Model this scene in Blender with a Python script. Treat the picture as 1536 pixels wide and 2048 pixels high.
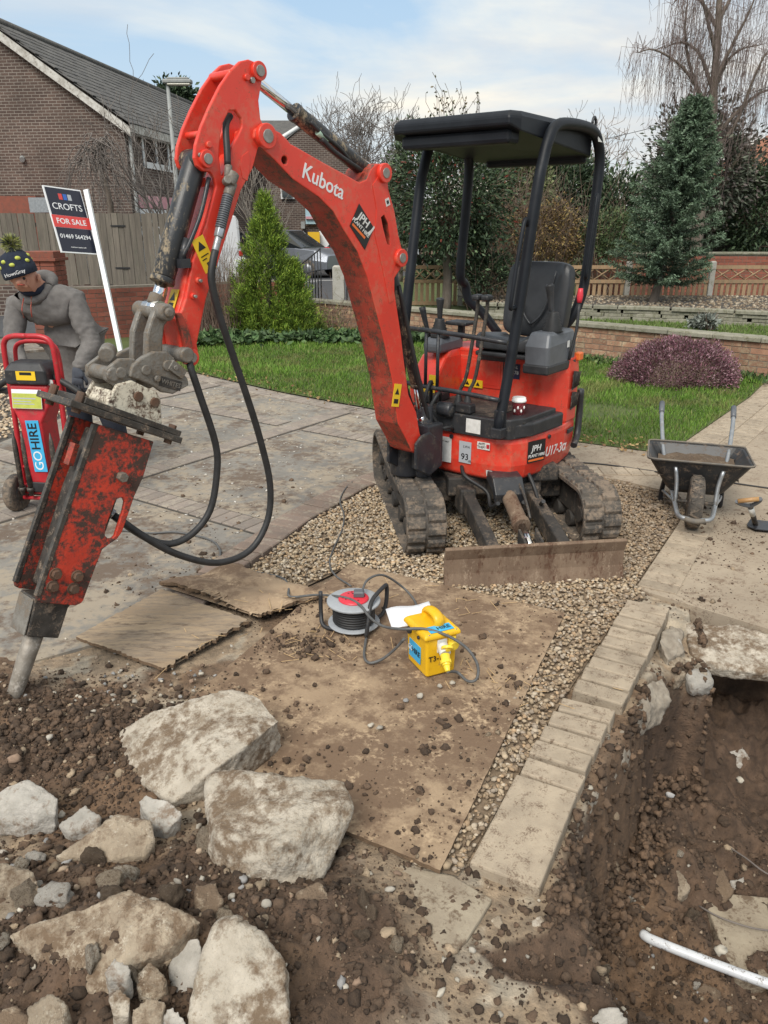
import bpy, bmesh, math, random
import numpy as np
from mathutils import Vector, Matrix, noise as mn

for o in list(bpy.data.objects): bpy.data.objects.remove(o)
S = bpy.context.scene
R = math.radians
PI = math.pi
random.seed(7)
RNG = np.random.default_rng(11)

# ------------------------------------------------------------------ camera
CAM_H, PITCH, FPX = 1.8, R(20.4), 1540.0
cd = bpy.data.cameras.new('camera')
cd.sensor_fit = 'VERTICAL'; cd.sensor_height = 36.0; cd.lens = 36.0 * FPX / 2048
cd.clip_start = 0.05; cd.clip_end = 2000
cam = bpy.data.objects.new('camera', cd); S.collection.objects.link(cam)
cam.location = (0, 0, CAM_H); cam.rotation_euler = (PI / 2 - PITCH, 0, 0)
S.camera = cam
S.render.resolution_x, S.render.resolution_y = 768, 1024

# ------------------------------------------------------------------ sky and light
SUN_EL, SUN_AZ = R(48), R(-158)          # azimuth from +Y, towards +X
W = bpy.data.worlds.new('World'); S.world = W; W.use_nodes = True
nt = W.node_tree; nt.nodes.clear()
def wn(t, **k):
    n = nt.nodes.new(t)
    for a, b in k.items(): setattr(n, a, b)
    return n
def wmath(op, a, b=None):
    n = wn('ShaderNodeMath', operation=op)
    for i, q in enumerate((a, b)):
        if q is None: continue
        if isinstance(q, (int, float)): n.inputs[i].default_value = q
        else: nt.links.new(q, n.inputs[i])
    return n.outputs[0]
wo = wn('ShaderNodeOutputWorld'); bg = wn('ShaderNodeBackground')
sky = wn('ShaderNodeTexSky'); sky.sky_type = 'NISHITA'; sky.sun_disc = False
sky.sun_elevation = SUN_EL; sky.sun_rotation = SUN_AZ; sky.air_density = 1.3; sky.dust_density = 1.5; sky.ozone_density = 1.5
tc = wn('ShaderNodeTexCoord'); sp = wn('ShaderNodeSeparateXYZ'); nt.links.new(tc.outputs['Generated'], sp.inputs[0])
zz = wmath('ADD', wmath('MAXIMUM', sp.outputs[2], 0.0), 0.16)
cb = wn('ShaderNodeCombineXYZ')
nt.links.new(wmath('DIVIDE', sp.outputs[0], zz), cb.inputs[0]); nt.links.new(wmath('DIVIDE', sp.outputs[1], zz), cb.inputs[1])
def wnoise(scale, detail, rough, dist, off, sx=1.0):
    mp = wn('ShaderNodeMapping'); mp.inputs['Location'].default_value = off; mp.inputs['Scale'].default_value = (sx, 1, 1)
    nt.links.new(cb.outputs[0], mp.inputs[0])
    n = wn('ShaderNodeTexNoise'); n.inputs['Scale'].default_value = scale; n.inputs['Detail'].default_value = detail
    n.inputs['Roughness'].default_value = rough; n.inputs['Distortion'].default_value = dist
    nt.links.new(mp.outputs[0], n.inputs['Vector']); return n.outputs[0]
def wramp(src, stops):
    r = wn('ShaderNodeValToRGB'); nt.links.new(src, r.inputs[0])
    e = r.color_ramp.elements
    e[0].position, e[0].color = stops[0][0], (*stops[0][1], 1)
    e[1].position, e[1].color = stops[-1][0], (*stops[-1][1], 1)
    for p, c in stops[1:-1]:
        q = e.new(p); q.color = (*c, 1)
    return r.outputs[0]
def wmix(f, a, b):
    m = wn('ShaderNodeMix', data_type='RGBA'); nt.links.new(f, m.inputs[0])
    for q, i in ((a, 6), (b, 7)):
        if isinstance(q, tuple): m.inputs[i].default_value = (*q, 1)
        else: nt.links.new(q, m.inputs[i])
    return m.outputs[2]
cover = wramp(wnoise(.62, 9, .56, .5, (3.1, 7.4, 0), .75), [(.37, (0, 0, 0)), (.57, (1, 1, 1))])
tone = wramp(wnoise(.85, 6, .55, .3, (9.7, 2.2, 1), .6), [(.36, (4.7, 5.1, 5.6)), (.50, (6.3, 6.4, 6.4)), (.62, (9.2, 8.5, 7.0))])
pale = wmix(wmath('MULTIPLY', wmath('SUBTRACT', 1.0, sp.outputs[2]), .25), sky.outputs[0], (7.6, 7.5, 7.0))
basec = wmix(wmath('ADD', .62, 0.0), pale, (3.0, 5.1, 7.5))
skyc = wmix(cover, basec, tone)
skyc = wmix(wmath('MULTIPLY', wmath('POWER', wmath('SUBTRACT', 1.0, wmath('MAXIMUM', sp.outputs[2], 0.0)), 7.0), .45), skyc, (8.9, 8.1, 6.7))
nt.links.new(skyc, bg.inputs[0]); bg.inputs[1].default_value = 0.078
nt.links.new(bg.outputs[0], wo.inputs[0])
sd = bpy.data.lights.new('sun', 'SUN'); sd.energy = 2.1; sd.angle = R(28); sd.color = (1, .95, .87)
sun = bpy.data.objects.new('sun', sd); S.collection.objects.link(sun)
sdir = Vector((math.sin(SUN_AZ) * math.cos(SUN_EL), math.cos(SUN_AZ) * math.cos(SUN_EL), math.sin(SUN_EL)))
sun.rotation_euler = (-sdir).to_track_quat('-Z', 'Y').to_euler()
S.view_settings.view_transform = 'Standard'; S.view_settings.look = 'None'; S.view_settings.gamma = 1
S.view_settings.use_curve_mapping = False; S.view_settings.exposure = 0.72

# ------------------------------------------------------------------ survey helpers: sight line of the survey camera -> point in the place
_c, _s = math.cos(PITCH), math.sin(PITCH)
def ray(x, y):
    u = (x - 768) / FPX; v = (1024 - y) / FPX
    return u, _c + v * _s, -_s + v * _c
def G(x, y, z=0.0):
    a, b, d = ray(x, y); t = (z - CAM_H) / d
    return Vector((a * t, b * t, z))
def AT(x, y, Y):
    a, b, d = ray(x, y); t = Y / b
    return Vector((a * t, Y, CAM_H + d * t))

# ------------------------------------------------------------------ materials
def nodes(m):
    m.use_nodes = True
    return m.node_tree, m.node_tree.nodes['Principled BSDF']
MATS = {}
def mat(name, c1, c2=None, s=6.0, rough=.6, metal=0.0, bump=0.0, bs=60.0, dirt=None, var=0.0, attr=None, contrast=.3,
        coord='Object', spec=.5, stretch=(1, 1, 1), bump2=0.0, bs2=8.0, dirt2=None, trans=0.0, bdist=.01, coat=0.0, rvar=0.0):
    """two-tone noise base + optional dirt layers (colour, amount 0..1, scale) + bump; var = per-object brightness change"""
    if name in MATS: return MATS[name]
    m = bpy.data.materials.new(name); t, b = nodes(m); N = t.nodes.new; LK = t.links.new
    tcn = N('ShaderNodeTexCoord'); mp = N('ShaderNodeMapping'); mp.inputs['Scale'].default_value = stretch
    LK(tcn.outputs[coord], mp.inputs[0]); vec = mp.outputs[0]
    oi = N('ShaderNodeObjectInfo')
    ofs = N('ShaderNodeVectorMath'); ofs.operation = 'MULTIPLY_ADD'
    LK(oi.outputs['Random'], ofs.inputs[0]); ofs.inputs[1].default_value = (17, 31, 23); LK(vec, ofs.inputs[2]); vec = ofs.outputs[0]
    def noise(scale, det=5.0, rg=.6):
        n = N('ShaderNodeTexNoise'); n.inputs['Scale'].default_value = scale; n.inputs['Detail'].default_value = det
        n.inputs['Roughness'].default_value = rg; LK(vec, n.inputs['Vector']); return n.outputs[0]
    def ramp(src, a, c):
        r = N('ShaderNodeMapRange'); r.inputs[1].default_value = a; r.inputs[2].default_value = c; LK(src, r.inputs[0]); return r.outputs[0]
    def mix(f, a, c, mode='MIX'):
        x = N('ShaderNodeMix'); x.data_type = 'RGBA'; x.blend_type = mode
        if isinstance(f, float): x.inputs[0].default_value = f
        else: LK(f, x.inputs[0])
        for q, i in ((a, 6), (c, 7)):
            if isinstance(q, tuple): x.inputs[i].default_value = (*q[:3], 1)
            else: LK(q, x.inputs[i])
        return x.outputs[2]
    if attr:
        at = N('ShaderNodeAttribute'); at.attribute_name = attr; col = at.outputs['Color']
        if c2 is not None: col = mix(1.0, col, mix(ramp(noise(s), .5 - contrast / 2, .5 + contrast / 2), c1, c2), 'MULTIPLY')
    elif c2 is None: col = None
    else: col = mix(ramp(noise(s), .5 - contrast / 2, .5 + contrast / 2), c1, c2)
    dm = None
    for dd in (dirt, dirt2):
        if dd:
            dc, amt, dscale = dd
            th_ = .5 + .26 * (.5 - amt); av = N('ShaderNodeMath'); av.operation = 'MULTIPLY_ADD'; LK(noise(dscale * 7, 4.0, .7), av.inputs[0]); av.inputs[1].default_value = .38
            s2n = N('ShaderNodeMath'); s2n.operation = 'MULTIPLY'; LK(noise(dscale, 8.0, .7), s2n.inputs[0]); s2n.inputs[1].default_value = .62; LK(s2n.outputs[0], av.inputs[2]); mk = ramp(av.outputs[0], th_ - .045, th_ + .045)
            col = mix(mk, col if col is not None else tuple(c1), tuple(dc)); dm = mk
    if var:
        mr = N('ShaderNodeMapRange'); mr.inputs[3].default_value = 1 - var; mr.inputs[4].default_value = 1 + var; LK(oi.outputs['Random'], mr.inputs[0])
        hs = N('ShaderNodeHueSaturation'); LK(mr.outputs[0], hs.inputs['Value'])
        if col is None: hs.inputs['Color'].default_value = (*c1, 1)
        else: LK(col, hs.inputs['Color'])
        col = hs.outputs[0]
    if col is None: b.inputs['Base Color'].default_value = (*c1, 1)
    else: LK(col, b.inputs['Base Color'])
    b.inputs['Roughness'].default_value = rough; b.inputs['Metallic'].default_value = metal
    b.inputs['Specular IOR Level'].default_value = spec
    if coat: b.inputs['Coat Weight'].default_value = coat; b.inputs['Coat Roughness'].default_value = .15
    if dm is not None:
        mr = N('ShaderNodeMapRange'); LK(dm, mr.inputs[0]); mr.inputs[3].default_value = rough; mr.inputs[4].default_value = max(rough, .85)
        LK(mr.outputs[0], b.inputs['Roughness'])
        if metal > .05:
            mr = N('ShaderNodeMapRange'); LK(dm, mr.inputs[0]); mr.inputs[3].default_value = metal; mr.inputs[4].default_value = 0
            LK(mr.outputs[0], b.inputs['Metallic'])
    elif rvar:
        mr = N('ShaderNodeMapRange'); LK(noise(s * 1.7), mr.inputs[0]); mr.inputs[1].default_value = .3; mr.inputs[2].default_value = .7
        mr.inputs[3].default_value = max(0, rough - rvar); mr.inputs[4].default_value = min(1, rough + rvar); LK(mr.outputs[0], b.inputs['Roughness'])
    nrm = None
    for bb, sc in ((bump2, bs2), (bump, bs)):
        if bb:
            bn = N('ShaderNodeBump'); bn.inputs['Strength'].default_value = bb; bn.inputs['Distance'].default_value = bdist
            LK(noise(sc, 6.0, .65), bn.inputs['Height'])
            if nrm: LK(nrm, bn.inputs['Normal'])
            nrm = bn.outputs[0]
    if nrm: LK(nrm, b.inputs['Normal'])
    if trans: b.inputs['Transmission Weight'].default_value = trans
    MATS[name] = m; return m

SOIL_C = (.085, .055, .037); DUST = (.27, .195, .13)
mat('red_paint', (.74, .052, .028), (.64, .042, .024), s=4, rough=.36, coat=.15, dirt=((.62, .10, .06), .36, 5), dirt2=((.30, .085, .05), .09, 18), bump=.03, bs=200)
mat('red_worn_shade', (.42, .048, .026), (.27, .038, .022), s=9, rough=.55, dirt=((.085, .04, .026), .40, 14), dirt2=((.26, .17, .09), .12, 40), bump=.15, bs=120)
mat('red_rusty', (.55, .048, .022), (.44, .038, .02), s=10, rough=.5, dirt=((.062, .036, .027), .56, 8), bump=.25, bs=70, metal=0)
mat('red_plain', (.50, .02, .03), (.38, .018, .026), s=12, rough=.4, dirt=((.20, .10, .07), .15, 22))
mat('red_orange', (.75, .10, .03), rough=.4)
mat('black_steel', (.018, .02, .024), (.032, .034, .04), s=9, rough=.38, dirt=((.10, .085, .068), .18, 16), bump=.05, bs=90)
mat('canopy_black', (.008, .010, .014), (.014, .017, .022), s=7, rough=.5, spec=.25)
mat('black_plastic', (.016, .017, .019), (.03, .031, .034), s=14, rough=.5, dirt=((.12, .10, .08), .08, 20), bump=.08, bs=300)
mat('seat_vinyl', (.022, .024, .027), (.035, .037, .041), s=12, rough=.42, bump=.12, bs=220)
mat('black_rubber', (.014, .0145, .015), (.026, .026, .027), s=20, rough=.55)
mat('grey_plastic', (.115, .125, .14), (.09, .098, .11), s=12, rough=.45)
mat('track_rubber', (.052, .047, .042), (.095, .082, .068), s=9, rough=.85, dirt=((.20, .155, .115), .42, 7), bump=.5, bs=60)
mat('frame_dark', (.022, .021, .020), (.05, .044, .038), s=12, rough=.75, dirt=((.13, .10, .075), .30, 10), bump=.2, bs=80)
mat('mud_steel', (.135, .088, .058), (.20, .14, .095), s=8, rough=.85, dirt=((.085, .04, .022), .28, 9), dirt2=((.27, .20, .14), .2, 20), bump=.35, bs=70, stretch=(1, 1, .5))
mat('hitch_steel', (.25, .235, .21), (.14, .125, .108), s=14, rough=.5, metal=.35, dirt=((.17, .135, .10), .34, 14), bump=.4, bs=80)
mat('rust_plate', (.12, .062, .036), (.075, .045, .03), s=14, rough=.75, dirt=((.10, .08, .06), .25, 22), bump=.3, bs=100)
mat('white_flaked', (.12, .066, .038), (.07, .042, .03), s=16, rough=.7, dirt=((.62, .57, .46), .58, 13), bump=.3, bs=90)
mat('steel_dark', (.085, .078, .07), (.045, .041, .037), s=16, rough=.5, metal=.4, dirt=((.2, .15, .11), .25, 25), bump=.2, bs=100)
mat('chisel_steel', (.33, .30, .26), (.22, .19, .155), s=18, rough=.55, metal=.35, dirt=((.42, .38, .33), .35, 14), bump=.3, bs=60)
mat('black_cyl', (.016, .017, .019), (.03, .031, .033), s=10, rough=.4, dirt=((.30, .24, .16), .30, 15), bump=.1, bs=90, stretch=(1, 1, .55))
mat('chrome', (.72, .73, .75), rough=.14, metal=1.0)
mat('galvanised', (.42, .44, .46), (.32, .34, .36), s=22, rough=.42, metal=.75, dirt=((.20, .16, .12), .15, 25))
mat('bolt_steel', (.34, .33, .31), (.24, .22, .2), s=30, rough=.45, metal=.6)
mat('yellow_label', (.80, .52, .02), rough=.45)
mat('white_label', (.72, .72, .70), (.60, .60, .57), s=40, rough=.5)
mat('black_label', (.012, .012, .013), rough=.4)
mat('blue_label', (.045, .37, .66), (.06, .43, .72), s=30, rough=.4)
mat('navy_label', (.02, .022, .06), rough=.4)
mat('sign_navy', (.013, .016, .032), rough=.35)
mat('sign_white', (.80, .81, .82), (.72, .73, .74), s=5, rough=.4)
mat('sign_red', (.62, .055, .05), rough=.4)
mat('sign_blue', (.03, .12, .45), rough=.4)
mat('sign_grey', (.4, .42, .45), rough=.4)
mat('orange_label', (.75, .16, .03), rough=.45)
mat('tf_yellow', (.80, .47, .012), (.72, .41, .012), s=12, rough=.38, dirt=((.36, .22, .05), .12, 18))
mat('plug_yellow', (.85, .62, .05), rough=.35)
mat('socket_white', (.66, .67, .64), (.55, .55, .52), s=30, rough=.4)
mat('reel_grey', (.30, .32, .34), (.36, .38, .40), s=15, rough=.5)
mat('reel_red', (.62, .035, .055), rough=.4)
mat('cable_grey', (.075, .078, .08), (.12, .12, .118), s=30, rough=.6)
mat('paper', (.78, .80, .84), (.70, .72, .76), s=30, rough=.7)
mat('cup_white', (.80, .79, .76), rough=.5)
mat('cup_red', (.22, .018, .03), (.30, .03, .04), s=90, rough=.5, dirt=((.7, .66, .6), .16, 150))
mat('concrete_block', (.40, .33, .245), (.29, .237, .176), s=9, rough=.9, dirt=((.15, .105, .07), .24, 22), bump=.3, bs=140, bump2=.3, bs2=30, var=.10, coord='Object')
mat('mortar', (.33, .29, .235), (.22, .185, .145), s=18, rough=.95, bump=.6, bs=60)
mat('path_concrete', (.37, .305, .228), (.295, .24, .178), s=3, rough=.9, dirt=((.20, .145, .10), .26, 7), dirt2=((.12, .08, .055), .16, 30), bump=.18, bs=150)
mat('drive_concrete', (.245, .23, .203), (.165, .154, .138), s=2.2, rough=.85, dirt=((.31, .262, .20), .45, 2.0), dirt2=((.135, .10, .074), .36, 3.0), bump=.12, bs=120, bump2=.1, bs2=14)
mat('drive_brick', (.27, .225, .19), (.225, .195, .17), s=8, rough=.88, dirt=((.33, .29, .235), .32, 6), bump=.2, bs=100, var=.14)
mat('edge_brick', (.26, .19, .15), (.21, .165, .135), s=8, rough=.88, dirt=((.33, .28, .22), .35, 7), bump=.25, bs=100, var=.2)
mat('joint_dark', (.05, .045, .04), (.085, .075, .062), s=20, rough=.95)
mat('gravel_dirt', (.24, .18, .12), (.17, .125, .085), s=30, rough=.95, bump=.5, bs=90)
mat('plywood', (.35, .255, .165), (.255, .18, .115), s=4, rough=.9, dirt=((.165, .108, .068), .58, 1.9), dirt2=((.44, .325, .21), .18, 7), bump=.4, bs=60, stretch=(1, 1, 1), bump2=.3, bs2=12)
mat('plywood_clean', (.38, .285, .185), (.29, .213, .138), s=5, rough=.9, dirt=((.25, .195, .14), .45, 4), dirt2=((.15, .105, .07), .22, 8), bump=.5, bs=50, stretch=(.35, 1.4, 1))
mat('ply_edge', (.12, .08, .05), (.19, .125, .075), s=50, rough=.95, bump=.4, bs=120)
mat('splinter', (.55, .39, .21), (.38, .25, .13), s=40, rough=.9, var=.25)
mat('rock_pale', (.52, .465, .385), (.375, .33, .265), s=14, rough=.95, dirt=((.17, .12, .078), .42, 4.0), dirt2=((.28, .225, .165), .24, 20), bump=.7, bs=75, bump2=.7, bs2=22, bdist=.014, coord='Object')
mat('rock_tan', (.40, .33, .245), (.27, .215, .155), s=14, rough=.95, dirt=((.16, .11, .07), .38, 5), dirt2=((.5, .44, .35), .12, 16), bump=.8, bs=55, bump2=.6, bs2=18, bdist=.02, var=.15)
mat('rock_grey', (.46, .43, .385), (.32, .30, .265), s=16, rough=.95, dirt=((.2, .15, .11), .26, 7), bump=.6, bs=70, bump2=.5, bs2=16, bdist=.015, var=.15)
mat('rock_soil', (.20, .143, .095), (.14, .097, .064), s=9, rough=.97, dirt=((.36, .29, .21), .2, 8), bump=.9, bs=60, bump2=.6, bs2=20, bdist=.02, var=.2)
mat('soil_attr', (1.25, 1.22, 1.18), (.74, .74, .74), s=26, rough=.97, attr='Col', bump=.8, bs=90, bump2=.6, bs2=22, bdist=.012)
mat('stone_attr', (1.1, 1.1, 1.1), (.85, .85, .85), s=60, rough=.85, attr='Col', bump=.2, bs=150)
mat('leaf_attr', (1.12, 1.12, 1.12), (.85, .85, .85), s=3, rough=.6, attr='Col', spec=.3)
mat('grass_attr', (1.1, 1.1, 1.1), (.85, .85, .85), s=1.5, rough=.65, attr='Col', spec=.25)
mat('bark', (.115, .09, .07), (.17, .14, .115), s=18, rough=.95, bump=.6, bs=40, stretch=(1, 1, .3))
mat('bark_pale', (.30, .265, .225), (.21, .18, .15), s=14, rough=.95, bump=.4, bs=40)
mat('twig_purple', (.19, .14, .13), (.26, .205, .185), s=3, rough=.9)
mat('twig_brown', (.16, .11, .085), (.21, .155, .115), s=5, rough=.9)
mat('twig_grey', (.14, .12, .11), (.20, .175, .155), s=5, rough=.9)
mat('wall_brick', (.33, .19, .12), (.26, .135, .085), s=9, rough=.92, dirt=((.40, .30, .195), .36, 4), dirt2=((.15, .13, .085), .16, 14), bump=.4, bs=70, var=.28)
mat('left_brick', (.27, .085, .055), (.22, .075, .05), s=9, rough=.9, dirt=((.15, .08, .06), .25, 10), bump=.3, bs=70, var=.18)
mat('wall_mortar', (.235, .20, .16), (.17, .15, .12), s=14, rough=.95)
mat('cap_stone', (.285, .27, .215), (.20, .195, .145), s=7, rough=.95, dirt=((.12, .115, .065), .28, 9), bump=.4, bs=60, var=.1)
mat('fence_old', (.125, .108, .088), (.185, .16, .128), s=7, rough=.95, dirt=((.095, .098, .07), .2, 5), bump=.3, bs=40, stretch=(3, 3, .25), var=.16)
mat('fence_picket', (.36, .245, .14), (.28, .185, .11), s=8, rough=.9, dirt=((.23, .20, .13), .24, 9), stretch=(2, 2, .4), var=.14)
mat('fence_dark', (.05, .04, .042), (.075, .062, .06), s=8, rough=.95, stretch=(3, 3, .3), var=.15)
mat('post_concrete', (.43, .415, .375), (.36, .345, .30), s=9, rough=.95, dirt=((.24, .23, .17), .25, 8), bump=.3, bs=60)
mat('black_iron', (.012, .013, .015), rough=.5)
mat('tile_roof', (.075, .073, .073), (.115, .11, .105), s=7, rough=.9, dirt=((.15, .15, .125), .25, 16), var=.2)
mat('white_upvc', (.72, .73, .72), (.62, .63, .62), s=5, rough=.4)
mat('fascia_dirty', (.60, .585, .54), (.38, .36, .32), s=6, rough=.7, dirt=((.2, .17, .14), .2, 12))
mat('window_glass', (.035, .045, .05), rough=.06, spec=.9)
mat('pink_panel', (.50, .23, .26), (.58, .33, .35), s=3, rough=.6)
mat('red_shutter', (.27, .035, .045), rough=.6)
mat('asphalt', (.052, .054, .06), (.075, .077, .083), s=6, rough=.9, bump=.3, bs=120)
mat('lawn_soil', (.062, .085, .024), (.09, .115, .033), s=2.5, rough=.95, bump=.4, bs=60)
mat('car_silver', (.23, .25, .285), rough=.28, metal=.5, coat=.6)
mat('car_dark', (.05, .055, .068), rough=.25, metal=.4, coat=.6)
mat('van_white', (.72, .73, .74), rough=.3, coat=.5)
mat('car_glass', (.015, .019, .022), rough=.05, spec=.9)
mat('lamp_red', (.55, .015, .02), rough=.2, coat=.5)
mat('skin', (.50, .25, .17), (.56, .30, .21), s=20, rough=.55)
mat('hoodie', (.175, .165, .158), (.135, .128, .122), s=26, rough=.95, bump=.35, bs=230, bump2=.5, bs2=9, bdist=.015)
mat('trousers', (.025, .03, .045), (.035, .042, .06), s=12, rough=.9, bump=.3, bs=12)
mat('glove', (.05, .058, .075), (.07, .08, .1), s=20, rough=.85)
mat('hat_navy', (.010, .016, .032), (.016, .023, .042), s=40, rough=.95, bump=.5, bs=150)
mat('hat_lime', (.48, .52, .10), (.40, .44, .08), s=30, rough=.95)
mat('pvc_pipe', (.62, .64, .66), (.55, .57, .60), s=9, rough=.35, dirt=((.10, .07, .05), .27, 26))
mat('barrow_black', (.017, .018, .02), (.028, .029, .031), s=8, rough=.42, dirt=((.15, .11, .08), .22, 12))
mat('barrow_rim', (.12, .11, .10), (.20, .17, .13), s=12, rough=.8)
mat('wood_handle', (.42, .25, .10), (.34, .19, .08), s=20, rough=.5)
mat('green_paint', (.30, .42, .33), (.24, .35, .28), s=6, rough=.7)
mat('orange_tile', (.34, .14, .075), (.27, .11, .06), s=8, rough=.9)
mat('lamp_grey', (.30, .31, .30), (.24, .25, .24), s=8, rough=.6)
mat('lamp_lens', (.55, .53, .43), rough=.3)
mat('yellow_box', (.72, .43, .02), rough=.5)
mat('shop_cyan', (.35, .50, .55), (.30, .44, .5), s=4, rough=.5)
mat('road_paint', (.7, .7, .68), rough=.8)
mat('pale_slab', (.34, .29, .215), (.25, .205, .15), s=9, rough=.9, dirt=((.14, .10, .066), .30, 12), bump=.4, bs=70)
def brick_mat(name, c1, c2, mortar, scale=1.0):
    m = bpy.data.materials.new(name); t, b = nodes(m); N = t.nodes.new; LK = t.links.new
    tcn = N('ShaderNodeTexCoord'); bt = N('ShaderNodeTexBrick'); LK(tcn.outputs['UV'], bt.inputs['Vector'])
    bt.inputs['Color1'].default_value = (*c1, 1); bt.inputs['Color2'].default_value = (*c2, 1); bt.inputs['Mortar'].default_value = (*mortar, 1)
    bt.inputs['Scale'].default_value = scale; bt.inputs['Brick Width'].default_value = .225; bt.inputs['Row Height'].default_value = .075
    bt.inputs['Mortar Size'].default_value = .010; bt.inputs['Mortar Smooth'].default_value = .2; bt.inputs['Bias'].default_value = -.1
    nz = N('ShaderNodeTexNoise'); nz.inputs['Scale'].default_value = 1.1; nz.inputs['Detail'].default_value = 6; LK(tcn.outputs['UV'], nz.inputs['Vector'])
    mr = N('ShaderNodeMapRange'); LK(nz.outputs[0], mr.inputs[0]); mr.inputs[1].default_value = .3; mr.inputs[2].default_value = .7; mr.inputs[3].default_value = .75; mr.inputs[4].default_value = 1.25
    hs = N('ShaderNodeHueSaturation'); LK(bt.outputs[0], hs.inputs['Color']); LK(mr.outputs[0], hs.inputs['Value']); LK(hs.outputs[0], b.inputs['Base Color'])
    bp = N('ShaderNodeBump'); bp.inputs['Strength'].default_value = .6; bp.inputs['Distance'].default_value = .012; bp.invert = True
    LK(bt.outputs['Fac'], bp.inputs['Height']); LK(bp.outputs[0], b.inputs['Normal']); b.inputs['Roughness'].default_value = .92
    MATS[name] = m
brick_mat('house_brick', (.075, .050, .041), (.115, .076, .060), (.23, .20, .17))

# ------------------------------------------------------------------ mesh building
COL = S.collection
def link(o, parent=None):
    COL.objects.link(o)
    if parent is not None: o.parent = parent
    return o
def tag(o, label=None, cat=None, group=None, kind=None):
    if label: o['label'] = label
    if cat: o['category'] = cat
    if group: o['group'] = group
    if kind: o['kind'] = kind
    return o
def thing(name, label, cat, loc=(0, 0, 0), rz=0.0, group=None):
    o = bpy.data.objects.new(name, None); o.location = loc; o.rotation_euler = (0, 0, rz); o.empty_display_size = .1
    link(o); return tag(o, label, cat, group)
def inst(name, me, parent, loc=(0, 0, 0), rot=(0, 0, 0), scale=(1, 1, 1)):
    o = bpy.data.objects.new(name, me); o.location = loc; o.rotation_euler = rot; o.scale = scale
    return link(o, parent)
def catmull(P, n=6):
    P = [Vector(p) for p in P]
    Q = [P[0] * 2 - P[1]] + P + [P[-1] * 2 - P[-2]]; out = []
    for i in range(1, len(Q) - 2):
        a, b, c, d = Q[i - 1:i + 3]
        for k in range(n):
            t = k / n
            out.append(.5 * ((2 * b) + (c - a) * t + (2 * a - 5 * b + 4 * c - d) * t * t + (3 * b - a - 3 * c + d) * t ** 3))
    out.append(P[-1]); return out
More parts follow.
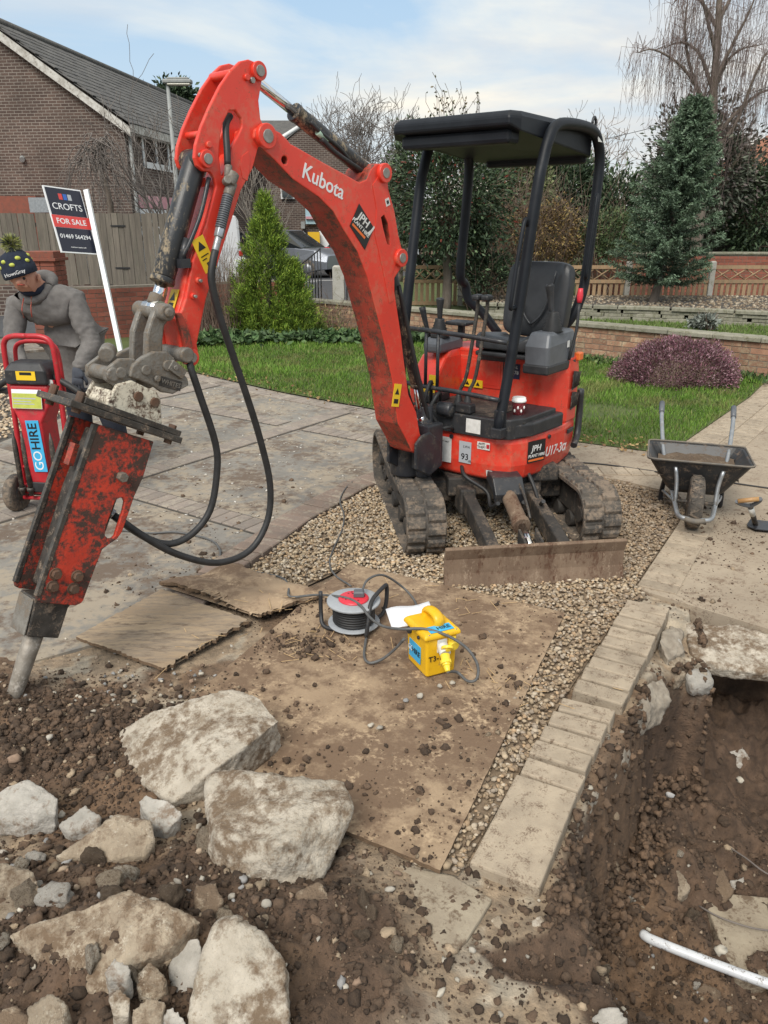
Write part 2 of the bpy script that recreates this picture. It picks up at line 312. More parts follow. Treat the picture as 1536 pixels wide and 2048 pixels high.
class MB:
    def __init__(s): s.v = []; s.f = []; s.sm = []
    def add(s, vs, fs, M=None, smooth=False):
        n = len(s.v)
        s.v += [tuple(M @ Vector(p)) if M is not None else tuple(p) for p in vs]
        s.f += [tuple(i + n for i in q) for q in fs]; s.sm += [smooth] * len(fs); return s
    def bx(s, x0, x1, y0, y1, z0, z1, M=None, c=0.0):
        if c <= 0:
            return s.add([(x0, y0, z0), (x1, y0, z0), (x1, y1, z0), (x0, y1, z0), (x0, y0, z1), (x1, y0, z1), (x1, y1, z1), (x0, y1, z1)],
                         [(0, 3, 2, 1), (4, 5, 6, 7), (0, 1, 5, 4), (1, 2, 6, 5), (2, 3, 7, 6), (3, 0, 4, 7)], M)
        vs = [(x0, y0, z0), (x1, y0, z0), (x1, y1, z0), (x0, y1, z0), (x0, y0, z1 - c), (x1, y0, z1 - c), (x1, y1, z1 - c), (x0, y1, z1 - c),
              (x0 + c, y0 + c, z1), (x1 - c, y0 + c, z1), (x1 - c, y1 - c, z1), (x0 + c, y1 - c, z1)]
        return s.add(vs, [(0, 3, 2, 1), (0, 1, 5, 4), (1, 2, 6, 5), (2, 3, 7, 6), (3, 0, 4, 7), (4, 5, 9, 8), (5, 6, 10, 9), (6, 7, 11, 10), (7, 4, 8, 11), (8, 9, 10, 11)], M)
    def quad(s, *p): return s.add(p, [tuple(range(len(p)))])
    def cyl(s, p0, p1, r0, r1=None, n=14, caps=True, M=None):
        p0, p1 = Vector(p0), Vector(p1); r1 = r0 if r1 is None else r1
        q = (p1 - p0).to_track_quat('Z', 'Y').to_matrix()
        vs = []
        for p, r in ((p0, r0), (p1, r1)):
            vs += [p + q @ Vector((r * math.cos(2 * PI * i / n), r * math.sin(2 * PI * i / n), 0)) for i in range(n)]
        s.add(vs, [(i, (i + 1) % n, n + (i + 1) % n, n + i) for i in range(n)], M, True)
        if caps: s.add(vs, [tuple(range(n))[::-1], tuple(range(n, 2 * n))], M)
        return s
    def tube(s, P, r, n=8, smooth=0, M=None, caps=True):
        if smooth:
            if not isinstance(r, (int, float)):
                k = len(r); rr = [r[min(int(i / smooth), k - 2)] + (r[min(int(i / smooth), k - 2) + 1] - r[min(int(i / smooth), k - 2)]) * ((i / smooth) - min(int(i / smooth), k - 2)) for i in range((k - 1) * smooth + 1)]
                r = rr
            P = catmull(P, smooth)
        P = [Vector(p) for p in P]; m = len(P)
        if isinstance(r, (int, float)): r = [r] * m
        T = [((P[min(i + 1, m - 1)] - P[max(i - 1, 0)]).normalized()) for i in range(m)]
        up = Vector((0, 0, 1)) if abs(T[0].z) < .9 else Vector((1, 0, 0))
        x = T[0].cross(up).normalized(); vs = []
        for i in range(m):
            x = (x - T[i] * x.dot(T[i]))
            if x.length < 1e-6: x = T[i].orthogonal()
            x.normalize(); y = T[i].cross(x)
            vs += [P[i] + (x * math.cos(2 * PI * k / n) + y * math.sin(2 * PI * k / n)) * r[i] for k in range(n)]
        s.add(vs, [(i * n + k, i * n + (k + 1) % n, (i + 1) * n + (k + 1) % n, (i + 1) * n + k) for i in range(m - 1) for k in range(n)], M, True)
        if caps: s.add(vs, [tuple(range(n))[::-1], tuple(range((m - 1) * n, m * n))], M)
        return s
    def lathe(s, prof, n=20, M=None, smooth=True):
        m = len(prof); vs = [(r * math.cos(2 * PI * k / n), r * math.sin(2 * PI * k / n), z) for r, z in prof for k in range(n)]
        s.add(vs, [(i * n + k, i * n + (k + 1) % n, (i + 1) * n + (k + 1) % n, (i + 1) * n + k) for i in range(m - 1) for k in range(n)], M, smooth)
        s.add(vs, [tuple(range(n))[::-1], tuple(range((m - 1) * n, m * n))], M); return s
    def ell(s, c, r, M=None, seg=14, ring=9):
        prof = [(math.sin(PI * (i + .02) / (ring + .04)), -math.cos(PI * (i + .02) / (ring + .04))) for i in range(ring + 1)]
        if isinstance(r, (int, float)): r = (r, r, r)
        T = Matrix.Translation(c) @ Matrix.Diagonal((*r, 1)); T = M @ T if M is not None else T
        return s.lathe(prof, seg, T)
    def prism(s, poly, a, b, fn, holes=(), M=None):
        """polygon (u,v) with holes, extruded from w=a to w=b; fn(u,v,w) -> point"""
        bm = bmesh.new()
        for lp in (poly, *holes):
            vv = [bm.verts.new((p[0], p[1], 0)) for p in lp]
            for i in range(len(vv)): bm.edges.new((vv[i], vv[(i + 1) % len(vv)]))
        bmesh.ops.triangle_fill(bm, use_beauty=True, use_dissolve=False, edges=bm.edges[:])
        bm.verts.index_update()
        flat = [(v.co.x, v.co.y) for v in bm.verts]; tri = [[v.index for v in f.verts] for f in bm.faces]; bm.free()
        n = len(flat); vs = [fn(u, v, a) for u, v in flat] + [fn(u, v, b) for u, v in flat]
        fs = [tuple(t) for t in tri] + [tuple(i + n for i in t[::-1]) for t in tri]
        k = 0
        for lp in (poly, *holes):
            m = len(lp); fs += [(k + i, k + (i + 1) % m, n + k + (i + 1) % m, n + k + i) for i in range(m)]; k += m
        s.add(vs, fs, M); return s
    def mesh(s, name, m=None):
        me = bpy.data.meshes.new(name); me.from_pydata(s.v, [], s.f); me.update()
        me.polygons.foreach_set('use_smooth', s.sm)
        if m: me.materials.append(MATS[m])
        return me
    def build(s, name, m, parent=None, bevel=0.0, fix=True, M=None, seg=2, angle=35, uv=False):
        me = s.mesh(name, m)
        if fix:
            bm = bmesh.new(); bm.from_mesh(me)
            bmesh.ops.remove_doubles(bm, verts=bm.verts, dist=1e-5)
            bmesh.ops.recalc_face_normals(bm, faces=bm.faces); bm.to_mesh(me); bm.free()
        o = bpy.data.objects.new(name, me); link(o, parent)
        if M is not None: o.matrix_local = M
        if bevel:
            b = o.modifiers.new('edge', 'BEVEL'); b.width = bevel; b.segments = seg; b.limit_method = 'ANGLE'; b.angle_limit = R(angle); b.harden_normals = False
        return o
def frame(o, x, y, z): # matrix from origin and axes
    x, y, z = Vector(x), Vector(y), Vector(z)
    return Matrix(((x[0], y[0], z[0], o[0]), (x[1], y[1], z[1], o[1]), (x[2], y[2], z[2], o[2]), (0, 0, 0, 1)))
def bake(o):
    dg = bpy.context.evaluated_depsgraph_get(); ev = o.evaluated_get(dg)
    me = bpy.data.meshes.new_from_object(ev, preserve_all_data_layers=True, depsgraph=dg)
    o.modifiers.clear(); o.data = me; return o
def text(body, size, M, m, parent, name='lettering', bold=0.0, align='CENTER', shear=0.0, depth=.0006, sx=1.0, gap=1.0):
    cu = bpy.data.curves.new('lettering', 'FONT'); cu.body = body; cu.size = size; cu.align_x = align; cu.align_y = 'CENTER'
    cu.offset = bold * size; cu.extrude = depth; cu.shear = shear; cu.space_character = gap; cu.resolution_u = 4
    o = bpy.data.objects.new('lettering_curve', cu); COL.objects.link(o)
    dg = bpy.context.evaluated_depsgraph_get()
    me = bpy.data.meshes.new_from_object(o.evaluated_get(dg), depsgraph=dg)
    bpy.data.objects.remove(o); me.materials.clear(); me.materials.append(MATS[m])
    q = bpy.data.objects.new(name, me); link(q, parent); q.matrix_local = M @ Matrix.Diagonal((sx, 1, 1, 1)); return q
# vectorised value noise
def _h(ix, iy, sd):
    n = (ix.astype(np.int64) * 374761393 + iy.astype(np.int64) * 668265263 + sd * 1442695041) & 0x7fffffff
    n = ((n ^ (n >> 13)) * 1274126177) & 0x7fffffff
    return ((n ^ (n >> 16)) & 0xffff) / 65535.0
def vn(x, y, sd=0):
    ix, iy = np.floor(x), np.floor(y); fx, fy = x - ix, y - iy; fx = fx * fx * (3 - 2 * fx); fy = fy * fy * (3 - 2 * fy)
    a, b, c, d = _h(ix, iy, sd), _h(ix + 1, iy, sd), _h(ix, iy + 1, sd), _h(ix + 1, iy + 1, sd)
    return (a * (1 - fx) + b * fx) * (1 - fy) + (c * (1 - fx) + d * fx) * fy
def fbm(x, y, f=1.0, o=5, sd=0, g=.5):
    r = 0; a = 1; t = 0
    for k in range(o): r = r + a * vn(x * f + k * 7.3, y * f + k * 3.1, sd + k); t += a; a *= g; f *= 2.03
    return r / t
def sst(a, b, x): t = np.clip((x - a) / (b - a), 0, 1); return t * t * (3 - 2 * t)
def inside(px, py, poly):
    r = np.zeros(np.shape(px), bool); n = len(poly)
    for i in range(n):
        x1, y1 = poly[i][:2]; x2, y2 = poly[(i + 1) % n][:2]
        if y1 == y2: continue
        c = ((y1 > py) != (y2 > py)) & (px < (x2 - x1) * (py - y1) / (y2 - y1) + x1); r ^= c
    return r
def npmesh(name, V, F, col=None, m=None, smooth=False):
    """V (n,3), F (k, 3 or 4) numpy, col (n,3) -> mesh"""
    me = bpy.data.meshes.new(name); k, w = F.shape
    me.vertices.add(len(V)); me.vertices.foreach_set('co', np.ascontiguousarray(V, np.float32).ravel())
    me.loops.add(k * w); me.loops.foreach_set('vertex_index', np.ascontiguousarray(F, np.int32).ravel())
    me.polygons.add(k); me.polygons.foreach_set('loop_start', np.arange(0, k * w, w, dtype=np.int32)); me.polygons.foreach_set('loop_total', np.full(k, w, np.int32))
    if smooth: me.polygons.foreach_set('use_smooth', np.ones(k, bool))
    me.update(calc_edges=True)
    if col is not None:
        a = me.color_attributes.new('Col', 'FLOAT_COLOR', 'POINT')
        a.data.foreach_set('color', np.ascontiguousarray(np.concatenate([col, np.ones((len(V), 1))], 1), np.float32).ravel())
    if m: me.materials.append(MATS[m])
    return me
def unit(a): return a / np.maximum(np.linalg.norm(a, axis=-1, keepdims=True), 1e-9)
def leaves(name, P, D, ln, wd, col, m, parent=None, fold=.25):
    """one pointed leaf (two triangles, folded) at each point P along direction D"""
    n = len(P); D = unit(D); ln = np.broadcast_to(ln, (n,))[:, None]; wd = np.broadcast_to(wd, (n,))[:, None]
    r = RNG.normal(size=(n, 3)); X = unit(np.cross(D, r)); Nn = np.cross(D, X)
    V = np.stack([P, P + D * ln * .45 + X * wd * .5 + Nn * wd * fold, P + D * ln, P + D * ln * .45 - X * wd * .5 + Nn * wd * fold], 1).reshape(-1, 3)
    i = np.arange(n)[:, None] * 4; F = np.concatenate([i + [0, 1, 2], i + [0, 2, 3]], 0)
    return inst(name, npmesh(name, V, F, np.repeat(col, 4, 0), m), parent)
def colmix(n, cs, jit=.12, wts=None):
    cs = np.array(cs); k = RNG.choice(len(cs), n, p=wts); c = cs[k] * (1 + RNG.normal(size=(n, 1)) * jit); return np.clip(c, .002, 1)
def pieces(parent, name, me, xf, limit=300):
    """xf: list of (loc, rot, scale); the 300 nearest the camera are objects of their own, the rest one part"""
    base = parent.matrix_world if parent else Matrix()
    o0 = parent.location if parent else Vector()
    xf = sorted(xf, key=lambda q: (Vector(q[0]) + o0 - cam.location).length)
    for l, r, s in xf[:limit]: inst(name, me, parent, l, r, s)
    if len(xf) > limit:
        V0 = np.empty(len(me.vertices) * 3, np.float32); me.vertices.foreach_get('co', V0); V0 = V0.reshape(-1, 3)
        VV, FF = [], []; fl = [tuple(p.vertices) for p in me.polygons]; n = 0
        from mathutils import Euler
        for l, r, s in xf[limit:]:
            Mx = np.array((Matrix.Translation(l) @ Euler(r).to_matrix().to_4x4() @ Matrix.Diagonal((*s, 1))))
            VV.append(V0 @ Mx[:3, :3].T + Mx[:3, 3]); FF += [tuple(i + n for i in f) for f in fl]; n += len(V0)
        m2 = bpy.data.meshes.new(name); m2.from_pydata(np.concatenate(VV).tolist(), [], FF); m2.update()
        for q in me.materials: m2.materials.append(q)
        tag(inst('remaining_' + name + 's', m2, parent), kind='stuff')
def loft(rings, b=None, cap=True):
    b = b or MB(); n = len(rings[0]); vs = [p for r in rings for p in r]
    fs = [(i * n + k, i * n + (k + 1) % n, (i + 1) * n + (k + 1) % n, (i + 1) * n + k) for i in range(len(rings) - 1) for k in range(n)]
    if cap: fs += [tuple(range(n))[::-1], tuple(range((len(rings) - 1) * n, len(rings) * n))]
    return b.add(vs, fs)
def ring(poly, z, sc=1.0): return [(x * sc, y * sc, z) for x, y in poly]
def face(p, n, up=(0, 0, 1), roll=0.0):
    n = Vector(n).normalized(); up = Vector(up); y = (up - n * up.dot(n)).normalized(); x = y.cross(n)
    if roll: q = Matrix.Rotation(roll, 3, n); x = q @ x; y = q @ y
    return frame(p, x, y, n)
# ------------------------------------------------------------------ ground: one sheet to the horizon, dug and heaped near the camera
TRENCH = [(1.02, 2.66), (1.20, 2.93), (1.36, 3.03), (1.47, 2.98), (1.53, 3.40), (1.60, 3.72), (2.4, 3.55), (2.9, 2.9), (2.9, .4), (.66, .4), (.62, 1.12), (.47, 1.33), (.33, 1.43), (.22, 1.53), (.44, 1.58), (.615, 1.99), (.93, 2.47)]
def seg_dist(x, y, P, closed=True):
    d = np.full(np.shape(x), 1e9); n = len(P)
    for i in range(n if closed else n - 1):
        a = P[i]; b = P[(i + 1) % n]; ux, uy = b[0] - a[0], b[1] - a[1]; t = np.clip(((x - a[0]) * ux + (y - a[1]) * uy) / (ux * ux + uy * uy), 0, 1)
        d = np.minimum(d, np.hypot(x - a[0] - t * ux, y - a[1] - t * uy))
    return d
def gauss(x, y, cx, cy, rx, ry): return np.exp(-((x - cx) / rx) ** 2 - ((y - cy) / ry) ** 2)
def ground_zones(x, y):
    wx, wy = x + .07 * (fbm(x, y, 6, 4, 33) - .5), y + .07 * (fbm(x, y, 6, 4, 35) - .5)
    tr = np.where(inside(wx, wy, TRENCH), seg_dist(wx, wy, TRENCH), 0.0)
    heap = gauss(x, y, -1.38, 2.36, .42, .28) * .95 + gauss(x, y, -1.0, 2.28, .34, .2) * .7 + gauss(x, y, -1.9, 2.5, .5, .4) + gauss(x, y, -.75, 1.45, .62, .42) * 1.1 + gauss(x, y, -.2, 1.5, .3, .3) * .55
    return tr, heap
def ground_h(x, y, fine=True):
    tr, heap = ground_zones(x, y)
    lump = fbm(x, y, 7, 5, 3) - .5
    fine_n = fbm(x, y, 26, 4, 9) - .5
    z = -.022 + 0 * x
    near = sst(4.6, 3.4, y) * sst(2.6, 2.2, np.abs(x))
    z = z + near * .022 * (fbm(x, y, 3, 4, 5) - .35)
    hp = np.clip(heap, 0, 1.2)
    z = z + hp * (.10 + .10 * lump + .05 * fine_n) + gauss(x, y, -.72, 1.36, .5, .34) * .07
    wl = .075 + .42 * sst(1.95, 1.45, y)
    wob = 1 + .8 * (fbm(x, y, 5, 3, 21) - .5)
    depth = .58 * sst(0, 1, tr / (wl * wob)) + .10 * sst(.1, .6, tr)
    depth = depth * (1 - .62 * sst(1.75, 1.25, y) * sst(1.2, .6, x))
    depth = depth + .16 * gauss(x, y, 1.85, 3.0, .3, .2) * sst(0, .06, tr)
    z = z - .06 * sst(1.12, 1.3, x) * sst(2.5, 2.7, y) * sst(3.42, 3.2, y + (x - 1.4) * .8)
    z = z - depth + np.where(tr > 0, sst(0, .1, tr) * (.22 * lump + .07 * fine_n), 0)
    return z
def lines(lo, hi, step, far):
    a = list(np.arange(lo, hi + 1e-6, step)); s = step; q = lo; left = []
    while q > -far: s *= 1.32; q -= s; left.append(q)
    s = step; q = hi; right = []
    while q < far: s *= 1.32; q += s; right.append(q)
    return np.array(left[::-1] + a + right)
gx = lines(-2.3, 2.4, .0125, 300); gy = lines(.8, 4.3, .0125, 300)
X, Y = np.meshgrid(gx, gy); Zg = ground_h(X, Y)
tr, heap = ground_zones(X, Y)
nA, nB, nC = fbm(X, Y, 2.2, 5, 40), fbm(X, Y, 9, 4, 50), fbm(X, Y, 34, 3, 60)
dark = np.clip(sst(.16, .6, heap + (nB - .5) * .5) + sst(0, .02, tr) + .9 * sst(.54, .66, nA + (nB - .5) * .35) * sst(4.3, 3.6, Y), 0, 1)[..., None]
c_dust = np.array((.30, .23, .16)) * (.75 + .5 * nA[..., None]); c_conc = np.array((.37, .32, .25)); c_dark = np.array((.094, .061, .041)) * (.55 + .9 * nB[..., None])
c_clay = np.array((.16, .102, .062)) * (.6 + .8 * nA[..., None])
cc = c_dust * (1 - sst(.5, .62, nB)[..., None]) + c_conc * sst(.5, .62, nB)[..., None]
cd_ = c_dark * (1 - sst(.48, .66, nA)[..., None] * .7) + c_clay * sst(.48, .66, nA)[..., None] * .7
colg = cc * (1 - dark) + cd_ * dark
colg = colg * (.8 + .4 * nC[..., None])
farm = sst(6, 12, np.hypot(X, Y))[..., None]; colg = colg * (1 - farm) + np.array((.10, .11, .06)) * farm
ny, nx = X.shape; idx = np.arange(nx * ny).reshape(ny, nx)
F = np.stack([idx[:-1, :-1], idx[:-1, 1:], idx[1:, 1:], idx[1:, :-1]], -1).reshape(-1, 4)
tag(inst('ground', npmesh('ground', np.stack([X, Y, Zg], -1).reshape(-1, 3), F, colg.reshape(-1, 3), 'soil_attr', True), None), kind='structure')

def sheet(name, poly, z, m, thick=0.0, parent=None, kind='structure', bevel=0.0):
    b = MB()
    b.prism([p[:2] for p in poly], z, z - max(thick, .0), lambda u, v, w: (u, v, w)) if thick else b.add([(p[0], p[1], z) for p in poly], [tuple(range(len(poly)))])
    o = b.build(name, m, parent, bevel=bevel)
    if parent is None: tag(o, kind=kind)
    return o
LAWN_EDGE = [(-3.5, 10.75), (-2.5, 10.07), (-1.2, 8.79), (-.04, 7.84), (1.0, 7.08), (1.69, 6.6), (2.25, 6.28), (2.55, 6.45), (4.09, 8.51), (4.67, 9.39)]
DRIVE = [(-9, 2.95), (-1.55, 2.95), (-1.12, 3.25), (-1.0, 3.5), (-.80, 3.91), (-.63, 4.31), (-.48, 4.69), (-.12, 5.35), (.3, 5.6), (.95, 7.12), (-.04, 7.84), (-1.2, 8.79), (-2.5, 10.07), (-3.5, 10.75), (-3.62, 10.3), (-3.2, 7.6), (-3.4, 6.6), (-4.4, 5.9), (-9, 5.4)]
PATH = [(.302, 5.6), (1.0, 5.65), (1.74, 5.55), (2.1, 5.2), (2.06, 4.9), (1.336, 3.661), (1.824, 3.232), (2.7, 2.45), (6, 3.2), (7.2, 8), (5.2, 10.2), (4.67, 9.39), (4.09, 8.51), (2.55, 6.45), (2.25, 6.28), (1.69, 6.6), (.952, 7.12)]
drive = sheet('driveway', DRIVE, 0.0, 'drive_concrete', .09)
path = sheet('path', PATH, .006, 'path_concrete', .10)
sheet('lawn', LAWN_EDGE + [(4.95, 9.75), (-1.5, 15.5), (-2.6, 15.2), (-5.2, 13.2), (-4.2, 11.2)], .012, 'lawn_soil')
sheet('road', [(-60, 11.2), (-5.4, 13.6), (-2.2, 15.8), (-1.4, 17.2), (6, 40), (0, 60), (-60, 60)], -.012, 'asphalt')
sheet('pavement', [(-14, 9.6), (-6.2, 11.1), (-4.9, 12.1), (-5.0, 13.1), (-7, 12.9), (-14, 11.5)], .03, 'drive_concrete', .08)
sheet('gravel_bed', [(-12, 5.4), (-4.4, 5.9), (-3.4, 6.6), (-3.2, 7.6), (-3.62, 10.3), (-3.5, 10.75), (-4.2, 11.2), (-4.9, 12.1), (-6.2, 11.1), (-14, 9.6)], -.004, 'joint_dark')
sheet('neighbour_garden', [(-1.3, 15.6), (5.1, 9.9), (14, 7), (40, 22), (40, 50), (4, 50), (-1.1, 17.4)], .10, 'lawn_soil')

# bricks set in the driveway and paths: real pieces with joints between them
D1 = Vector((.565, .825)).normalized(); D2 = Vector((D1.y, -D1.x))
def brick_mesh(name, l, w, h, m, c=.004, jit=0.0):
    return MB().bx(-l / 2, l / 2, -w / 2, w / 2, 0, h, c=c).mesh(name, m)
bd = brick_mesh('brick', .095, .19, .010, 'drive_brick')
Q0 = Vector((-.84, 7.2)); xf = []; js = MB()
def shrunk_in(p, poly, e=.1): return all(inside(np.array([p[0] + dx]), np.array([p[1] + dy]), poly)[0] for dx, dy in ((e, 0), (-e, 0), (0, e), (0, -e)))
for (da, db) in ((D1, D2), (D2, D1)):
    for k in (-2, -1, 0, 1, 2):
        o = Q0 + db * (2.15 * k)
        for i in range(-60, 61):
            p = o + da * (.103 * i)
            if -4.5 < p.x and shrunk_in(p, DRIVE) and p.y > 4.2 and (da is D1 or abs(((p - Q0).dot(D2) + 1.075) % 2.15 - 1.075) > .17):
                a = math.atan2(da.y, da.x); xf.append(((p.x, p.y, .0005), (0, 0, a + random.uniform(-.015, .015)), (1, 1, 1)))
                u = da * .0515; w = db * .113
                js.add([(*(p - u - w), .002), (*(p + u - w), .002), (*(p + u + w), .002), (*(p - u + w), .002)], [(0, 1, 2, 3)])
for i in range(len(LAWN_EDGE) - 5):
    a, b = Vector(LAWN_EDGE[i]), Vector(LAWN_EDGE[i + 1]); d = (b - a).normalized(); nrm = Vector((d.y, -d.x)); nrm = nrm if nrm.y < 0 else -nrm
    t = 0
    while t < (b - a).length and a.y < 12:
        p = a + d * (t + .05) + nrm * .16; t += .104
        if shrunk_in(p, DRIVE): xf.append(((p.x, p.y, .0005), (0, 0, math.atan2(d.y, d.x)), (1, 1, 1)))
js.build('joint_strip', 'joint_dark', drive, fix=False)
pieces(drive, 'brick', bd, xf)
# brick-on-edge border between driveway and gravel
be = brick_mesh('edge_brick', .10, .205, .07, 'edge_brick', c=.006); BORDER = [(-1.03, 3.5), (-.915, 3.93), (-.73, 4.36), (-.59, 4.72), (-.225, 5.40), (-.02, 5.62)]
for i in range(len(BORDER) - 1):
    a, b = Vector(BORDER[i]), Vector(BORDER[i + 1]); d = (b - a).normalized(); n = max(1, round((b - a).length / .108))
    for k in range(n):
        p = a + (b - a) * ((k + .5) / n)
        inst('edge_brick', be, drive, (p.x + .02, p.y - .01, -.05 + random.uniform(0, .006)), (random.uniform(-.02, .02), 0, math.atan2(d.y, d.x) + random.uniform(-.03, .03)))
pb = brick_mesh('path_brick', .098, .20, .012, 'concrete_block', c=.004)
a, b = Vector((1.44, 3.66)), Vector((2.16, 4.86)); d = (b - a).normalized()
for k in range(14):
    p = a + (b - a) * ((k + .3) / 14); inst('path_brick', pb, path, (p.x, p.y, .002), (0, 0, math.atan2(d.y, d.x)))
a, b = Vector((2.42, 6.2)), Vector((4.75, 9.4)); d = (b - a).normalized()
for r_ in range(2):
    for k in range(40):
        p = a + d * (.104 * k) + Vector((d.y, -d.x)) * (.12 + .21 * r_ ); inst('path_brick', pb, path, (p.x, p.y, .002), (0, 0, math.atan2(d.y, d.x)))
a, b = Vector((.5, 5.78)), Vector((2.1, 5.72))
for k in range(16):
    p = a + (b - a) * (k / 15.5); inst('path_brick', pb, path, (p.x, p.y, .002), (0, 0, 0))

# block edging beside the trench
def block(name, l, w, h, m, seed):
    rs = random.Random(seed); b = MB(); b.bx(-l / 2, l / 2, -w / 2, w / 2, -h, 0)
    b.v = [(x + rs.uniform(-.003, .003), y + rs.uniform(-.004, .004), z + rs.uniform(-.002, .002)) for x, y, z in b.v]
    return b.mesh(name, m)
bvar = [block('kerb_block', .089, .205, .10, 'concrete_block', s) for s in range(5)]
edging = thing('block_edging', 'pale concrete block edging running along the lip of the trench', 'edging', (1.0, 2.6, 0))
T2 = Vector((.866, -.5)); A2 = Vector((-.5, -.866))
def put_block(c, ang, me, z, rx=0.0, ry=0.0):
    o = inst('kerb_block', me, edging, (c.x - 1.0, c.y - 2.6, z), (rx, ry, ang))
    m_ = o.modifiers.new('edge', 'BEVEL'); m_.width = .007; m_.segments = 2; return o
p = Vector((1.29, 3.385)); ang = math.atan2(A2.y, A2.x)
for k in range(9):
    q = p + A2 * (.1035 * k); put_block(q, ang + random.uniform(-.03, .03), random.choice(bvar), .045 - .001 * k + random.uniform(-.003, .003), random.uniform(-.02, .02), random.uniform(-.02, .02))
p = Vector((.785, 2.552)); a3 = Vector((-.475, -.88)).normalized(); ang = math.atan2(a3.y, a3.x)
for k in range(5):
    q = p + a3 * (.108 * k) + T2 * random.uniform(-.008, .008); put_block(q, ang + random.uniform(-.05, .05), random.choice(bvar), .035 + random.uniform(-.004, .004), random.uniform(-.03, .03), random.uniform(-.03, .03))
q = p + a3 * (.108 * 4.5 + .222); big = block('kerb_block', .43, .215, .115, 'concrete_block', 77)
put_block(q + T2 * .0, ang + .02, big, .03, .02, .03)

# gravel: loose stones nobody could count
def ico(sub):
    bm = bmesh.new(); bmesh.ops.create_icosphere(bm, subdivisions=sub, radius=1); V = np.array([v.co[:] for v in bm.verts]); F = np.array([[v.index for v in f.verts] for f in bm.faces]); bm.free(); return V, F
ICO = {1: ico(1), 2: ico(2)}
def lumps(name, P, size, col, m, sub=1, flat=(.45, .8), jag=.22, parent=None):
    V0, F0 = ICO[sub]; n = len(P); k = len(V0)
    rad = 1 + RNG.normal(size=(n, k, 1)) * jag * (1 if sub == 1 else .55)
    if sub == 2: rad = rad + (RNG.normal(size=(n, 12, 1)) * jag)[:, RNG.integers(0, 12, k)] * .5
    sc = np.stack([RNG.uniform(.75, 1.25, n), RNG.uniform(.6, 1.0, n), RNG.uniform(*flat, n)], -1)[:, None, :]
    Q = V0[None] * rad * sc * np.broadcast_to(size, (n,))[:, None, None]
    a = RNG.uniform(0, 2 * PI, n); b = RNG.normal(size=n) * .35
    ca, sa, cb_, sb = np.cos(a)[:, None], np.sin(a)[:, None], np.cos(b)[:, None], np.sin(b)[:, None]
    x, y, z = Q[..., 0], Q[..., 1], Q[..., 2]; y, z = y * cb_ - z * sb, y * sb + z * cb_; x, y = x * ca - y * sa, x * sa + y * ca
    V = np.stack([x, y, z], -1) + np.asarray(P)[:, None, :]
    F = (F0[None] + (np.arange(n) * k)[:, None, None]).reshape(-1, 3)
    return inst(name, npmesh(name, V.reshape(-1, 3), F, np.repeat(col, k, 0), m), parent)
GRAVEL = [(-.80, 3.80), (-.62, 4.26), (-.47, 4.64), (-.10, 5.32), (.3, 5.55), (1.0, 5.6), (1.72, 5.5), (2.06, 5.17), (2.0, 4.8), (1.33, 3.70), (1.36, 3.58), (1.20, 3.46), (.70, 2.62), (.22, 1.76), (.08, 1.80), (.86, 3.36), (-.2, 3.97), (-.55, 3.55), (-.75, 3.5)]
def rnd_in(poly, n, dens=None):
    P = np.array([p[:2] for p in poly]); lo, hi = P.min(0), P.max(0); out = np.zeros((0, 2))
    while len(out) < n:
        q = RNG.uniform(lo, hi, (n * 2, 2)); q = q[inside(q[:, 0], q[:, 1], poly)]; out = np.concatenate([out, q])
    return out[:n]
gbed = sheet('gravel_base', GRAVEL, -.004, 'gravel_dirt')
q = rnd_in(GRAVEL, 21000); n = len(q)
cg = colmix(n, [(.44, .34, .22), (.50, .40, .275), (.36, .27, .17), (.54, .46, .35), (.31, .23, .15), (.38, .32, .25), (.46, .32, .19), (.24, .18, .12)], .12)
muddy = sst(.9, 1.5, q[:, 0] + (fbm(q[:, 0], q[:, 1], 3, 3, 77) - .5) * .9) * .55 + .35 * sst(3.9, 3.5, q[:, 1]); cg = cg * 1.06 * (1 - muddy[:, None]) + np.array((.16, .115, .08)) * muddy[:, None]
sz = RNG.uniform(.006, .0145, n); zb = .004 + .014 * fbm(q[:, 0], q[:, 1], 2.5, 3, 71) + RNG.uniform(-.006, .008, n)
g1 = lumps('gravel', np.column_stack([q, zb]), sz, cg, 'stone_attr', 1, (.4, .75)); tag(g1, 'loose beige and grey gravel chippings around the digger tracks', 'gravel', kind='stuff')
LG = [(-4.9, 6.0), (-4.3, 6.0), (-3.45, 6.65), (-3.25, 7.6), (-3.66, 10.2), (-3.6, 10.75), (-4.2, 11.1), (-5.6, 10.6)]
q = rnd_in(LG, 4500); n = len(q)
g2 = lumps('gravel', np.column_stack([q, RNG.uniform(0, .012, n)]), RNG.uniform(.012, .024, n), colmix(n, [(.50, .38, .25), (.60, .50, .37), (.42, .31, .2), (.33, .26, .19)], .15), 'stone_attr', 1); tag(g2, 'pale pebbles on the ground behind the breaker trolley', 'gravel', kind='stuff')

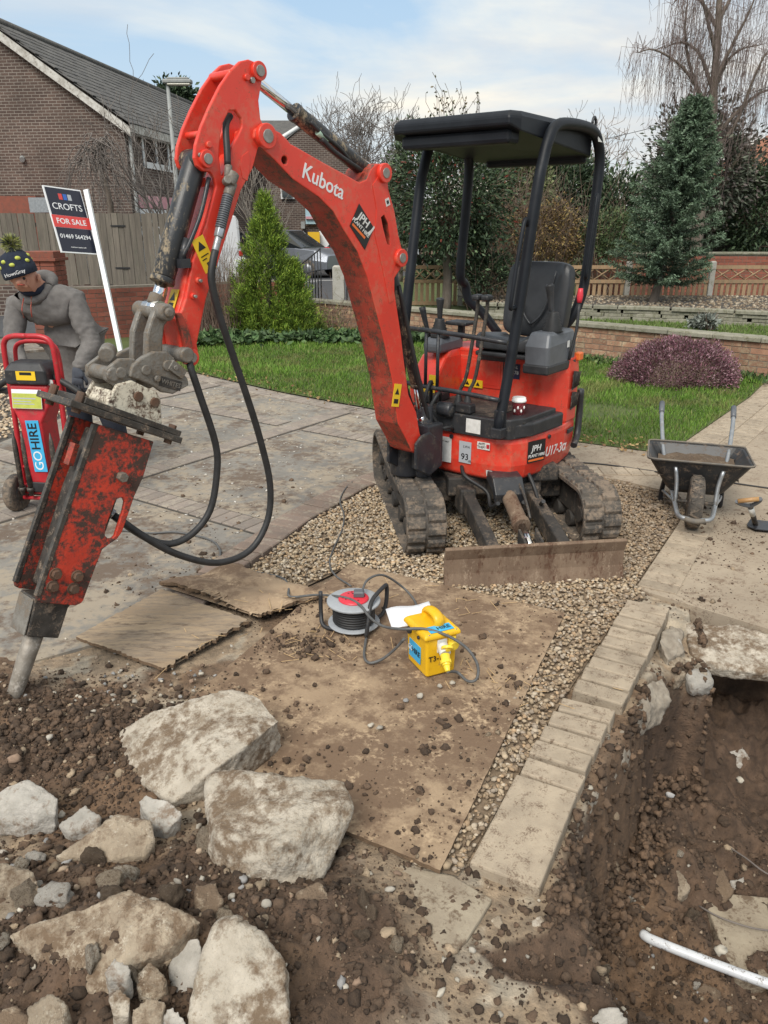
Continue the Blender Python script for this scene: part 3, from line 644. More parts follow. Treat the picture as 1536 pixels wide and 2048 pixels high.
# crumbs and clods of soil
def scatter(n, cx, cy, rx, ry): return np.column_stack([RNG.normal(cx, rx, n), RNG.normal(cy, ry, n)])
P = np.concatenate([scatter(4200, -1.3, 2.35, .32, .22), scatter(1500, -.95, 2.28, .2, .14), scatter(3600, -.7, 1.5, .42, .26), scatter(900, -.15, 1.5, .2, .2),
                    scatter(4200, 1.1, 1.6, .45, .45), scatter(350, .5, 1.45, .2, .14), scatter(700, 1.5, 2.5, .3, .25), scatter(450, -.55, 3.42, .16, .08), scatter(420, -.38, 3.05, .10, .06), scatter(90, -.3, 2.7, .25, .25),
                    scatter(500, -.95, 3.75, .3, .25), scatter(420, -.9, 4.6, .5, .6), scatter(420, 1.95, 4.0, .4, .4), scatter(500, 2.1, 4.55, .3, .2), scatter(160, .35, 2.7, .35, .55), scatter(420, 1.2, 3.5, .3, .12), scatter(7000, -1.3, 2.35, .34, .22), scatter(5000, -.7, 1.5, .45, .28), scatter(9000, 1.2, 1.9, .5, .6)])
n = len(P); sz = np.minimum(.0024 * np.exp(RNG.exponential(.48, n)), .017); sz[::5] *= .7
hz = ground_h(P[:, 0], P[:, 1]); on_pave = inside(P[:, 0], P[:, 1], DRIVE); hz = np.where(on_pave, np.maximum(hz, 0), hz); hz = np.where(inside(P[:, 0], P[:, 1], PATH), .006, hz)
BIGPLY = [(-.91, 2.34), (.165, 1.751), (.887, 3.357), (-.19, 3.95)]
hz = np.where(inside(P[:, 0], P[:, 1], BIGPLY), np.maximum(hz, .028), hz)
wet = RNG.uniform(size=(n, 1)); cs = np.array((.106, .071, .048)) * (.5 + .95 * wet ** 1.4); li = RNG.uniform(size=n) < .05; cs[li] = np.array((.30, .235, .165)) * (.7 + .6 * wet[li])
k = sz < .0062
tag(lumps('soil_crumbs', np.column_stack([P[k], hz[k] + sz[k] * .3]), sz[k], cs[k], 'soil_attr', 1, (.55, .95), .3), 'dark crumbs of soil scattered over the dug ground', 'soil', kind='stuff')
tag(lumps('soil_clods', np.column_stack([P[~k], hz[~k] + sz[~k] * .25]), sz[~k], cs[~k], 'soil_attr', 2, (.55, .95), .34), 'dark brown clods of dug soil heaped around the trench', 'soil', kind='stuff')

# clods clinging to the trench sides and pale chips on the driveway
tb = [Vector(p) for p in TRENCH]; wq = []
for i in (0, 1, 2, 3, 14, 15, 16):
    a_, b_ = tb[i % len(tb)], tb[(i + 1) % len(tb)]; c_ = Vector((1.35, 2.2))
    for k in range(int((b_ - a_).length * 520)):
        p_ = a_.lerp(b_, random.random()); p_ = p_ + (c_ - p_).normalized() * random.uniform(.0, .22); wq.append((p_.x, p_.y))
wq = np.array(wq); n = len(wq); s_ = RNG.uniform(.005, .02, n); tag(lumps('trench_clods', np.column_stack([wq, ground_h(wq[:, 0], wq[:, 1]) + RNG.uniform(-.01, .06, n)]), s_, np.array((.14, .092, .06)) * RNG.uniform(.4, 1.3, (n, 1)), 'soil_attr', 2, (.6, 1.1), .34), 'rough clods of reddish soil on the trench sides', 'soil', kind='stuff')
q = rnd_in([(-2.9, 4.2), (-.8, 4.3), (-.2, 5.6), (-.1, 7.6), (-2.2, 9.4), (-3.1, 7.5)], 520); n = len(q); tag(lumps('concrete_chips', np.column_stack([q, np.full(n, .003)]), RNG.uniform(.004, .014, n), colmix(n, [(.50, .47, .42), (.42, .38, .32), (.58, .56, .52)], .1), 'stone_attr', 1, (.2, .4)), 'small pale chips scattered over the driveway', 'chips', kind='stuff')

# ------------------------------------------------------------------ broken concrete and stones
def rock(name, label, cat, pts, m, zb=-.02, vox=.011, amp=.018, f=7.0, group=None, extra=(), shrink=.9, sm=1, seed=0):
    W3 = [G(*p) for p in pts]; c = sum(W3, Vector()) / len(W3)
    low = [Vector((c.x + (p.x - c.x) * shrink, c.y + (p.y - c.y) * shrink, zb)) for p in W3]
    org = Vector((c.x, c.y, zb)); allp = [p - org for p in W3 + low] + [G(*e) - org for e in extra]
    bm = bmesh.new(); [bm.verts.new(p) for p in allp]; bmesh.ops.convex_hull(bm, input=bm.verts[:])
    loose = [v for v in bm.verts if not v.link_faces]; bmesh.ops.delete(bm, geom=loose, context='VERTS')
    me = bpy.data.meshes.new(name); bm.to_mesh(me); bm.free(); me.materials.append(MATS[m])
    o = bpy.data.objects.new(name, me); link(o)
    r = o.modifiers.new('r', 'REMESH'); r.mode = 'VOXEL'; r.voxel_size = vox; r.use_smooth_shade = True
    s = o.modifiers.new('s', 'SMOOTH'); s.iterations = sm; s.factor = .5
    bake(o); me = o.data; N = [v.normal.copy() for v in me.vertices]
    sd = Vector((seed * 3.7 + c.x * 11, c.y * 5, seed))
    for v, nn in zip(me.vertices, N):
        q = v.co * f + sd
        d = (mn.voronoi(q * .55)[0][0] - .42) * 1.5 + (mn.voronoi(q * 1.6)[0][0] - .4) * .55 + mn.fractal(q, .85, 2.1, 6) * .4 + (mn.noise(q * .45) * .5) - .25 * abs(mn.noise(q * 2.3)) + .16 * mn.fractal(q * 5.0, .6, 2.0, 3)
        v.co += nn * d * amp
    me.polygons.foreach_set('use_smooth', [True] * len(me.polygons)); me.update()
    o.location = org - Vector((0, 0, .018 if name == 'concrete_lump' and seed in (1, 2) else 0)); return tag(o, label, cat, group)
RL = 'broken concrete and stone'
rock('concrete_lump', 'large tilted slab of pale broken concrete with a dark right side, nearest the small plywood', 'concrete lump',
     [(222, 1460, .09), (305, 1415, .15), (400, 1396, .19), (460, 1372, .21), (520, 1385, .21), (560, 1432, .19), (505, 1472, .19), (440, 1520, .165), (345, 1598, .05), (288, 1562, .05), (238, 1500, .06)], 'rock_pale', .0, .0065, .016, 6, extra=[(562, 1492, .02), (500, 1538, .0), (440, 1552, .0)], shrink=.86, seed=1)
rock('concrete_lump', 'big rounded pale boulder of concrete with brown dirt patches beside the large plywood sheet', 'concrete lump',
     [(425, 1548, .16), (520, 1552, .19), (610, 1560, .2), (688, 1552, .19), (700, 1592, .18), (690, 1640, .15), (560, 1680, .21), (425, 1650, .17), (415, 1600, .15), (450, 1768, .05), (520, 1783, .04), (590, 1776, .04), (640, 1738, .07), (418, 1700, .09)], 'rock_pale', -.03, .0065, .024, 6, shrink=.8, seed=2)
rock('concrete_lump', 'long soil-covered slab of broken concrete at the lower left of the rubble heap', 'concrete lump',
     [(20, 1868, .17), (60, 1850, .2), (190, 1806, .22), (262, 1784, .23), (330, 1810, .23), (402, 1842, .2), (335, 1888, .19), (265, 1935, .18), (215, 1995, .14), (140, 1985, .13), (90, 1940, .14), (30, 1905, .13)], 'rock_tan', .06, .0065, .022, 6, shrink=.86, seed=3)
rock('concrete_lump', 'tall mottled pale and brown lump of concrete at the bottom edge of the picture', 'concrete lump',
     [(440, 1850, .22), (470, 1850, .23), (520, 1870, .22), (568, 1925, .2), (575, 2030, .16), (560, 2120, .1), (365, 2120, .1), (395, 1960, .17), (425, 1885, .2)], 'rock_pale', -.0, .0065, .026, 6, shrink=.98, seed=4)
rock('concrete_lump', 'brown earthy boulder cut by the left edge of the picture', 'concrete lump',
     [(-60, 1740, .17), (0, 1722, .18), (62, 1738, .18), (97, 1790, .15), (88, 1832, .12), (20, 1856, .11), (-60, 1850, .12)], 'rock_tan', .03, .009, .016, 7, seed=5)
rock('concrete_lump', 'angular light grey concrete chunk on the dark soil at the left edge', 'concrete lump',
     [(-20, 1590, .13), (20, 1570, .15), (55, 1556, .15), (118, 1594, .13), (112, 1630, .1), (50, 1650, .07), (-20, 1636, .08), (60, 1602, .14)], 'rock_grey', .02, .007, .008, 9, sm=1, seed=6)
rock('concrete_lump', 'wedge shaped tan concrete fragment pointing left between two chunks', 'concrete lump',
     [(108, 1715, .08), (165, 1680, .11), (240, 1628, .14), (300, 1640, .14), (312, 1678, .11), (290, 1708, .09), (200, 1724, .08)], 'rock_tan', .03, .008, .014, 8, seed=7)
rock('concrete_lump', 'whitish grey concrete chunk tucked below the large tilted slab', 'concrete lump',
     [(275, 1602, .11), (292, 1587, .12), (335, 1598, .12), (367, 1625, .1), (330, 1668, .06), (304, 1650, .07)], 'rock_grey', .01, .007, .009, 9, sm=1, seed=8)
small = [([(120, 1650, .07), (170, 1608, .10), (203, 1634, .09), (192, 1660, .06), (140, 1668, .06)], 'rock_grey', 'small pinkish grey stone beside the wedge shaped fragment'),
         ([(153, 1748, .13), (195, 1748, .14), (207, 1788, .12), (168, 1812, .10)], 'rock_soil', 'brown blocky stone above the soil-covered slab'),
         ([(390, 1775, .11), (430, 1763, .12), (448, 1800, .1), (425, 1835, .08), (395, 1816, .09)], 'rock_soil', 'rounded brown stone at the foot of the big pale boulder'),
         ([(204, 1938, .22), (230, 1910, .24), (262, 1930, .23), (258, 1962, .2), (214, 1966, .2)], 'rock_grey', 'bluish grey pebble of concrete resting on the soil-covered slab'),
         ([(340, 1888, .16), (398, 1868, .18), (406, 1912, .16), (382, 2002, .1), (340, 1992, .1)], 'rock_grey', 'upright dark grey stone left of the tall mottled lump'),
         ([(270, 1955, .17), (300, 1918, .19), (332, 1962, .17), (326, 2005, .13), (282, 2000, .13)], 'rock_tan', 'tan and white stone leaning on the soil-covered slab'),
         ([(58, 2014, .18), (100, 1984, .2), (134, 2006, .19), (126, 2060, .15), (60, 2060, .15)], 'rock_tan', 'pale rounded stone at the bottom left corner'),
         ([(214, 1990, .19), (238, 1972, .2), (262, 1990, .19), (258, 2032, .16), (222, 2034, .16)], 'rock_pale', 'small cream stone in front of the soil-covered slab'),
         ([(258, 2020, .17), (300, 1990, .19), (335, 2000, .18), (322, 2048, .15), (262, 2070, .14)], 'rock_tan', 'tan angular stone at the bottom edge beside the cream stone'),
         ([(-20, 2030, .17), (30, 2010, .18), (58, 2036, .17), (50, 2090, .12), (-20, 2090, .12)], 'rock_soil', 'dark stone cut by the bottom left corner'),
         ([(302, 2030, .15), (345, 2012, .17), (372, 2040, .15), (365, 2090, .1), (310, 2090, .1)], 'rock_grey', 'grey stone at the bottom edge left of the tall mottled lump'),
         ([(322, 1775, .12), (345, 1764, .13), (372, 1790, .12), (350, 1806, .1)], 'rock_tan', 'pale tan pebble behind the soil-covered slab'),
         ([(500, 1800, .05), (560, 1795, .06), (580, 1825, .05), (530, 1850, .03)], 'rock_soil', 'brown stone lying in front of the big pale boulder'),
         ([(590, 1785, .05), (640, 1760, .06), (662, 1800, .04), (610, 1830, .03)], 'rock_soil', 'brown stone at the right foot of the big pale boulder'),
         ([(985, 1835, -.06), (1002, 1828, -.04), (1012, 1862, -.06), (990, 1872, -.08), (972, 1845, -.07)], 'rock_tan', 'pale stone below the end of the block edging'),
         ([(1064, 1838, -.04), (1082, 1826, -.03), (1096, 1846, -.05), (1082, 1862, -.07), (1066, 1858, -.06)], 'rock_pale', 'cream pebble right of the last kerb block'),
         ([(1455, 1500, -.36), (1485, 1492, -.33), (1502, 1515, -.36), (1480, 1535, -.4), (1458, 1526, -.4)], 'rock_grey', 'grey stone at the mouth of the dark hollow under the path'),
         ([(1325, 1745, -.38), (1355, 1735, -.33), (1382, 1775, -.36), (1362, 1800, -.4), (1335, 1790, -.41)], 'rock_tan', 'tan stone in the trench left of the half buried slab'),
         ([(1405, 1745, -.34), (1445, 1738, -.3), (1468, 1780, -.34), (1445, 1820, -.4), (1408, 1800, -.4)], 'rock_soil', 'brown boulder against the half buried slab in the trench'),
         ([(1458, 1762, -.33), (1490, 1750, -.3), (1496, 1775, -.34), (1470, 1785, -.36)], 'rock_grey', 'pale grey stone above the half buried slab in the trench'),
         ([(1282, 1636, -.36), (1300, 1625, -.34), (1314, 1642, -.36), (1298, 1655, -.38)], 'rock_grey', 'lone light grey stone in the middle of the trench floor'),
         ([(1192, 1712, -.3), (1222, 1702, -.27), (1242, 1740, -.31), (1212, 1760, -.34)], 'rock_soil', 'clay covered stone on the trench slope'),
         ([(1258, 1960, -.25), (1276, 1948, -.22), (1288, 1968, -.25), (1268, 1984, -.28)], 'rock_pale', 'pale stone under the white pipe'),
         ([(1370, 1990, -.28), (1410, 1965, -.24), (1445, 1985, -.26), (1420, 2020, -.3)], 'rock_soil', 'brown stone under the white pipe near the corner'),
         ([(1180, 2030, -.16), (1230, 2010, -.13), (1262, 2040, -.16), (1220, 2075, -.2)], 'rock_grey', 'grey stone at the bottom edge below the trench slope'),
         ([(60, 1480, .09), (22, 1490, .09), (12, 1505, .08), (38, 1510, .07)], 'rock_grey', 'white stone half sunk in the dark soil at the left edge')]
def GH(px, py):
    a, b, d = ray(px, py); t = np.linspace(1.2, 5.5, 1500); z = CAM_H + d * t; g_ = ground_h(a * t, b * t); k = np.argmax(z < g_); return float(g_[k])
for i, (pts, m_, lb) in enumerate(small):
    if max(p[2] for p in pts) < 0 or 'foot of the big' in lb or 'in front of the big' in lb:
        lo = min(p[2] for p in pts); zc = GH(sum(p[0] for p in pts) / len(pts), max(p[1] for p in pts)); pts = [(p[0], p[1], zc - .012 + (p[2] - lo) * .8) for p in pts]
    rock('stone', lb, 'stone', pts, m_, min(p[2] for p in pts) - .06, .006, .010, 10, RL, seed=20 + i, sm=2)
# more half buried lumps in the heap and the trench, six shapes reused
lm = []
for k in range(6):
    bm = bmesh.new(); bmesh.ops.create_icosphere(bm, subdivisions=3, radius=1)
    for v in bm.verts:
        q_ = v.co * 1.1 + Vector((k * 9.1, 3, k)); v.co *= .8 + (mn.voronoi(q_)[0][0] - .4) * .9 + .12 * mn.fractal(q_ * 2.2, .8, 2, 4)
    me = bpy.data.meshes.new('stone'); bm.to_mesh(me); bm.free(); me.materials.append(MATS[('rock_tan', 'rock_soil', 'rock_grey', 'rock_soil', 'rock_tan', 'rock_pale')[k]]); me.polygons.foreach_set('use_smooth', [True] * len(me.polygons)); lm.append(me)
for reg, lb, n in ((((-.75, 1.5), (.42, .2)), 'small lump half buried among the broken concrete of the rubble heap', 46), (((1.2, 1.9), (.3, .4)), 'small lump half buried in the trench floor', 30)):
    for k in range(n):
        x, y = random.gauss(reg[0][0], reg[1][0]), random.gauss(reg[0][1], reg[1][1]); s_ = random.uniform(.014, .038) * (1.25 if x < 0 else 1)
        o = inst('stone', random.choice(lm), None, (x, y, float(ground_h(np.array([x]), np.array([y]))[0]) + s_ * .25), (random.uniform(0, 6), random.uniform(0, 6), random.uniform(0, 6)), (s_, s_ * random.uniform(.6, 1), s_ * random.uniform(.5, .8))); tag(o, lb, 'stone', 'half buried lumps in the ' + ('heap' if x < 0 and 'heap' in lb else 'heap' if 'heap' in lb else 'trench'))
# crumbled mortar under the edging and broken concrete below the path
mor = [[(1338, 1248, -.01), (1365, 1262, -.02), (1372, 1300, -.05), (1335, 1320, -.05), (1318, 1280, -.0)], [(1290, 1370, -.0), (1325, 1352, -.03), (1335, 1400, -.08), (1290, 1440, -.07), (1262, 1430, .0)],
       [(1235, 1470, -.03), (1262, 1450, -.04), (1262, 1500, -.1), (1222, 1545, -.1), (1205, 1520, -.03)], [(1180, 1590, -.03), (1215, 1545, -.05), (1210, 1600, -.11), (1165, 1650, -.11), (1158, 1625, -.04)], [(1150, 1640, -.05), (1175, 1630, -.06), (1155, 1690, -.12), (1128, 1710, -.1)]]
for i, pts in enumerate(mor): rock('mortar_lump', ['lump of crumbling mortar under the far end of the block edging', 'lump of mortar under the middle of the far kerb blocks', 'ragged mortar at the step in the block edging', 'mortar clinging under the near kerb blocks', 'crumbled mortar under the last wide kerb block'][i], 'mortar', pts, 'mortar', min(p[2] for p in pts) - .07, .007, .02, 12, 'mortar under the edging', seed=60 + i, shrink=.95)
con = [([(1372, 1245, -.02), (1470, 1250, -.01), (1640, 1290, -.02), (1640, 1345, -.09), (1510, 1345, -.09), (1440, 1335, -.09), (1385, 1310, -.07)], 'rock_pale', 'jagged broken edge of concrete under the path slab'),
       ([(1332, 1318, -.06), (1362, 1312, -.05), (1382, 1340, -.08), (1350, 1362, -.1)], 'rock_tan', 'tan stone in the rubble between kerb and path'), ([(1375, 1345, -.09), (1412, 1335, -.08), (1425, 1362, -.11), (1385, 1375, -.13)], 'rock_grey', 'blue grey stone in the rubble between kerb and path'),
       ([(1318, 1280, -.03), (1345, 1262, -.02), (1362, 1288, -.04), (1335, 1305, -.06)], 'rock_grey', 'grey chip of concrete beside the far end of the edging')]
for i, (pts, m_, lb) in enumerate(con): rock('broken_concrete', lb, 'concrete lump', pts, m_, min(p[2] for p in pts) - .05, .008, .018, 10, RL, seed=70 + i)
fl = [((1480, 1560), .018, -.38), ((1340, 1590), .014, -.38), ((1440, 1900), .02, -.3), ((560, 1880), .02, .06), ((620, 1900), .024, .05), ((600, 1945), .018, .05), ((645, 1930), .018, .04), ((650, 1975), .02, .03), ((840, 1392), .016, .04), ((812, 1400), .012, .04), ((742, 1450), .014, .04), ((760, 1455), .012, .04), ((880, 1372), .012, .04), ((905, 1365), .012, .04), ((28, 1518), .02, .1), ((270, 1402), .012, .02), ((98, 1475), .014, .1)]
q = np.array([G(p[0], p[1], z)[:] for p, s_, z in fl]); q2 = np.column_stack([scatter(170, 1.2, 1.75, .38, .36)]); q2 = np.column_stack([q2, ground_h(q2[:, 0], q2[:, 1]) + .003]); q3 = scatter(150, -.6, 1.55, .4, .25); q3 = np.column_stack([q3, ground_h(q3[:, 0], q3[:, 1]) + .004])
q4 = scatter(200, -1.0, 2.75, .35, .2); q4 = np.column_stack([q4, np.maximum(ground_h(q4[:, 0], q4[:, 1]), 0) + .003])
P = np.concatenate([q, q2, q3, q4]); sz = np.concatenate([[f_[1] for f_ in fl], RNG.uniform(.004, .012, len(q2)), RNG.uniform(.004, .014, len(q3)), RNG.uniform(.004, .011, len(q4))])
tag(lumps('pebbles', P, sz, colmix(len(P), [(.36, .33, .28), (.30, .23, .165), (.44, .40, .33), (.22, .15, .105), (.26, .255, .25)], .15), 'stone_attr', 2, (.5, .85), .25), 'pale pebbles and chips scattered through the soil', 'pebbles', kind='stuff')

# half buried slab and white pipe in the trench
b = MB().prism([(0, 0), (.5, -.12), (.62, .25), (.07, .36)], -.06, 0, lambda u, v, w: (u, v, w)); o = b.build('slab', 'pale_slab', None, .006)
sz_ = GH(1500, 1880) + .06; p = G(1470, 1960, sz_); o.location = (p.x, p.y, sz_); o.rotation_euler = (R(4), R(3), R(8)); tag(o, 'flat tan concrete slab half buried in the trench floor', 'slab')
pz = max(GH(1310, 1895), sz_) + .03; pp = [G(1285, 1868, pz - .012), G(1310, 1882, pz), G(1420, 1925, pz + .005), G(1560, 1975, pz + .01), G(1700, 2010, pz + .015)]
b = MB().tube(pp, .0175, 16, 4); tag(b.build('pipe', 'pvc_pipe'), 'white plastic pipe sticking out of the trench soil', 'pipe')
for i, pts in enumerate([[(1450, 1690, sz_ + .01), (1490, 1715, sz_ + .05), (1530, 1745, sz_ + .05), (1570, 1760, sz_ + .02)], [(1398, 1812, sz_ + .01), (1440, 1835, sz_ + .03), (1500, 1855, sz_ + .035), (1545, 1862, sz_ + .02)]]):
    tag(MB().tube([G(*p_) for p_ in pts], .0035, 6, 4).build('root', 'twig_grey'), ['thin pale root hanging over the trench above the slab', 'thin root lying across the half buried slab'][i], 'root')
# concrete slab corner in front of the plywood, with pink tinged edge
b = MB().prism([tuple(G(*p_)[:2]) for p_ in [(640, 1700), (800, 1730), (905, 1752), (985, 1800), (935, 1880), (850, 1960), (700, 2060), (560, 2060), (620, 1850)]], -.07, .004, lambda u, v, w: (u, v, w))
tag(b.build('concrete_apron', 'pale_slab', None, .006), kind='structure')
# ------------------------------------------------------------------ generators for the surroundings
def uvbox(o):
    me = o.data; uv = me.uv_layers.new(name='UVMap'); 
    for f_ in me.polygons:
        for li in f_.loop_indices:
            co = me.vertices[me.loops[li].vertex_index].co
            uv.data[li].uv = (co.y, co.z) if abs(f_.normal.x) > abs(f_.normal.y) else (co.x, co.z)
    return o
def sticks(name, segs, m, parent=None, n=4):
    """segs: list of (p0, p1, r0, r1) -> one mesh of tapered twigs"""
    A_ = np.array([s_[0] for s_ in segs], float); B_ = np.array([s_[1] for s_ in segs], float); r0 = np.array([s_[2] for s_ in segs])[:, None]; r1 = np.array([s_[3] for s_ in segs])[:, None]
    d = unit(B_ - A_); X_ = unit(np.cross(d, np.where(np.abs(d[:, 2:3]) < .9, [[0, 0, 1.]], [[1., 0, 0]]))); Y_ = np.cross(d, X_); k = len(A_); V = []
    for P_, r_ in ((A_, r0), (B_, r1)):
        for i in range(n): a = 2 * PI * i / n; V.append(P_ + (X_ * math.cos(a) + Y_ * math.sin(a)) * r_)
    V = np.stack(V, 1).reshape(-1, 3); b0 = np.arange(k)[:, None] * 2 * n
    F = np.concatenate([b0 + [i, (i + 1) % n, n + (i + 1) % n, n + i] for i in range(n)], 0)
    return inst(name, npmesh(name, V, F, None, m, True), parent)
def grow(p, d, L, r, lvl, out, rs, wig=.25, kids=(4, 5), ratio=.6, spread=.7, up=.1, droop=0.0, steps=4, minr=.003, twist=0.0):
    p = Vector(p); d = Vector(d).normalized(); st = L / steps; pts = [(p.copy(), r)]
    for i in range(steps):
        d = (d + Vector((rs.gauss(0, wig), rs.gauss(0, wig), rs.gauss(0, wig) + up - droop * (3 - lvl) * .2))).normalized(); q = p + d * st
        r2 = max(minr, r * (1 - .75 * (i + 1) / steps)); out.append((p[:], q[:], max(minr, r * (1 - .75 * i / steps)), r2)); p = q; pts.append((p.copy(), r2, d.copy()))
    if lvl > 0:
        for k in range(rs.randint(*kids)):
            i = rs.randint(1, steps); b0 = pts[i]; dd = (b0[2] + Vector((rs.gauss(0, spread), rs.gauss(0, spread), rs.gauss(0, spread * .6)))).normalized()
            grow(b0[0], dd, L * ratio * rs.uniform(.7, 1.15), max(minr, b0[1] * .75), lvl - 1, out, rs, wig, kids, ratio, spread, up, droop, steps, minr)
def bare_tree(name, label, base, height, r, seed, m='twig_grey', trunk_frac=.4, cat='tree', group='bare trees', lean=(0, 0, 1), **k):
    t = thing(name, label, cat, base, 0, group); rs = random.Random(seed); seg = []
    th = height * trunk_frac; tr_ = [(0, 0, -.1)]
    for i in range(1, 5): q = Vector(lean).normalized() * th * i / 4; tr_.append((q.x + rs.uniform(-.02, .02) * height, q.y + rs.uniform(-.02, .02) * height, q.z))
    MB().tube(tr_, [r * 1.2, r, r * .9, r * .82, r * .72], 8).build('trunk', 'bark_pale' if m == 'bark_pale' else 'bark', t)
    kk = dict(kids=(4, 6), ratio=.62, spread=.6); kk.update(k); lv = kk.pop('lvl', 3); nb = kk.pop('nb', 7)
    for i in range(nb):
        z = rs.uniform(.6, 1.0); p = Vector(tr_[-1]) * z; a = 2 * PI * i / nb + rs.uniform(-.4, .4); s_ = rs.uniform(.35, 1.0) * kk['spread'] * 1.3
        grow(p, (math.cos(a) * s_, math.sin(a) * s_, 1), (height - th) * rs.uniform(.55, .8), r * .55, lv, seg, rs, **kk)
    sticks('crown', seg, m, t); return t
def blob_points(n, rad, rs_seed, clumps=60, cl=.22, shell=.55, low=-1.0):
    g_ = np.random.default_rng(rs_seed); C = unit(g_.normal(size=(clumps, 3))) * (g_.uniform(shell, 1.0, (clumps, 1)) ** .8); C[:, 2] = np.maximum(C[:, 2], low)
    k = g_.integers(0, clumps, n); s_ = cl * g_.uniform(.5, 1.25, clumps)[k][:, None]
    P_ = C[k] + g_.normal(size=(n, 3)) * s_; D_ = unit(P_ - C[k] * .6) + g_.normal(size=(n, 3)) * .5
    return P_ * np.array(rad), D_, k
def bush(name, label, base, center, rad, n, leaf, cols, seed, cat='shrub', group='shrubs and trees beyond the garden wall', trunk=None, clumps=70, cl=.2, shell=.55, twigs=0, low=-1.0, wts=None, upward=0.0, part_name='crown', aspect=.45):
    t = thing(name, label, cat, base, 0, group); P_, D_, k = blob_points(n, rad, seed, clumps, cl, shell, low); D_[:, 2] += upward
    P_ = P_ + np.array(center); P_[:, 2] = np.maximum(P_[:, 2], .02)
    tone = np.random.default_rng(seed + 1).uniform(.72, 1.28, clumps)[k][:, None]
    leaves('foliage' if part_name is None else part_name, P_, D_, RNG.uniform(.6, 1.25, n) * leaf, RNG.uniform(.6, 1.2, n) * leaf * aspect, np.clip(colmix(n, cols, .14, wts) * tone, .003, 1), 'leaf_attr', t)
    rs = random.Random(seed); seg = []
    if trunk:
        MB().tube([(0, 0, -.05), *trunk[0]], trunk[1], 8, 3).build('trunk', 'bark', t); top = Vector(trunk[0][-1])
        for i in range(12): grow(top * rs.uniform(.7, 1), (rs.gauss(0, .8), rs.gauss(0, .8), 1), max(rad) * .9, trunk[1][-1] * .6, 2, seg, rs, kids=(2, 4))
    elif twigs:
        for i in range(twigs): a = rs.uniform(0, 2 * PI); grow((rs.gauss(0, rad[0] * .3), rs.gauss(0, rad[1] * .3), 0), (math.cos(a) * .5, math.sin(a) * .5, 1), center[2] + rad[2] * .9, .012, 1, seg, rs, kids=(3, 5), wig=.15)
    if seg: sticks('branches', seg, 'twig_brown', t)
    return t
def brick_wall(name, label, a, b, h, m, cap=True, course=.075, bl=.225, thick=.21, capm='cap_stone', z0=0.0, cat='wall', mortar='wall_mortar', caph=.055):
    a, b = Vector(a), Vector(b); d = (b - a); L = d.length; ang = math.atan2(d.y, d.x); t = thing(name, label, cat, (a.x, a.y, z0), ang)
    MB().bx(.01, L - .01, -thick / 2 + .006, thick / 2 - .006, -.15, h - .004).build('mortar_core', mortar, t)
    me = MB().bx(-bl / 2 + .005, bl / 2 - .005, -thick / 2, thick / 2, .005, course - .005).mesh('brick', m); xf = []
    for j in range(int(h / course)):
        x = (bl / 2 if j % 2 == 0 else 0)
        while x < L + bl / 2:
            x0, x1 = max(0, x - bl / 2), min(L, x + bl / 2)
            if x1 - x0 > .05: xf.append((((x0 + x1) / 2, random.uniform(-.003, .003), j * course), (0, 0, random.uniform(-.006, .006)), ((x1 - x0) / bl, 1, 1)))
            x += bl
    pieces(t, 'brick', me, xf)
    if cap:
        n = max(1, round(L / .6)); cm = MB().bx(-L / n / 2 + .004, L / n / 2 - .004, -thick / 2 - .035, thick / 2 + .035, 0, caph, c=.012).mesh('cap_slab', capm)
        for i in range(n): inst('cap_slab', cm, t, ((i + .5) * L / n, random.uniform(-.006, .006), h + .002 + random.uniform(0, .004)), (0, random.uniform(-.006, .006), 0))
    return t
# ------------------------------------------------------------------ brick house on the left
HX = Vector((.11, .994)).normalized(); house = thing('brick_house', 'dark brick house with a grey tiled roof and white gable trim behind the sale board', 'house', (-7.0, 23.0, 0), math.atan2(HX.y, HX.x))
HWd, EV, LEN, RZ = 6.8, 4.5, 17.0, 6.85
b = MB().prism([(0, -.4), (HWd, -.4), (HWd, EV), (HWd / 2, RZ), (0, EV)], 0, .3, lambda u, v, w: (w, u, v)); uvbox(b.build('gable_wall', 'house_brick', house))
HI = frame((-7.0, 23.0, 0), (HX.x, HX.y, 0), (-HX.y, HX.x, 0), (0, 0, 1)).inverted()
def on_house(px, py):
    o_ = HI @ Vector((0, 0, CAM_H)); d_ = HI.to_3x3() @ Vector(ray(px, py)); t = -o_.y / d_.y; q = o_ + d_ * t; return q.x, q.z
def px_rect(x0, x1, y0, y1):
    a_ = on_house(x0, (y0 + y1) / 2)[0]; b_ = on_house(x1, (y0 + y1) / 2)[0]; xm = (x0 + x1) / 2; return a_, b_, on_house(xm, y1)[1], on_house(xm, y0)[1]
w1 = px_rect(283, 336, 252, 335); w2 = px_rect(280, 332, 419, 455); pk = px_rect(277, 345, 393, 418)
wins = [w1, w2, (w1[0] + 6, w1[1] + 6, w1[2], w1[3]), (w2[0] + 6, w2[1] + 6, w2[2], w2[3])]
b = MB().prism([(.3, -.4), (LEN, -.4), (LEN, EV), (.3, EV)], 0, .3, lambda u, v, w: (u, w, v), holes=[[(x0, z0), (x1, z0), (x1, z1), (x0, z1)] for x0, x1, z0, z1 in wins]); uvbox(b.build('front_wall', 'house_brick', house))
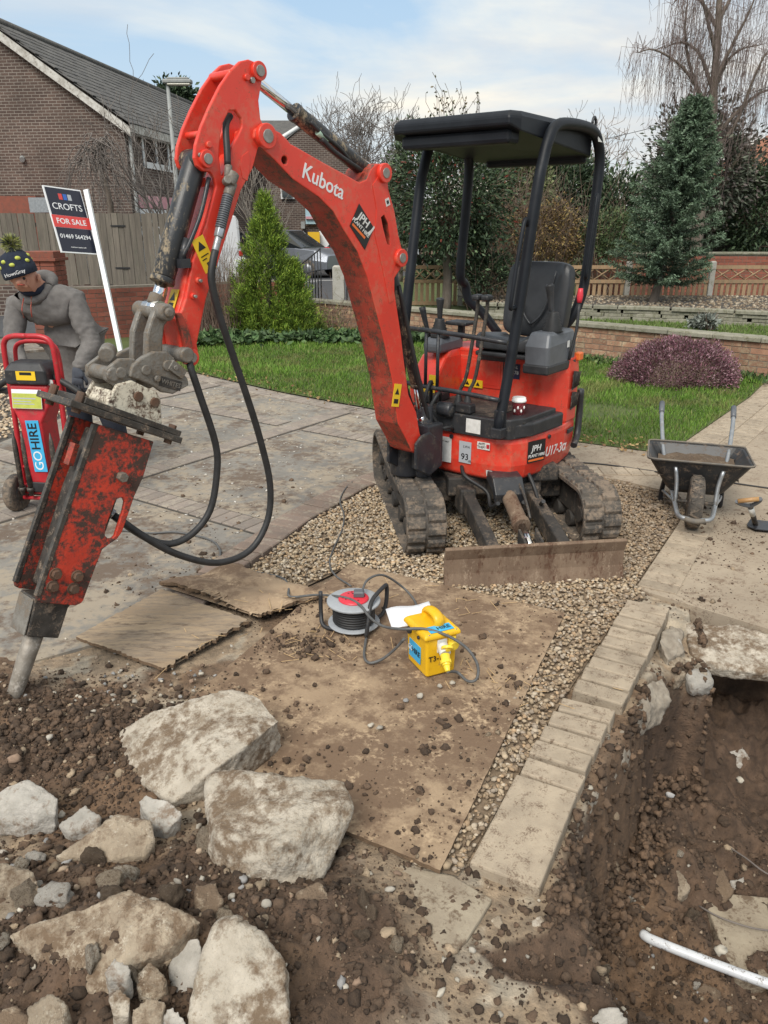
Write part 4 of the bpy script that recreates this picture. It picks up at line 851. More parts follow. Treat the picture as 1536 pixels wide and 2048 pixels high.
def window(par, x0, x1, z0, z1, n=2, y=-.03, pane_m='window_glass'):
    f_ = MB(); t = .11
    f_.bx(x0, x1, y, y + .08, z0, z0 + t).bx(x0, x1, y, y + .08, z1 - t, z1).bx(x0, x0 + t, y, y + .08, z0 + t, z1 - t).bx(x1 - t, x1, y, y + .08, z0 + t, z1 - t)
    for i in range(1, n): xm = x0 + (x1 - x0) * i / n; f_.bx(xm - .04, xm + .04, y - .004, y + .076, z0 + t, z1 - t)
    w_ = f_.build('window', 'white_upvc', par)
    for i in range(n): MB().bx(x0 + (x1 - x0) * i / n + .03, x0 + (x1 - x0) * (i + 1) / n - .03, y + .05, y + .055, z0 + .03, z1 - .03).build('pane', pane_m, w_)
    MB().bx(x0 - .05, x1 + .05, -.06, y, z0 - .06, z0 - .002).build('sill', 'white_upvc', w_); return w_
window(house, *w1); window(house, *w2, pane_m='red_shutter'); window(house, *wins[2]); window(house, *wins[3], pane_m='red_shutter')
for dx in (0, 6.0): MB().bx(pk[0] + dx, pk[1] + dx, -.03, .0, pk[2] + .01, pk[3]).build('spandrel_panel', 'pink_panel', house)
sl = Vector((HWd / 2 + .3, RZ - EV + .2)); slope = math.atan2(RZ - EV, HWd / 2); sll = math.hypot(HWd / 2, RZ - EV) + .3
rf = MB()
rf.add([(-.25, -.28, EV - .17), (LEN + .2, -.28, EV - .17), (LEN + .2, HWd / 2, RZ + .03), (-.25, HWd / 2, RZ + .03), (-.25, HWd + .28, EV - .17), (LEN + .2, HWd + .28, EV - .17)], [(0, 1, 2, 3), (3, 2, 5, 4)])
roof = rf.build('roof', 'tile_roof', house)
tm = MB().bx(-.163, .163, -.01, .36, .0, .028, c=.008).mesh('roof_tile', 'tile_roof'); xf = []
rows = int(sll / .29)
for j in range(rows):
    for i in range(int((LEN + .4) / .333)):
        y = -.30 + math.cos(slope) * .29 * j; z = EV - .155 + math.sin(slope) * .29 * j
        xf.append(((-.1 + i * .333 + (.166 if j % 2 else 0), y, z + random.uniform(0, .008)), (slope - .055, 0, random.uniform(-.006, .006)), (1, 1, 1)))
xf.sort(key=lambda q: q[0][0] + abs(q[0][1]) * .3)
for l, r_, s_ in xf[:300]: inst('roof_tile', tm, roof, l, r_, s_)
xo = xf[300:]; m_ = MB()
for l, r_, s_ in xo: m_.bx(-.163, .163, -.01, .36, .0, .028, Matrix.Translation(l) @ Matrix.Rotation(slope - .055, 4, 'X'))
tag(m_.build('remaining_roof_tiles', 'tile_roof', roof, fix=False), kind='stuff')
MB().tube([(-.28, HWd / 2, RZ + .08), (LEN + .2, HWd / 2, RZ + .08)], .10, 8).build('ridge', 'tile_roof', roof)
for s, y0 in ((1, 0), (-1, HWd)):
    a_ = Vector((-.22, y0 - s * .26, EV - .24)); c_ = Vector((-.22, HWd / 2, RZ - .02)); MB().add([a_, c_, c_ + Vector((0, 0, -.24)), a_ + Vector((0, 0, -.22)), a_ + Vector((.2, 0, 0)), c_ + Vector((.2, 0, 0)), c_ + Vector((.2, 0, -.24)), a_ + Vector((.2, 0, -.22))], [(0, 1, 2, 3), (4, 7, 6, 5), (0, 4, 5, 1), (3, 2, 6, 7), (0, 3, 7, 4), (1, 5, 6, 2)]).build('barge_board', 'fascia_dirty', house)
MB().bx(-.2, LEN, -.30, -.26, EV - .36, EV - .16).bx(-.2, LEN, -.26, 0, EV - .36, EV - .34).build('fascia', 'fascia_dirty', house)
MB().tube([(.15, -.08, EV - .3), (.12, -.07, .0)], .05, 10).build('downpipe', 'lamp_grey', house); MB().cyl((0, 3.0, 3.55), (-.12, 2.95, 3.5), .07, n=10).build('flue_cap', 'lamp_grey', house)
# second house behind
def px_box(par, name, x0, x1, y0, y1, Y, m, d=.05, ox=Vector()):
    a_ = AT(x0, y1, Y) - ox; c_ = AT(x1, y0, Y) - ox; return MB().bx(a_.x, c_.x, a_.y - d, a_.y, a_.z, c_.z).build(name, m, par)
B0 = AT(505, 560, 36); hb = thing('brick_house', 'farther brick house with white gable trim and shop front behind the parked cars', 'house', (B0.x, 36, 0))
xr = AT(790, 500, 36).x - B0.x; xs = AT(520, 300, 36).x - B0.x; xa = AT(606, 262, 36).x - B0.x; za = AT(606, 252, 36).z; ze = AT(640, 330, 36).z
b = MB().prism([(xs - 3, -.3), (xr, -.3), (xr, ze), (2 * xa - xs + 1.2, ze), (xa, za), (xs, ze), (xs - 3, ze)], 0, .4, lambda u, v, w: (u, w, v)); uvbox(b.build('wall', 'house_brick', hb))
for s in (-1, 1): MB().tube([(xa, -.05, za + .05), (xa + s * (xa - xs + 1.0), -.05, ze - .05)], .09, 4).build('barge_board', 'white_upvc', hb)
MB().add([(xs - 3.4, .2, ze), (xa, .2, ze), (xa, 3.4, za + .6), (xs - 3.4, 3.4, za + .6)], [(0, 1, 2, 3)]).add([(xa, .0, za), (2 * xa - xs + 1, .0, ze - .1), (2 * xa - xs + 1, 9, ze - .1), (xa, 9, za)], [(0, 1, 2, 3)]).add([(xa, .0, za), (xs - 1, .0, ze - .5), (xs - 1, 9, ze - .5), (xa, 9, za)], [(0, 1, 2, 3)]).build('roof', 'tile_roof', hb)
bx0 = Vector((B0.x, 36, 0))
px_box(hb, 'shop_sign', 612, 660, 415, 448, 35.9, 'shop_cyan', .1, bx0); px_box(hb, 'shop_sign', 612, 660, 433, 438, 35.8, 'pink_panel', .1, bx0)
px_box(hb, 'shop_front', 640, 690, 462, 520, 35.9, 'sign_white', .1, bx0); px_box(hb, 'yellow_cabinet', 618, 640, 464, 498, 35.7, 'yellow_box', .3, bx0); px_box(hb, 'spandrel_panel', 470, 492, 415, 432, 35.9, 'pink_panel', .1, bx0)
for q in ((562, 588, 372, 398), (472, 490, 436, 480), (655, 690, 372, 398)):
    f_ = px_box(hb, 'window', *q, 35.95, 'white_upvc', .06, bx0); a_ = AT(q[0] + 3, q[3] - 3, 35.9) - bx0; c_ = AT(q[1] - 3, q[2] + 3, 35.9) - bx0; MB().bx(a_.x, c_.x, -.2, -.16, a_.z, c_.z).build('pane', 'window_glass', f_)
px_box(hb, 'wall_box', 603, 610, 443, 457, 35.9, 'lamp_grey', .15, bx0)
# green shop front far behind the small tree
G0 = AT(815, 520, 34); gs = thing('green_shop', 'low brick building with pale green shop front beyond the fence', 'building', (G0.x, 34, 0)); go = Vector((G0.x, 34, 0))
a_ = AT(785, 400, 34) - go; c_ = AT(905, 400, 34) - go; uvbox(MB().bx(a_.x, c_.x, 0, 4, -.3, AT(850, 452, 34).z).build('wall', 'house_brick', gs)); px_box(gs, 'fascia', 818, 884, 470, 486, 33.9, 'green_paint', .1, go); px_box(gs, 'door', 842, 868, 488, 540, 33.9, 'twig_brown', .08, go); px_box(gs, 'shutter', 820, 838, 488, 540, 33.9, 'sign_grey', .08, go); px_box(gs, 'post', 874, 882, 470, 540, 33.8, 'green_paint', .1, go); px_box(gs, 'roof_edge', 785, 905, 443, 450, 33.8, 'tile_roof', .3, go)
# house at the right edge
R0 = AT(1530, 470, 27); rh = thing('brick_house', 'orange tiled brick house just entering at the right edge', 'house', (R0.x, 27, 0))
b = MB().prism([(-.35, -.3), (5, -.3), (5, 5.5), (2.6, 5.2), (-.35, AT(1512, 350, 27).z)], 0, 5, lambda u, v, w: (u, w, v)); uvbox(b.build('wall', 'house_brick', rh)); z_ = AT(1512, 345, 27).z; MB().add([(-.7, -.2, z_ - .1), (2.6, -.2, z_ + 1.9), (2.6, 5, z_ + 1.9), (-.7, 5, z_ - .1), (-.7, -.2, z_ + .05), (2.6, -.2, z_ + 2.05), (2.6, 5, z_ + 2.05), (-.7, 5, z_ + .05)], [(0, 3, 2, 1), (4, 5, 6, 7), (0, 1, 5, 4), (3, 7, 6, 2), (0, 4, 7, 3)]).build('roof', 'orange_tile', rh)
# ------------------------------------------------------------------ fences, walls
brick_wall('garden_wall', 'low weathered red and buff brick wall with stone caps behind the lawn', (-1.45, 15.12), (5.6, 8.92), .45, 'wall_brick')
lw = brick_wall('garden_wall', 'dark red brick wall behind the sale board post', (-5.3, 12.95), (-1.55, 15.2), .86, 'left_brick', cap=False)
bp = Vector((-5.42, 12.95)); pl_ = thing('brick_pillar', 'red brick gate pillar behind the man in the bobble hat', 'pillar', (bp.x, bp.y, 0)); MB().bx(-.215, .215, -.215, .215, -.1, 1.2).build('mortar_core', 'wall_mortar', pl_)
me = MB().bx(-.107, .107, -.05, .05, .005, .07).mesh('brick', 'left_brick')
for j in range(17):
    for s in (-1, 1):
        for i in (-1, 1):
            inst('brick', me, pl_, (i * .1125 + (.0 if j % 2 else .02 * 0), s * .18, j * .075)); inst('brick', me, pl_, (s * .18, i * .1125, j * .075), (0, 0, PI / 2)) if j % 1 == 0 and abs(i) else None
MB().bx(-.27, .27, -.27, .27, 1.275, 1.32).bx(-.24, .24, -.24, .24, 1.32, 1.42).build('pillar_cap', 'left_brick', pl_, .006)
f0 = thing('board_fence', 'weathered grey vertical board fence below the brick house', 'fence', (-9.2, 17.0, 0)); bm_ = MB().bx(-.058, .058, -.01, .01, 0, 1.42).mesh('board', 'fence_old')
for i in range(46):
    z = .62 + random.uniform(-.012, .012); inst('board', bm_, f0, (i * .121, (.012 if i % 2 else 0), z), (0, random.uniform(-.008, .008), 0))
MB().bx(-.1, 5.6, .02, .06, .80, .88).bx(-.1, 5.6, .02, .06, 1.78, 1.86).build('rail', 'fence_old', f0); uvbox(MB().bx(-.1, 5.6, -.08, .10, -.2, .61).build('plinth', 'house_brick', f0))
for z in (1.78, .95): MB().bx(3.55, 3.85, -.025, -.012, z, z + .03).build('hinge', 'black_iron', f0)
ob = thing('brick_outbuilding', 'low brick outbuilding with a grey metal panel at the left edge above the fence', 'building', (-10.5, 20, 0)); uvbox(MB().bx(-2, AT(72, 400, 20).x + 10.5, 0, 3, 0, AT(40, 392, 20).z).build('wall', 'left_brick', ob)); q = Vector((-10.5, 20, 0)); px_box(ob, 'metal_panel', 62, 100, 395, 425, 19.9, 'galvanised', .05, q)
# picket fence
pfy = 18.0; p0 = AT(806, 560, pfy).x; x1 = 10.2; pf = thing('picket_fence', 'pale timber picket fence with crossed lattice top and concrete posts', 'fence', (p0, pfy, .0)); pf.scale = (1, 1, 1.18)
pk_ = MB().bx(-.036, .036, -.012, .012, .06, .52).mesh('picket', 'fence_picket'); x = .05; xp = 5.46 - p0
while x < x1 - p0:
    if abs(((x - xp) + .935) % 1.87 - .935) > .10: inst('picket', pk_, pf, (x, random.uniform(-.004, .004), 0), (0, random.uniform(-.01, .01), 0))
    x += .125
pm_ = MB().bx(-.055, .055, -.055, .055, -.2, .90, c=.02).mesh('post', 'post_concrete')
for k in range(-6, 4):
    x = xp + 1.87 * k
    if 0 <= x < x1 - p0:
        inst('post', pm_, pf, (x, .0, 0), (R(random.uniform(-1, 1)), R(random.uniform(-1, 1)), 0))
    if -1.8 <= x < x1 - p0:
        a_, c_ = max(0, x + .06), min(x1 - p0, x + 1.81)
        for z in (.10, .50, .76): MB().bx(a_, c_, -.035, -.0125, z, z + .065).build('rail', 'fence_picket', pf)
        n = 5
        for i in range(n):
            u0, u1 = a_ + (c_ - a_) * i / n, a_ + (c_ - a_) * (i + 1) / n
            MB().tube([(u0, -.01, .565), (u1, -.01, .76)], .014, 4).build('lattice_bar', 'fence_picket', pf); MB().tube([(u0, .012, .76), (u1, .012, .565)], .014, 4).build('lattice_bar', 'fence_picket', pf)
# raised bed of flat stones
rb = thing('raised_bed_wall', 'low dry stone wall of flat stones edging the raised bed', 'wall', (0, 0, 0)); ctr = [(1.9, 15.9), (3.2, 15.6), (4.6, 15.2), (5.8, 14.75), (7.0, 14.2), (9.5, 13.6)]
cv = catmull([(x, y, 0) for x, y in ctr], 10); sm_ = [MB().bx(-.5, .5, -.10, .10, 0, .062, c=.012).mesh('flat_stone', 'cap_stone') for _ in range(2)]
acc = 0; tot = sum((cv[i + 1] - cv[i]).length for i in range(len(cv) - 1))
def on_curve(s_):
    for i in range(len(cv) - 1):
        l_ = (cv[i + 1] - cv[i]).length
        if s_ <= l_: return cv[i].lerp(cv[i + 1], s_ / l_), (cv[i + 1] - cv[i])
        s_ -= l_
    return cv[-1], cv[-1] - cv[-2]
for j in range(4):
    s_ = random.uniform(.1, .3)
    while s_ < tot:
        l_ = random.uniform(.25, .5) if j < 3 else random.uniform(.4, .6); p, d = on_curve(s_); inst('flat_stone', sm_[0], rb, (p.x, p.y + random.uniform(-.02, .02) - (.03 if j == 3 else 0), .10 + j * .068), (0, 0, math.atan2(d.y, d.x)), (l_ - .012, 1, 1)); s_ += l_
sheet('raised_bed', [(c.x, c.y + .08) for c in cv] + [(10, 17.9), (1.6, 17.9)], .33, 'joint_dark')
q = rnd_in([(c.x, c.y + .1) for c in cv] + [(10, 17.8), (1.7, 17.8)], 2500); tag(lumps('bed_chippings', np.column_stack([q, np.full(len(q), .335)]), RNG.uniform(.015, .04, len(q)), colmix(len(q), [(.24, .19, .13), (.17, .125, .085), (.33, .28, .21)], .15), 'stone_attr', 1), 'pale stone chippings in the raised bed', 'chippings', kind='stuff')
# dark fence and far brick wall on the right
df = thing('board_fence', 'dark brown board fence at the far right behind the spruce', 'fence', (AT(1395, 490, 24).x, 24, 0)); bm_ = MB().bx(-.07, .07, -.01, .01, 0, 1.0).mesh('board', 'fence_dark')
zt = AT(1450, 462, 24).z; zb_ = AT(1450, 516, 24).z
for i in range(30): inst('board', bm_, df, (i * .145, (.012 if i % 2 else 0), zb_), (0, 0, 0), (1, 1, (zt - zb_) * random.uniform(.985, 1.0)))
wl_ = brick_wall('garden_wall', 'mossy brick wall half hidden behind the picket fence and spruce', (AT(1170, 520, 21).x, 21), (AT(1600, 520, 21).x, 20.6), AT(1200, 508, 21).z - .1, 'left_brick', cap=True, z0=.1)
# iron gate, gate piers
gt = thing('iron_gate', 'black iron railing gate with an arched top behind the conifer', 'gate', (AT(590, 560, 16.5).x, 16.5, 0)); gw = AT(642, 560, 16.5).x - gt.location.x; n = 9
for i in range(n + 1): x = gw * i / n; MB().cyl((x, 0, .1), (x, 0, 1.02 + .36 * (i / n) ** 1.2 ), .012, n=6).build('bar', 'black_iron', gt)
MB().tube([(gw * i / n, 0, 1.0 + .36 * (i / n) ** 1.2) for i in range(n + 1)], .016, 6).tube([(0, 0, .25), (gw, 0, .25)], .014, 6).tube([(0, 0, .85), (gw, 0, .95)], .012, 6).build('gate_rail', 'black_iron', gt)
c_ = AT(677, 560, 15.6); MB().bx(-.11, .11, -.11, .11, -.2, 1.08, c=.03).build('gate_post', 'post_concrete').location = (c_.x, 15.6, 0); tag(bpy.data.objects['gate_post'], 'rough grey concrete gate post beside the black railings', 'post')
gt2 = thing('iron_railing', 'short black railing beside the concrete gate post', 'railing', (c_.x + .16, 15.6, 0))
for i in range(12): MB().cyl((i * .09, 0, .1), (i * .09, 0, .98), .011, n=6).build('bar', 'black_iron', gt2)
MB().tube([(0, 0, .93), (1.0, 0, .93)], .014, 6).tube([(0, 0, .3), (1.0, 0, .3)], .014, 6).build('railing_bar', 'black_iron', gt2)
wp = thing('picket_fence', 'white picket fence seen behind the digger arm', 'fence', (AT(415, 540, 17.5).x, 17.5, 0)); me = MB().prism([(-.035, 0), (.035, 0), (.035, 1.05), (0, 1.1), (-.035, 1.05)], 0, .02, lambda u, v, w: (u, w, v)).mesh('picket', 'white_upvc')
for i in range(9): inst('picket', me, wp, (i * .1, 0, .1))
MB().bx(-.05, .9, .02, .05, .4, .47).bx(-.05, .9, .02, .05, .9, .97).build('rail', 'white_upvc', wp)
# ------------------------------------------------------------------ sale board
TLc, TRc, BRc, BLc = AT(88, 369, 12.1), AT(163.5, 379.5, 12.6), AT(192.5, 513, 12.3), AT(121, 503, 11.8)
sb = thing('sale_board', 'dark estate agent sale board with a red band on a leaning white post', 'sign', (AT(240, 678, 11.75).x, 11.75, 0)); so = Vector(sb.location)
ex = (TRc - TLc).normalized(); ey = (TLc - BLc); bh = ey.length; ey = (ey - ex * ey.dot(ex)).normalized(); ez = ex.cross(ey); bw = (TRc - TLc).length; bc_ = (TLc + TRc + BRc + BLc) / 4 - so; SM = frame(bc_, ex, ey, ez)
hw, hh = bw / 2, bh / 2; sk_ = .0
bd_ = MB().bx(-hw, hw, -hh, hh, -.02, .0).build('panel', 'sign_white', sb, M=SM)
MB().bx(-hw + .02, hw - .015, .14 * hh, hh - .02, .0, .003).bx(-hw + .02, hw - .015, -hh + .02, -.24 * hh, .0, .003).build('panel_field', 'sign_navy', bd_); MB().bx(-hw + .01, hw + .01, -.23 * hh, .13 * hh, .0, .005).build('panel_band', 'sign_red', bd_)
for k, m_ in enumerate(('sign_red', 'sign_blue', 'sign_grey')): MB().bx(-.10 + k * .075, -.04 + k * .075, .62 * hh, .80 * hh, .003, .005).build('logo_square', m_, bd_)
text('CROFTS', .135, Matrix.Translation((.0, .40 * hh, .004)), 'sign_white', bd_, depth=.001); text('FOR SALE', .115, Matrix.Translation((0, -.05 * hh, .006)), 'sign_white', bd_, depth=.001, bold=.008); text('01469 564294', .088, Matrix.Translation((0, -.50 * hh, .004)), 'sign_white', bd_, depth=.001, bold=.005)
text('maximum sized to sell', .028, Matrix.Translation((0, -.82 * hh, .004)), 'sign_white', bd_, depth=.001)
pt_, pb_ = AT(172, 379, 12.58) - so, Vector((0, 0, -.1)); ax_ = (pt_ - pb_).normalized(); MB().bx(-.035, .035, -.03, .03, 0, (pt_ - pb_).length, frame(pb_, ax_.cross(Vector((0, 1, 0))) * -1, Vector((0, 1, 0)), ax_)).build('post', 'sign_white', sb)
# street lamp
lp = AT(338, 200, 20); sl_ = thing('street_lamp', 'grey street lamp column with a flat lantern in front of the brick house', 'street lamp', (lp.x, 20, 0)); zt = AT(338, 165, 20).z
MB().tube([(0, 0, 0), (0, 0, 1.5), (0, 0, zt)], [.075, .06, .04], 10).build('column', 'lamp_grey', sl_); MB().bx(-.10, .56, -.11, .11, zt - .02, zt + .06).bx(.0, .5, -.08, .08, zt + .06, zt + .10).build('lantern', 'lamp_grey', sl_, .03); MB().bx(.0, .53, -.095, .095, zt - .06, zt - .021).build('lens', 'lamp_lens', sl_, .02)
# ------------------------------------------------------------------ vehicles
def vehicle(name, label, loc, rz, st, m, roof, wheels, gl='car_glass', cat='car', lamp=(.62, .9, .85)):
    t = thing(name, label, cat, loc, rz)
    def sec(x, zb, zt, hb, ht, r=.18): return [(x, -hb, zb), (x, -hb * 1.0, zb + (zt - zb) * .5), (x, -ht, zt - .02), (x, -ht * .75, zt), (x, ht * .75, zt), (x, ht, zt - .02), (x, hb, zb + (zt - zb) * .5), (x, hb, zb)]
    loft([sec(*s_) for s_ in st]).build('body', m, t, .03)
    g_ = loft([sec(*s_) for s_ in roof]).build('cabin_glass', gl, t, .02); n = len(roof)
    loft([[(x, y * .97, z + .012) for x, y, z in sec(s_[0], s_[2] - .05, s_[2], s_[4], s_[4] * .97)] for s_ in roof if s_[2] > max(q[2] for q in roof) - .12]).build('roof_panel', m, t, .02)
    for s_ in roof[1:-1]:
        for y in (-1, 1): MB().tube([(s_[0], y * s_[3] * 1.005, s_[1]), (s_[0], y * (s_[4] * 1.01), s_[2] - .02)], .03, 4).build('pillar', m, t)
    for x in wheels:
        for y in (-1, 1):
            Mw = Matrix.Translation((x, y * (st[1][3] - .08), .32)) @ Matrix.Rotation(PI / 2, 4, 'X'); w_ = MB().lathe([(.2, -.1), (.31, -.11), (.33, -.06), (.33, .06), (.31, .11), (.2, .1)], 24, Mw).build('wheel', 'track_rubber', t); MB().lathe([(.03, -.115), (.19, -.10), (.2, 0), (.19, .10), (.03, .115)], 10, Mw).build('rim', 'galvanised', w_)
    xr_ = st[0][0]
    for y in (-1, 1): MB().bx(xr_ - .03, xr_ + .2, y * lamp[0] - .14, y * lamp[0] + .14, lamp[1] - .08, lamp[1] + .08).build('tail_light', 'lamp_red', t, .02)
    MB().bx(xr_ - .035, xr_ - .02, -.26, .26, .62, .73).build('number_plate', 'yellow_label', t); return t
suv = [(-2.2, .35, .98, .80, .76), (-2.1, .25, 1.05, .90, .82), (-1.2, .25, 1.08, .92, .84), (.8, .25, 1.05, .92, .84), (1.6, .25, .98, .90, .78), (2.15, .3, .80, .82, .70)]
suvr = [(-2.12, 1.03, 1.08, .80, .76), (-1.95, 1.03, 1.55, .82, .62), (-.9, 1.04, 1.66, .84, .64), (.2, 1.04, 1.62, .84, .64), (1.05, 1.02, 1.06, .83, .78)]
p = G(622, 556, 0); vehicle('parked_car', 'silver grey estate car parked behind the conifer', (p.x - .9, p.y + 1.5, 0), R(-28), suv, 'car_silver', suvr, (-1.35, 1.35))
p = G(700, 545, 0); sal = [(-2.2, .35, .88, .80, .74), (-2.1, .25, .98, .88, .80), (-1.2, .25, 1.0, .90, .82), (.8, .25, .96, .90, .82), (1.6, .25, .9, .88, .76), (2.2, .3, .74, .80, .68)]; salr = [(-1.75, .96, .99, .78, .74), (-1.15, .96, 1.38, .80, .6), (-.3, .97, 1.45, .82, .62), (.3, .97, 1.42, .82, .62), (1.1, .94, .97, .81, .76)]
vehicle('parked_car', 'dark saloon car parked beside the silver estate, half hidden by the boom', (p.x + .35, p.y + 2.2, 0), R(70), sal, 'car_dark', salr, (-1.35, 1.35))
van = [(-2.4, .3, 1.95, .92, .84), (-2.3, .25, 2.1, .96, .86), (1.2, .25, 2.15, .96, .86), (1.5, .25, 1.25, .95, .86), (2.3, .3, 1.0, .88, .78)]; vanr = [(.5, 1.2, 1.22, .965, .86), (.55, 1.2, 1.8, .966, .875), (1.25, 1.2, 1.85, .965, .87), (1.62, 1.15, 1.18, .9, .85)]
p = AT(430, 560, 24.5); vehicle('parked_van', 'white van partly hidden behind the digger arm', (p.x - 1.75, 24.5, 0), R(-150), van, 'van_white', vanr, (-1.5, 1.5), cat='van', lamp=(.82, 1.0, .9))
for i in range(5): q = G(560 + i * 45, 566 - i * 3, 0); tag(MB().bx(-.5, .5, -.05, .05, -.011, -.006).build('road_marking', 'road_paint'), kind='structure').location = (q.x, q.y, 0)
# ------------------------------------------------------------------ planting
# golden conifer
cb0 = Vector((-1.93, 13.35, 0)); cf = thing('conifer', 'bright green conical conifer standing on the lawn edge', 'conifer', cb0)
def cone_sprays(n, H, Rb, seed, off=(0, 0, 0), per=54):
    g_ = np.random.default_rng(seed); z = g_.uniform(.02, 1, n) ** 1.15; a = g_.uniform(0, 2 * PI, n); prof = np.where(z < .22, .80 + .9 * z, 1.0 - ((z - .22) / .78) ** 1.25) ; r = Rb * np.maximum(prof, .02) * g_.uniform(.62, 1.08, n) * (1 + .16 * np.sin(a * 3 + z * 9) + .10 * np.sin(a * 7 - z * 23))
    C = np.column_stack([r * np.cos(a), r * np.sin(a), z * H]); out = unit(np.column_stack([np.cos(a), np.sin(a), np.full(n, 1.5)]))
    k = np.repeat(np.arange(n), per); t = g_.uniform(0, 1, len(k))[:, None]; sp_l = .20
    P_ = C[k] + out[k] * (t - .6) * sp_l + g_.normal(size=(len(k), 3)) * .028; D_ = out[k] + g_.normal(size=(len(k), 3)) * .45
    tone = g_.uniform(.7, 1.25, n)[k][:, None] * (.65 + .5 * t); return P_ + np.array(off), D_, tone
PA, DA, TA = cone_sprays(760, 2.22, .60, 5); PB, DB, TB = cone_sprays(230, 1.22, .40, 6, (.44, -.1, 0)); PC, DC, TC = cone_sprays(200, 1.05, .34, 8, (-.36, .0, 0))
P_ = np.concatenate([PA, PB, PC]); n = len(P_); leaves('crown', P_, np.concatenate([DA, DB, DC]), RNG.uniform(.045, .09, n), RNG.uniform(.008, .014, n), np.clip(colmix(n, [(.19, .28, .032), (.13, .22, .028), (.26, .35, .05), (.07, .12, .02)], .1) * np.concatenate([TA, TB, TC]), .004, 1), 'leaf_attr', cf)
MB().tube([(0, 0, 0), (0, 0, 1.0), (0, 0, 1.9)], [.07, .05, .02], 8).build('trunk', 'bark', cf)
# brown twiggy hedge
rs = random.Random(4); seg = []
for i in range(260): grow((rs.uniform(-.42, .42), rs.uniform(-.25, .25), 0), (rs.gauss(0, .16), rs.gauss(0, .12), 1), rs.uniform(.7, 1.25), .006, 1, seg, rs, wig=.08, kids=(2, 4), ratio=.45, spread=.35, steps=3, minr=.0022)
hd_ = thing('bare_shrub', 'upright brown leafless shrub left of the bright conifer', 'shrub', (-2.83, 13.2, 0)); sticks('branches', seg, 'twig_brown', hd_, 3)
seg = []
for i in range(60): grow((rs.uniform(-.4, .4), rs.uniform(-.2, .2), 0), (rs.gauss(0, .35), rs.gauss(0, .3), 1), rs.uniform(.3, .75), .005, 1, seg, rs, wig=.15, kids=(2, 3), ratio=.5, spread=.5, steps=3, minr=.0022)
ds = thing('bare_shrub', 'straggly dry shrub in front of the wall right of the conifer', 'shrub', (-.95, 13.6, 0)); sticks('branches', seg, 'twig_brown', ds, 3); n = 260; leaves('leaves', np.column_stack([RNG.normal(0, .25, n), RNG.normal(0, .15, n), RNG.uniform(.05, .5, n)]), RNG.normal(size=(n, 3)), .09, .02, colmix(n, [(.35, .27, .13), (.14, .17, .05)], .15), 'leaf_attr', ds)
# leafy ground cover under the wall
n = 4200; u = RNG.uniform(0, 1, n); xx = -3.6 + u * 4.6; yy = 12.35 + .55 * np.sin(u * 2.2) + RNG.normal(0, .22, n); zz_ = .04 + .16 * fbm(xx, yy, 2.5, 3, 31) * RNG.uniform(.3, 1.2, n)
D_ = RNG.normal(size=(n, 3)); D_[:, 2] = np.abs(D_[:, 2]) * .4; tag(leaves('ground_cover', np.column_stack([xx, yy, zz_]), D_, RNG.uniform(.09, .17, n), RNG.uniform(.05, .09, n), colmix(n, [(.05, .10, .035), (.08, .14, .05), (.11, .17, .07), (.04, .07, .03)], .14), 'leaf_attr'), 'broad leaved ground cover along the foot of the wall', 'plants', kind='stuff')
n = 1500; xx = RNG.uniform(1.0, 5.0, n); yy = 15.12 - (xx + 1.45) * .879 - .45 + RNG.normal(0, .12, n); D_ = RNG.normal(size=(n, 3)); D_[:, 2] = np.abs(D_[:, 2]); tag(leaves('ground_cover', np.column_stack([xx, yy, np.full(n, .03)]), D_, RNG.uniform(.06, .13, n), RNG.uniform(.02, .05, n), colmix(n, [(.08, .13, .04), (.05, .09, .03), (.14, .18, .07)], .14), 'leaf_attr'), 'low weeds at the foot of the buff brick wall', 'plants', kind='stuff')
# heather mound
ht = thing('heather', 'rounded purple heather mound in front of the low wall', 'heather', (3.56, 9.35, 0)); n = 26000; g_ = np.random.default_rng(3)
d = unit(g_.normal(size=(n, 3))); d[:, 2] = np.abs(d[:, 2]); lob = 1 + .12 * np.sin(np.arctan2(d[:, 1], d[:, 0]) * 5) * (1 - d[:, 2]) + .42 * (fbm(d[:, 0] + 2, d[:, 1] + 2, 4, 4, 5) - .5)
P_ = d * np.array((.74, .55, .52)) * (lob * g_.uniform(.80, 1.03, n))[:, None]; P_[:, 2] = P_[:, 2] * (1 + .08 * P_[:, 0]) ; hcol = colmix(n, [(.18, .075, .10), (.26, .13, .165), (.13, .06, .07), (.33, .21, .235), (.12, .09, .065)], .18); 
leaves('foliage', P_, d + np.array((0, 0, .35)) + g_.normal(size=(n, 3)) * .5, g_.uniform(.022, .045, n), g_.uniform(.008, .016, n), hcol, 'leaf_attr', ht)
MB().ell((0, 0, 0), (.56, .42, .38)).build('twig_core', 'twig_brown', ht)
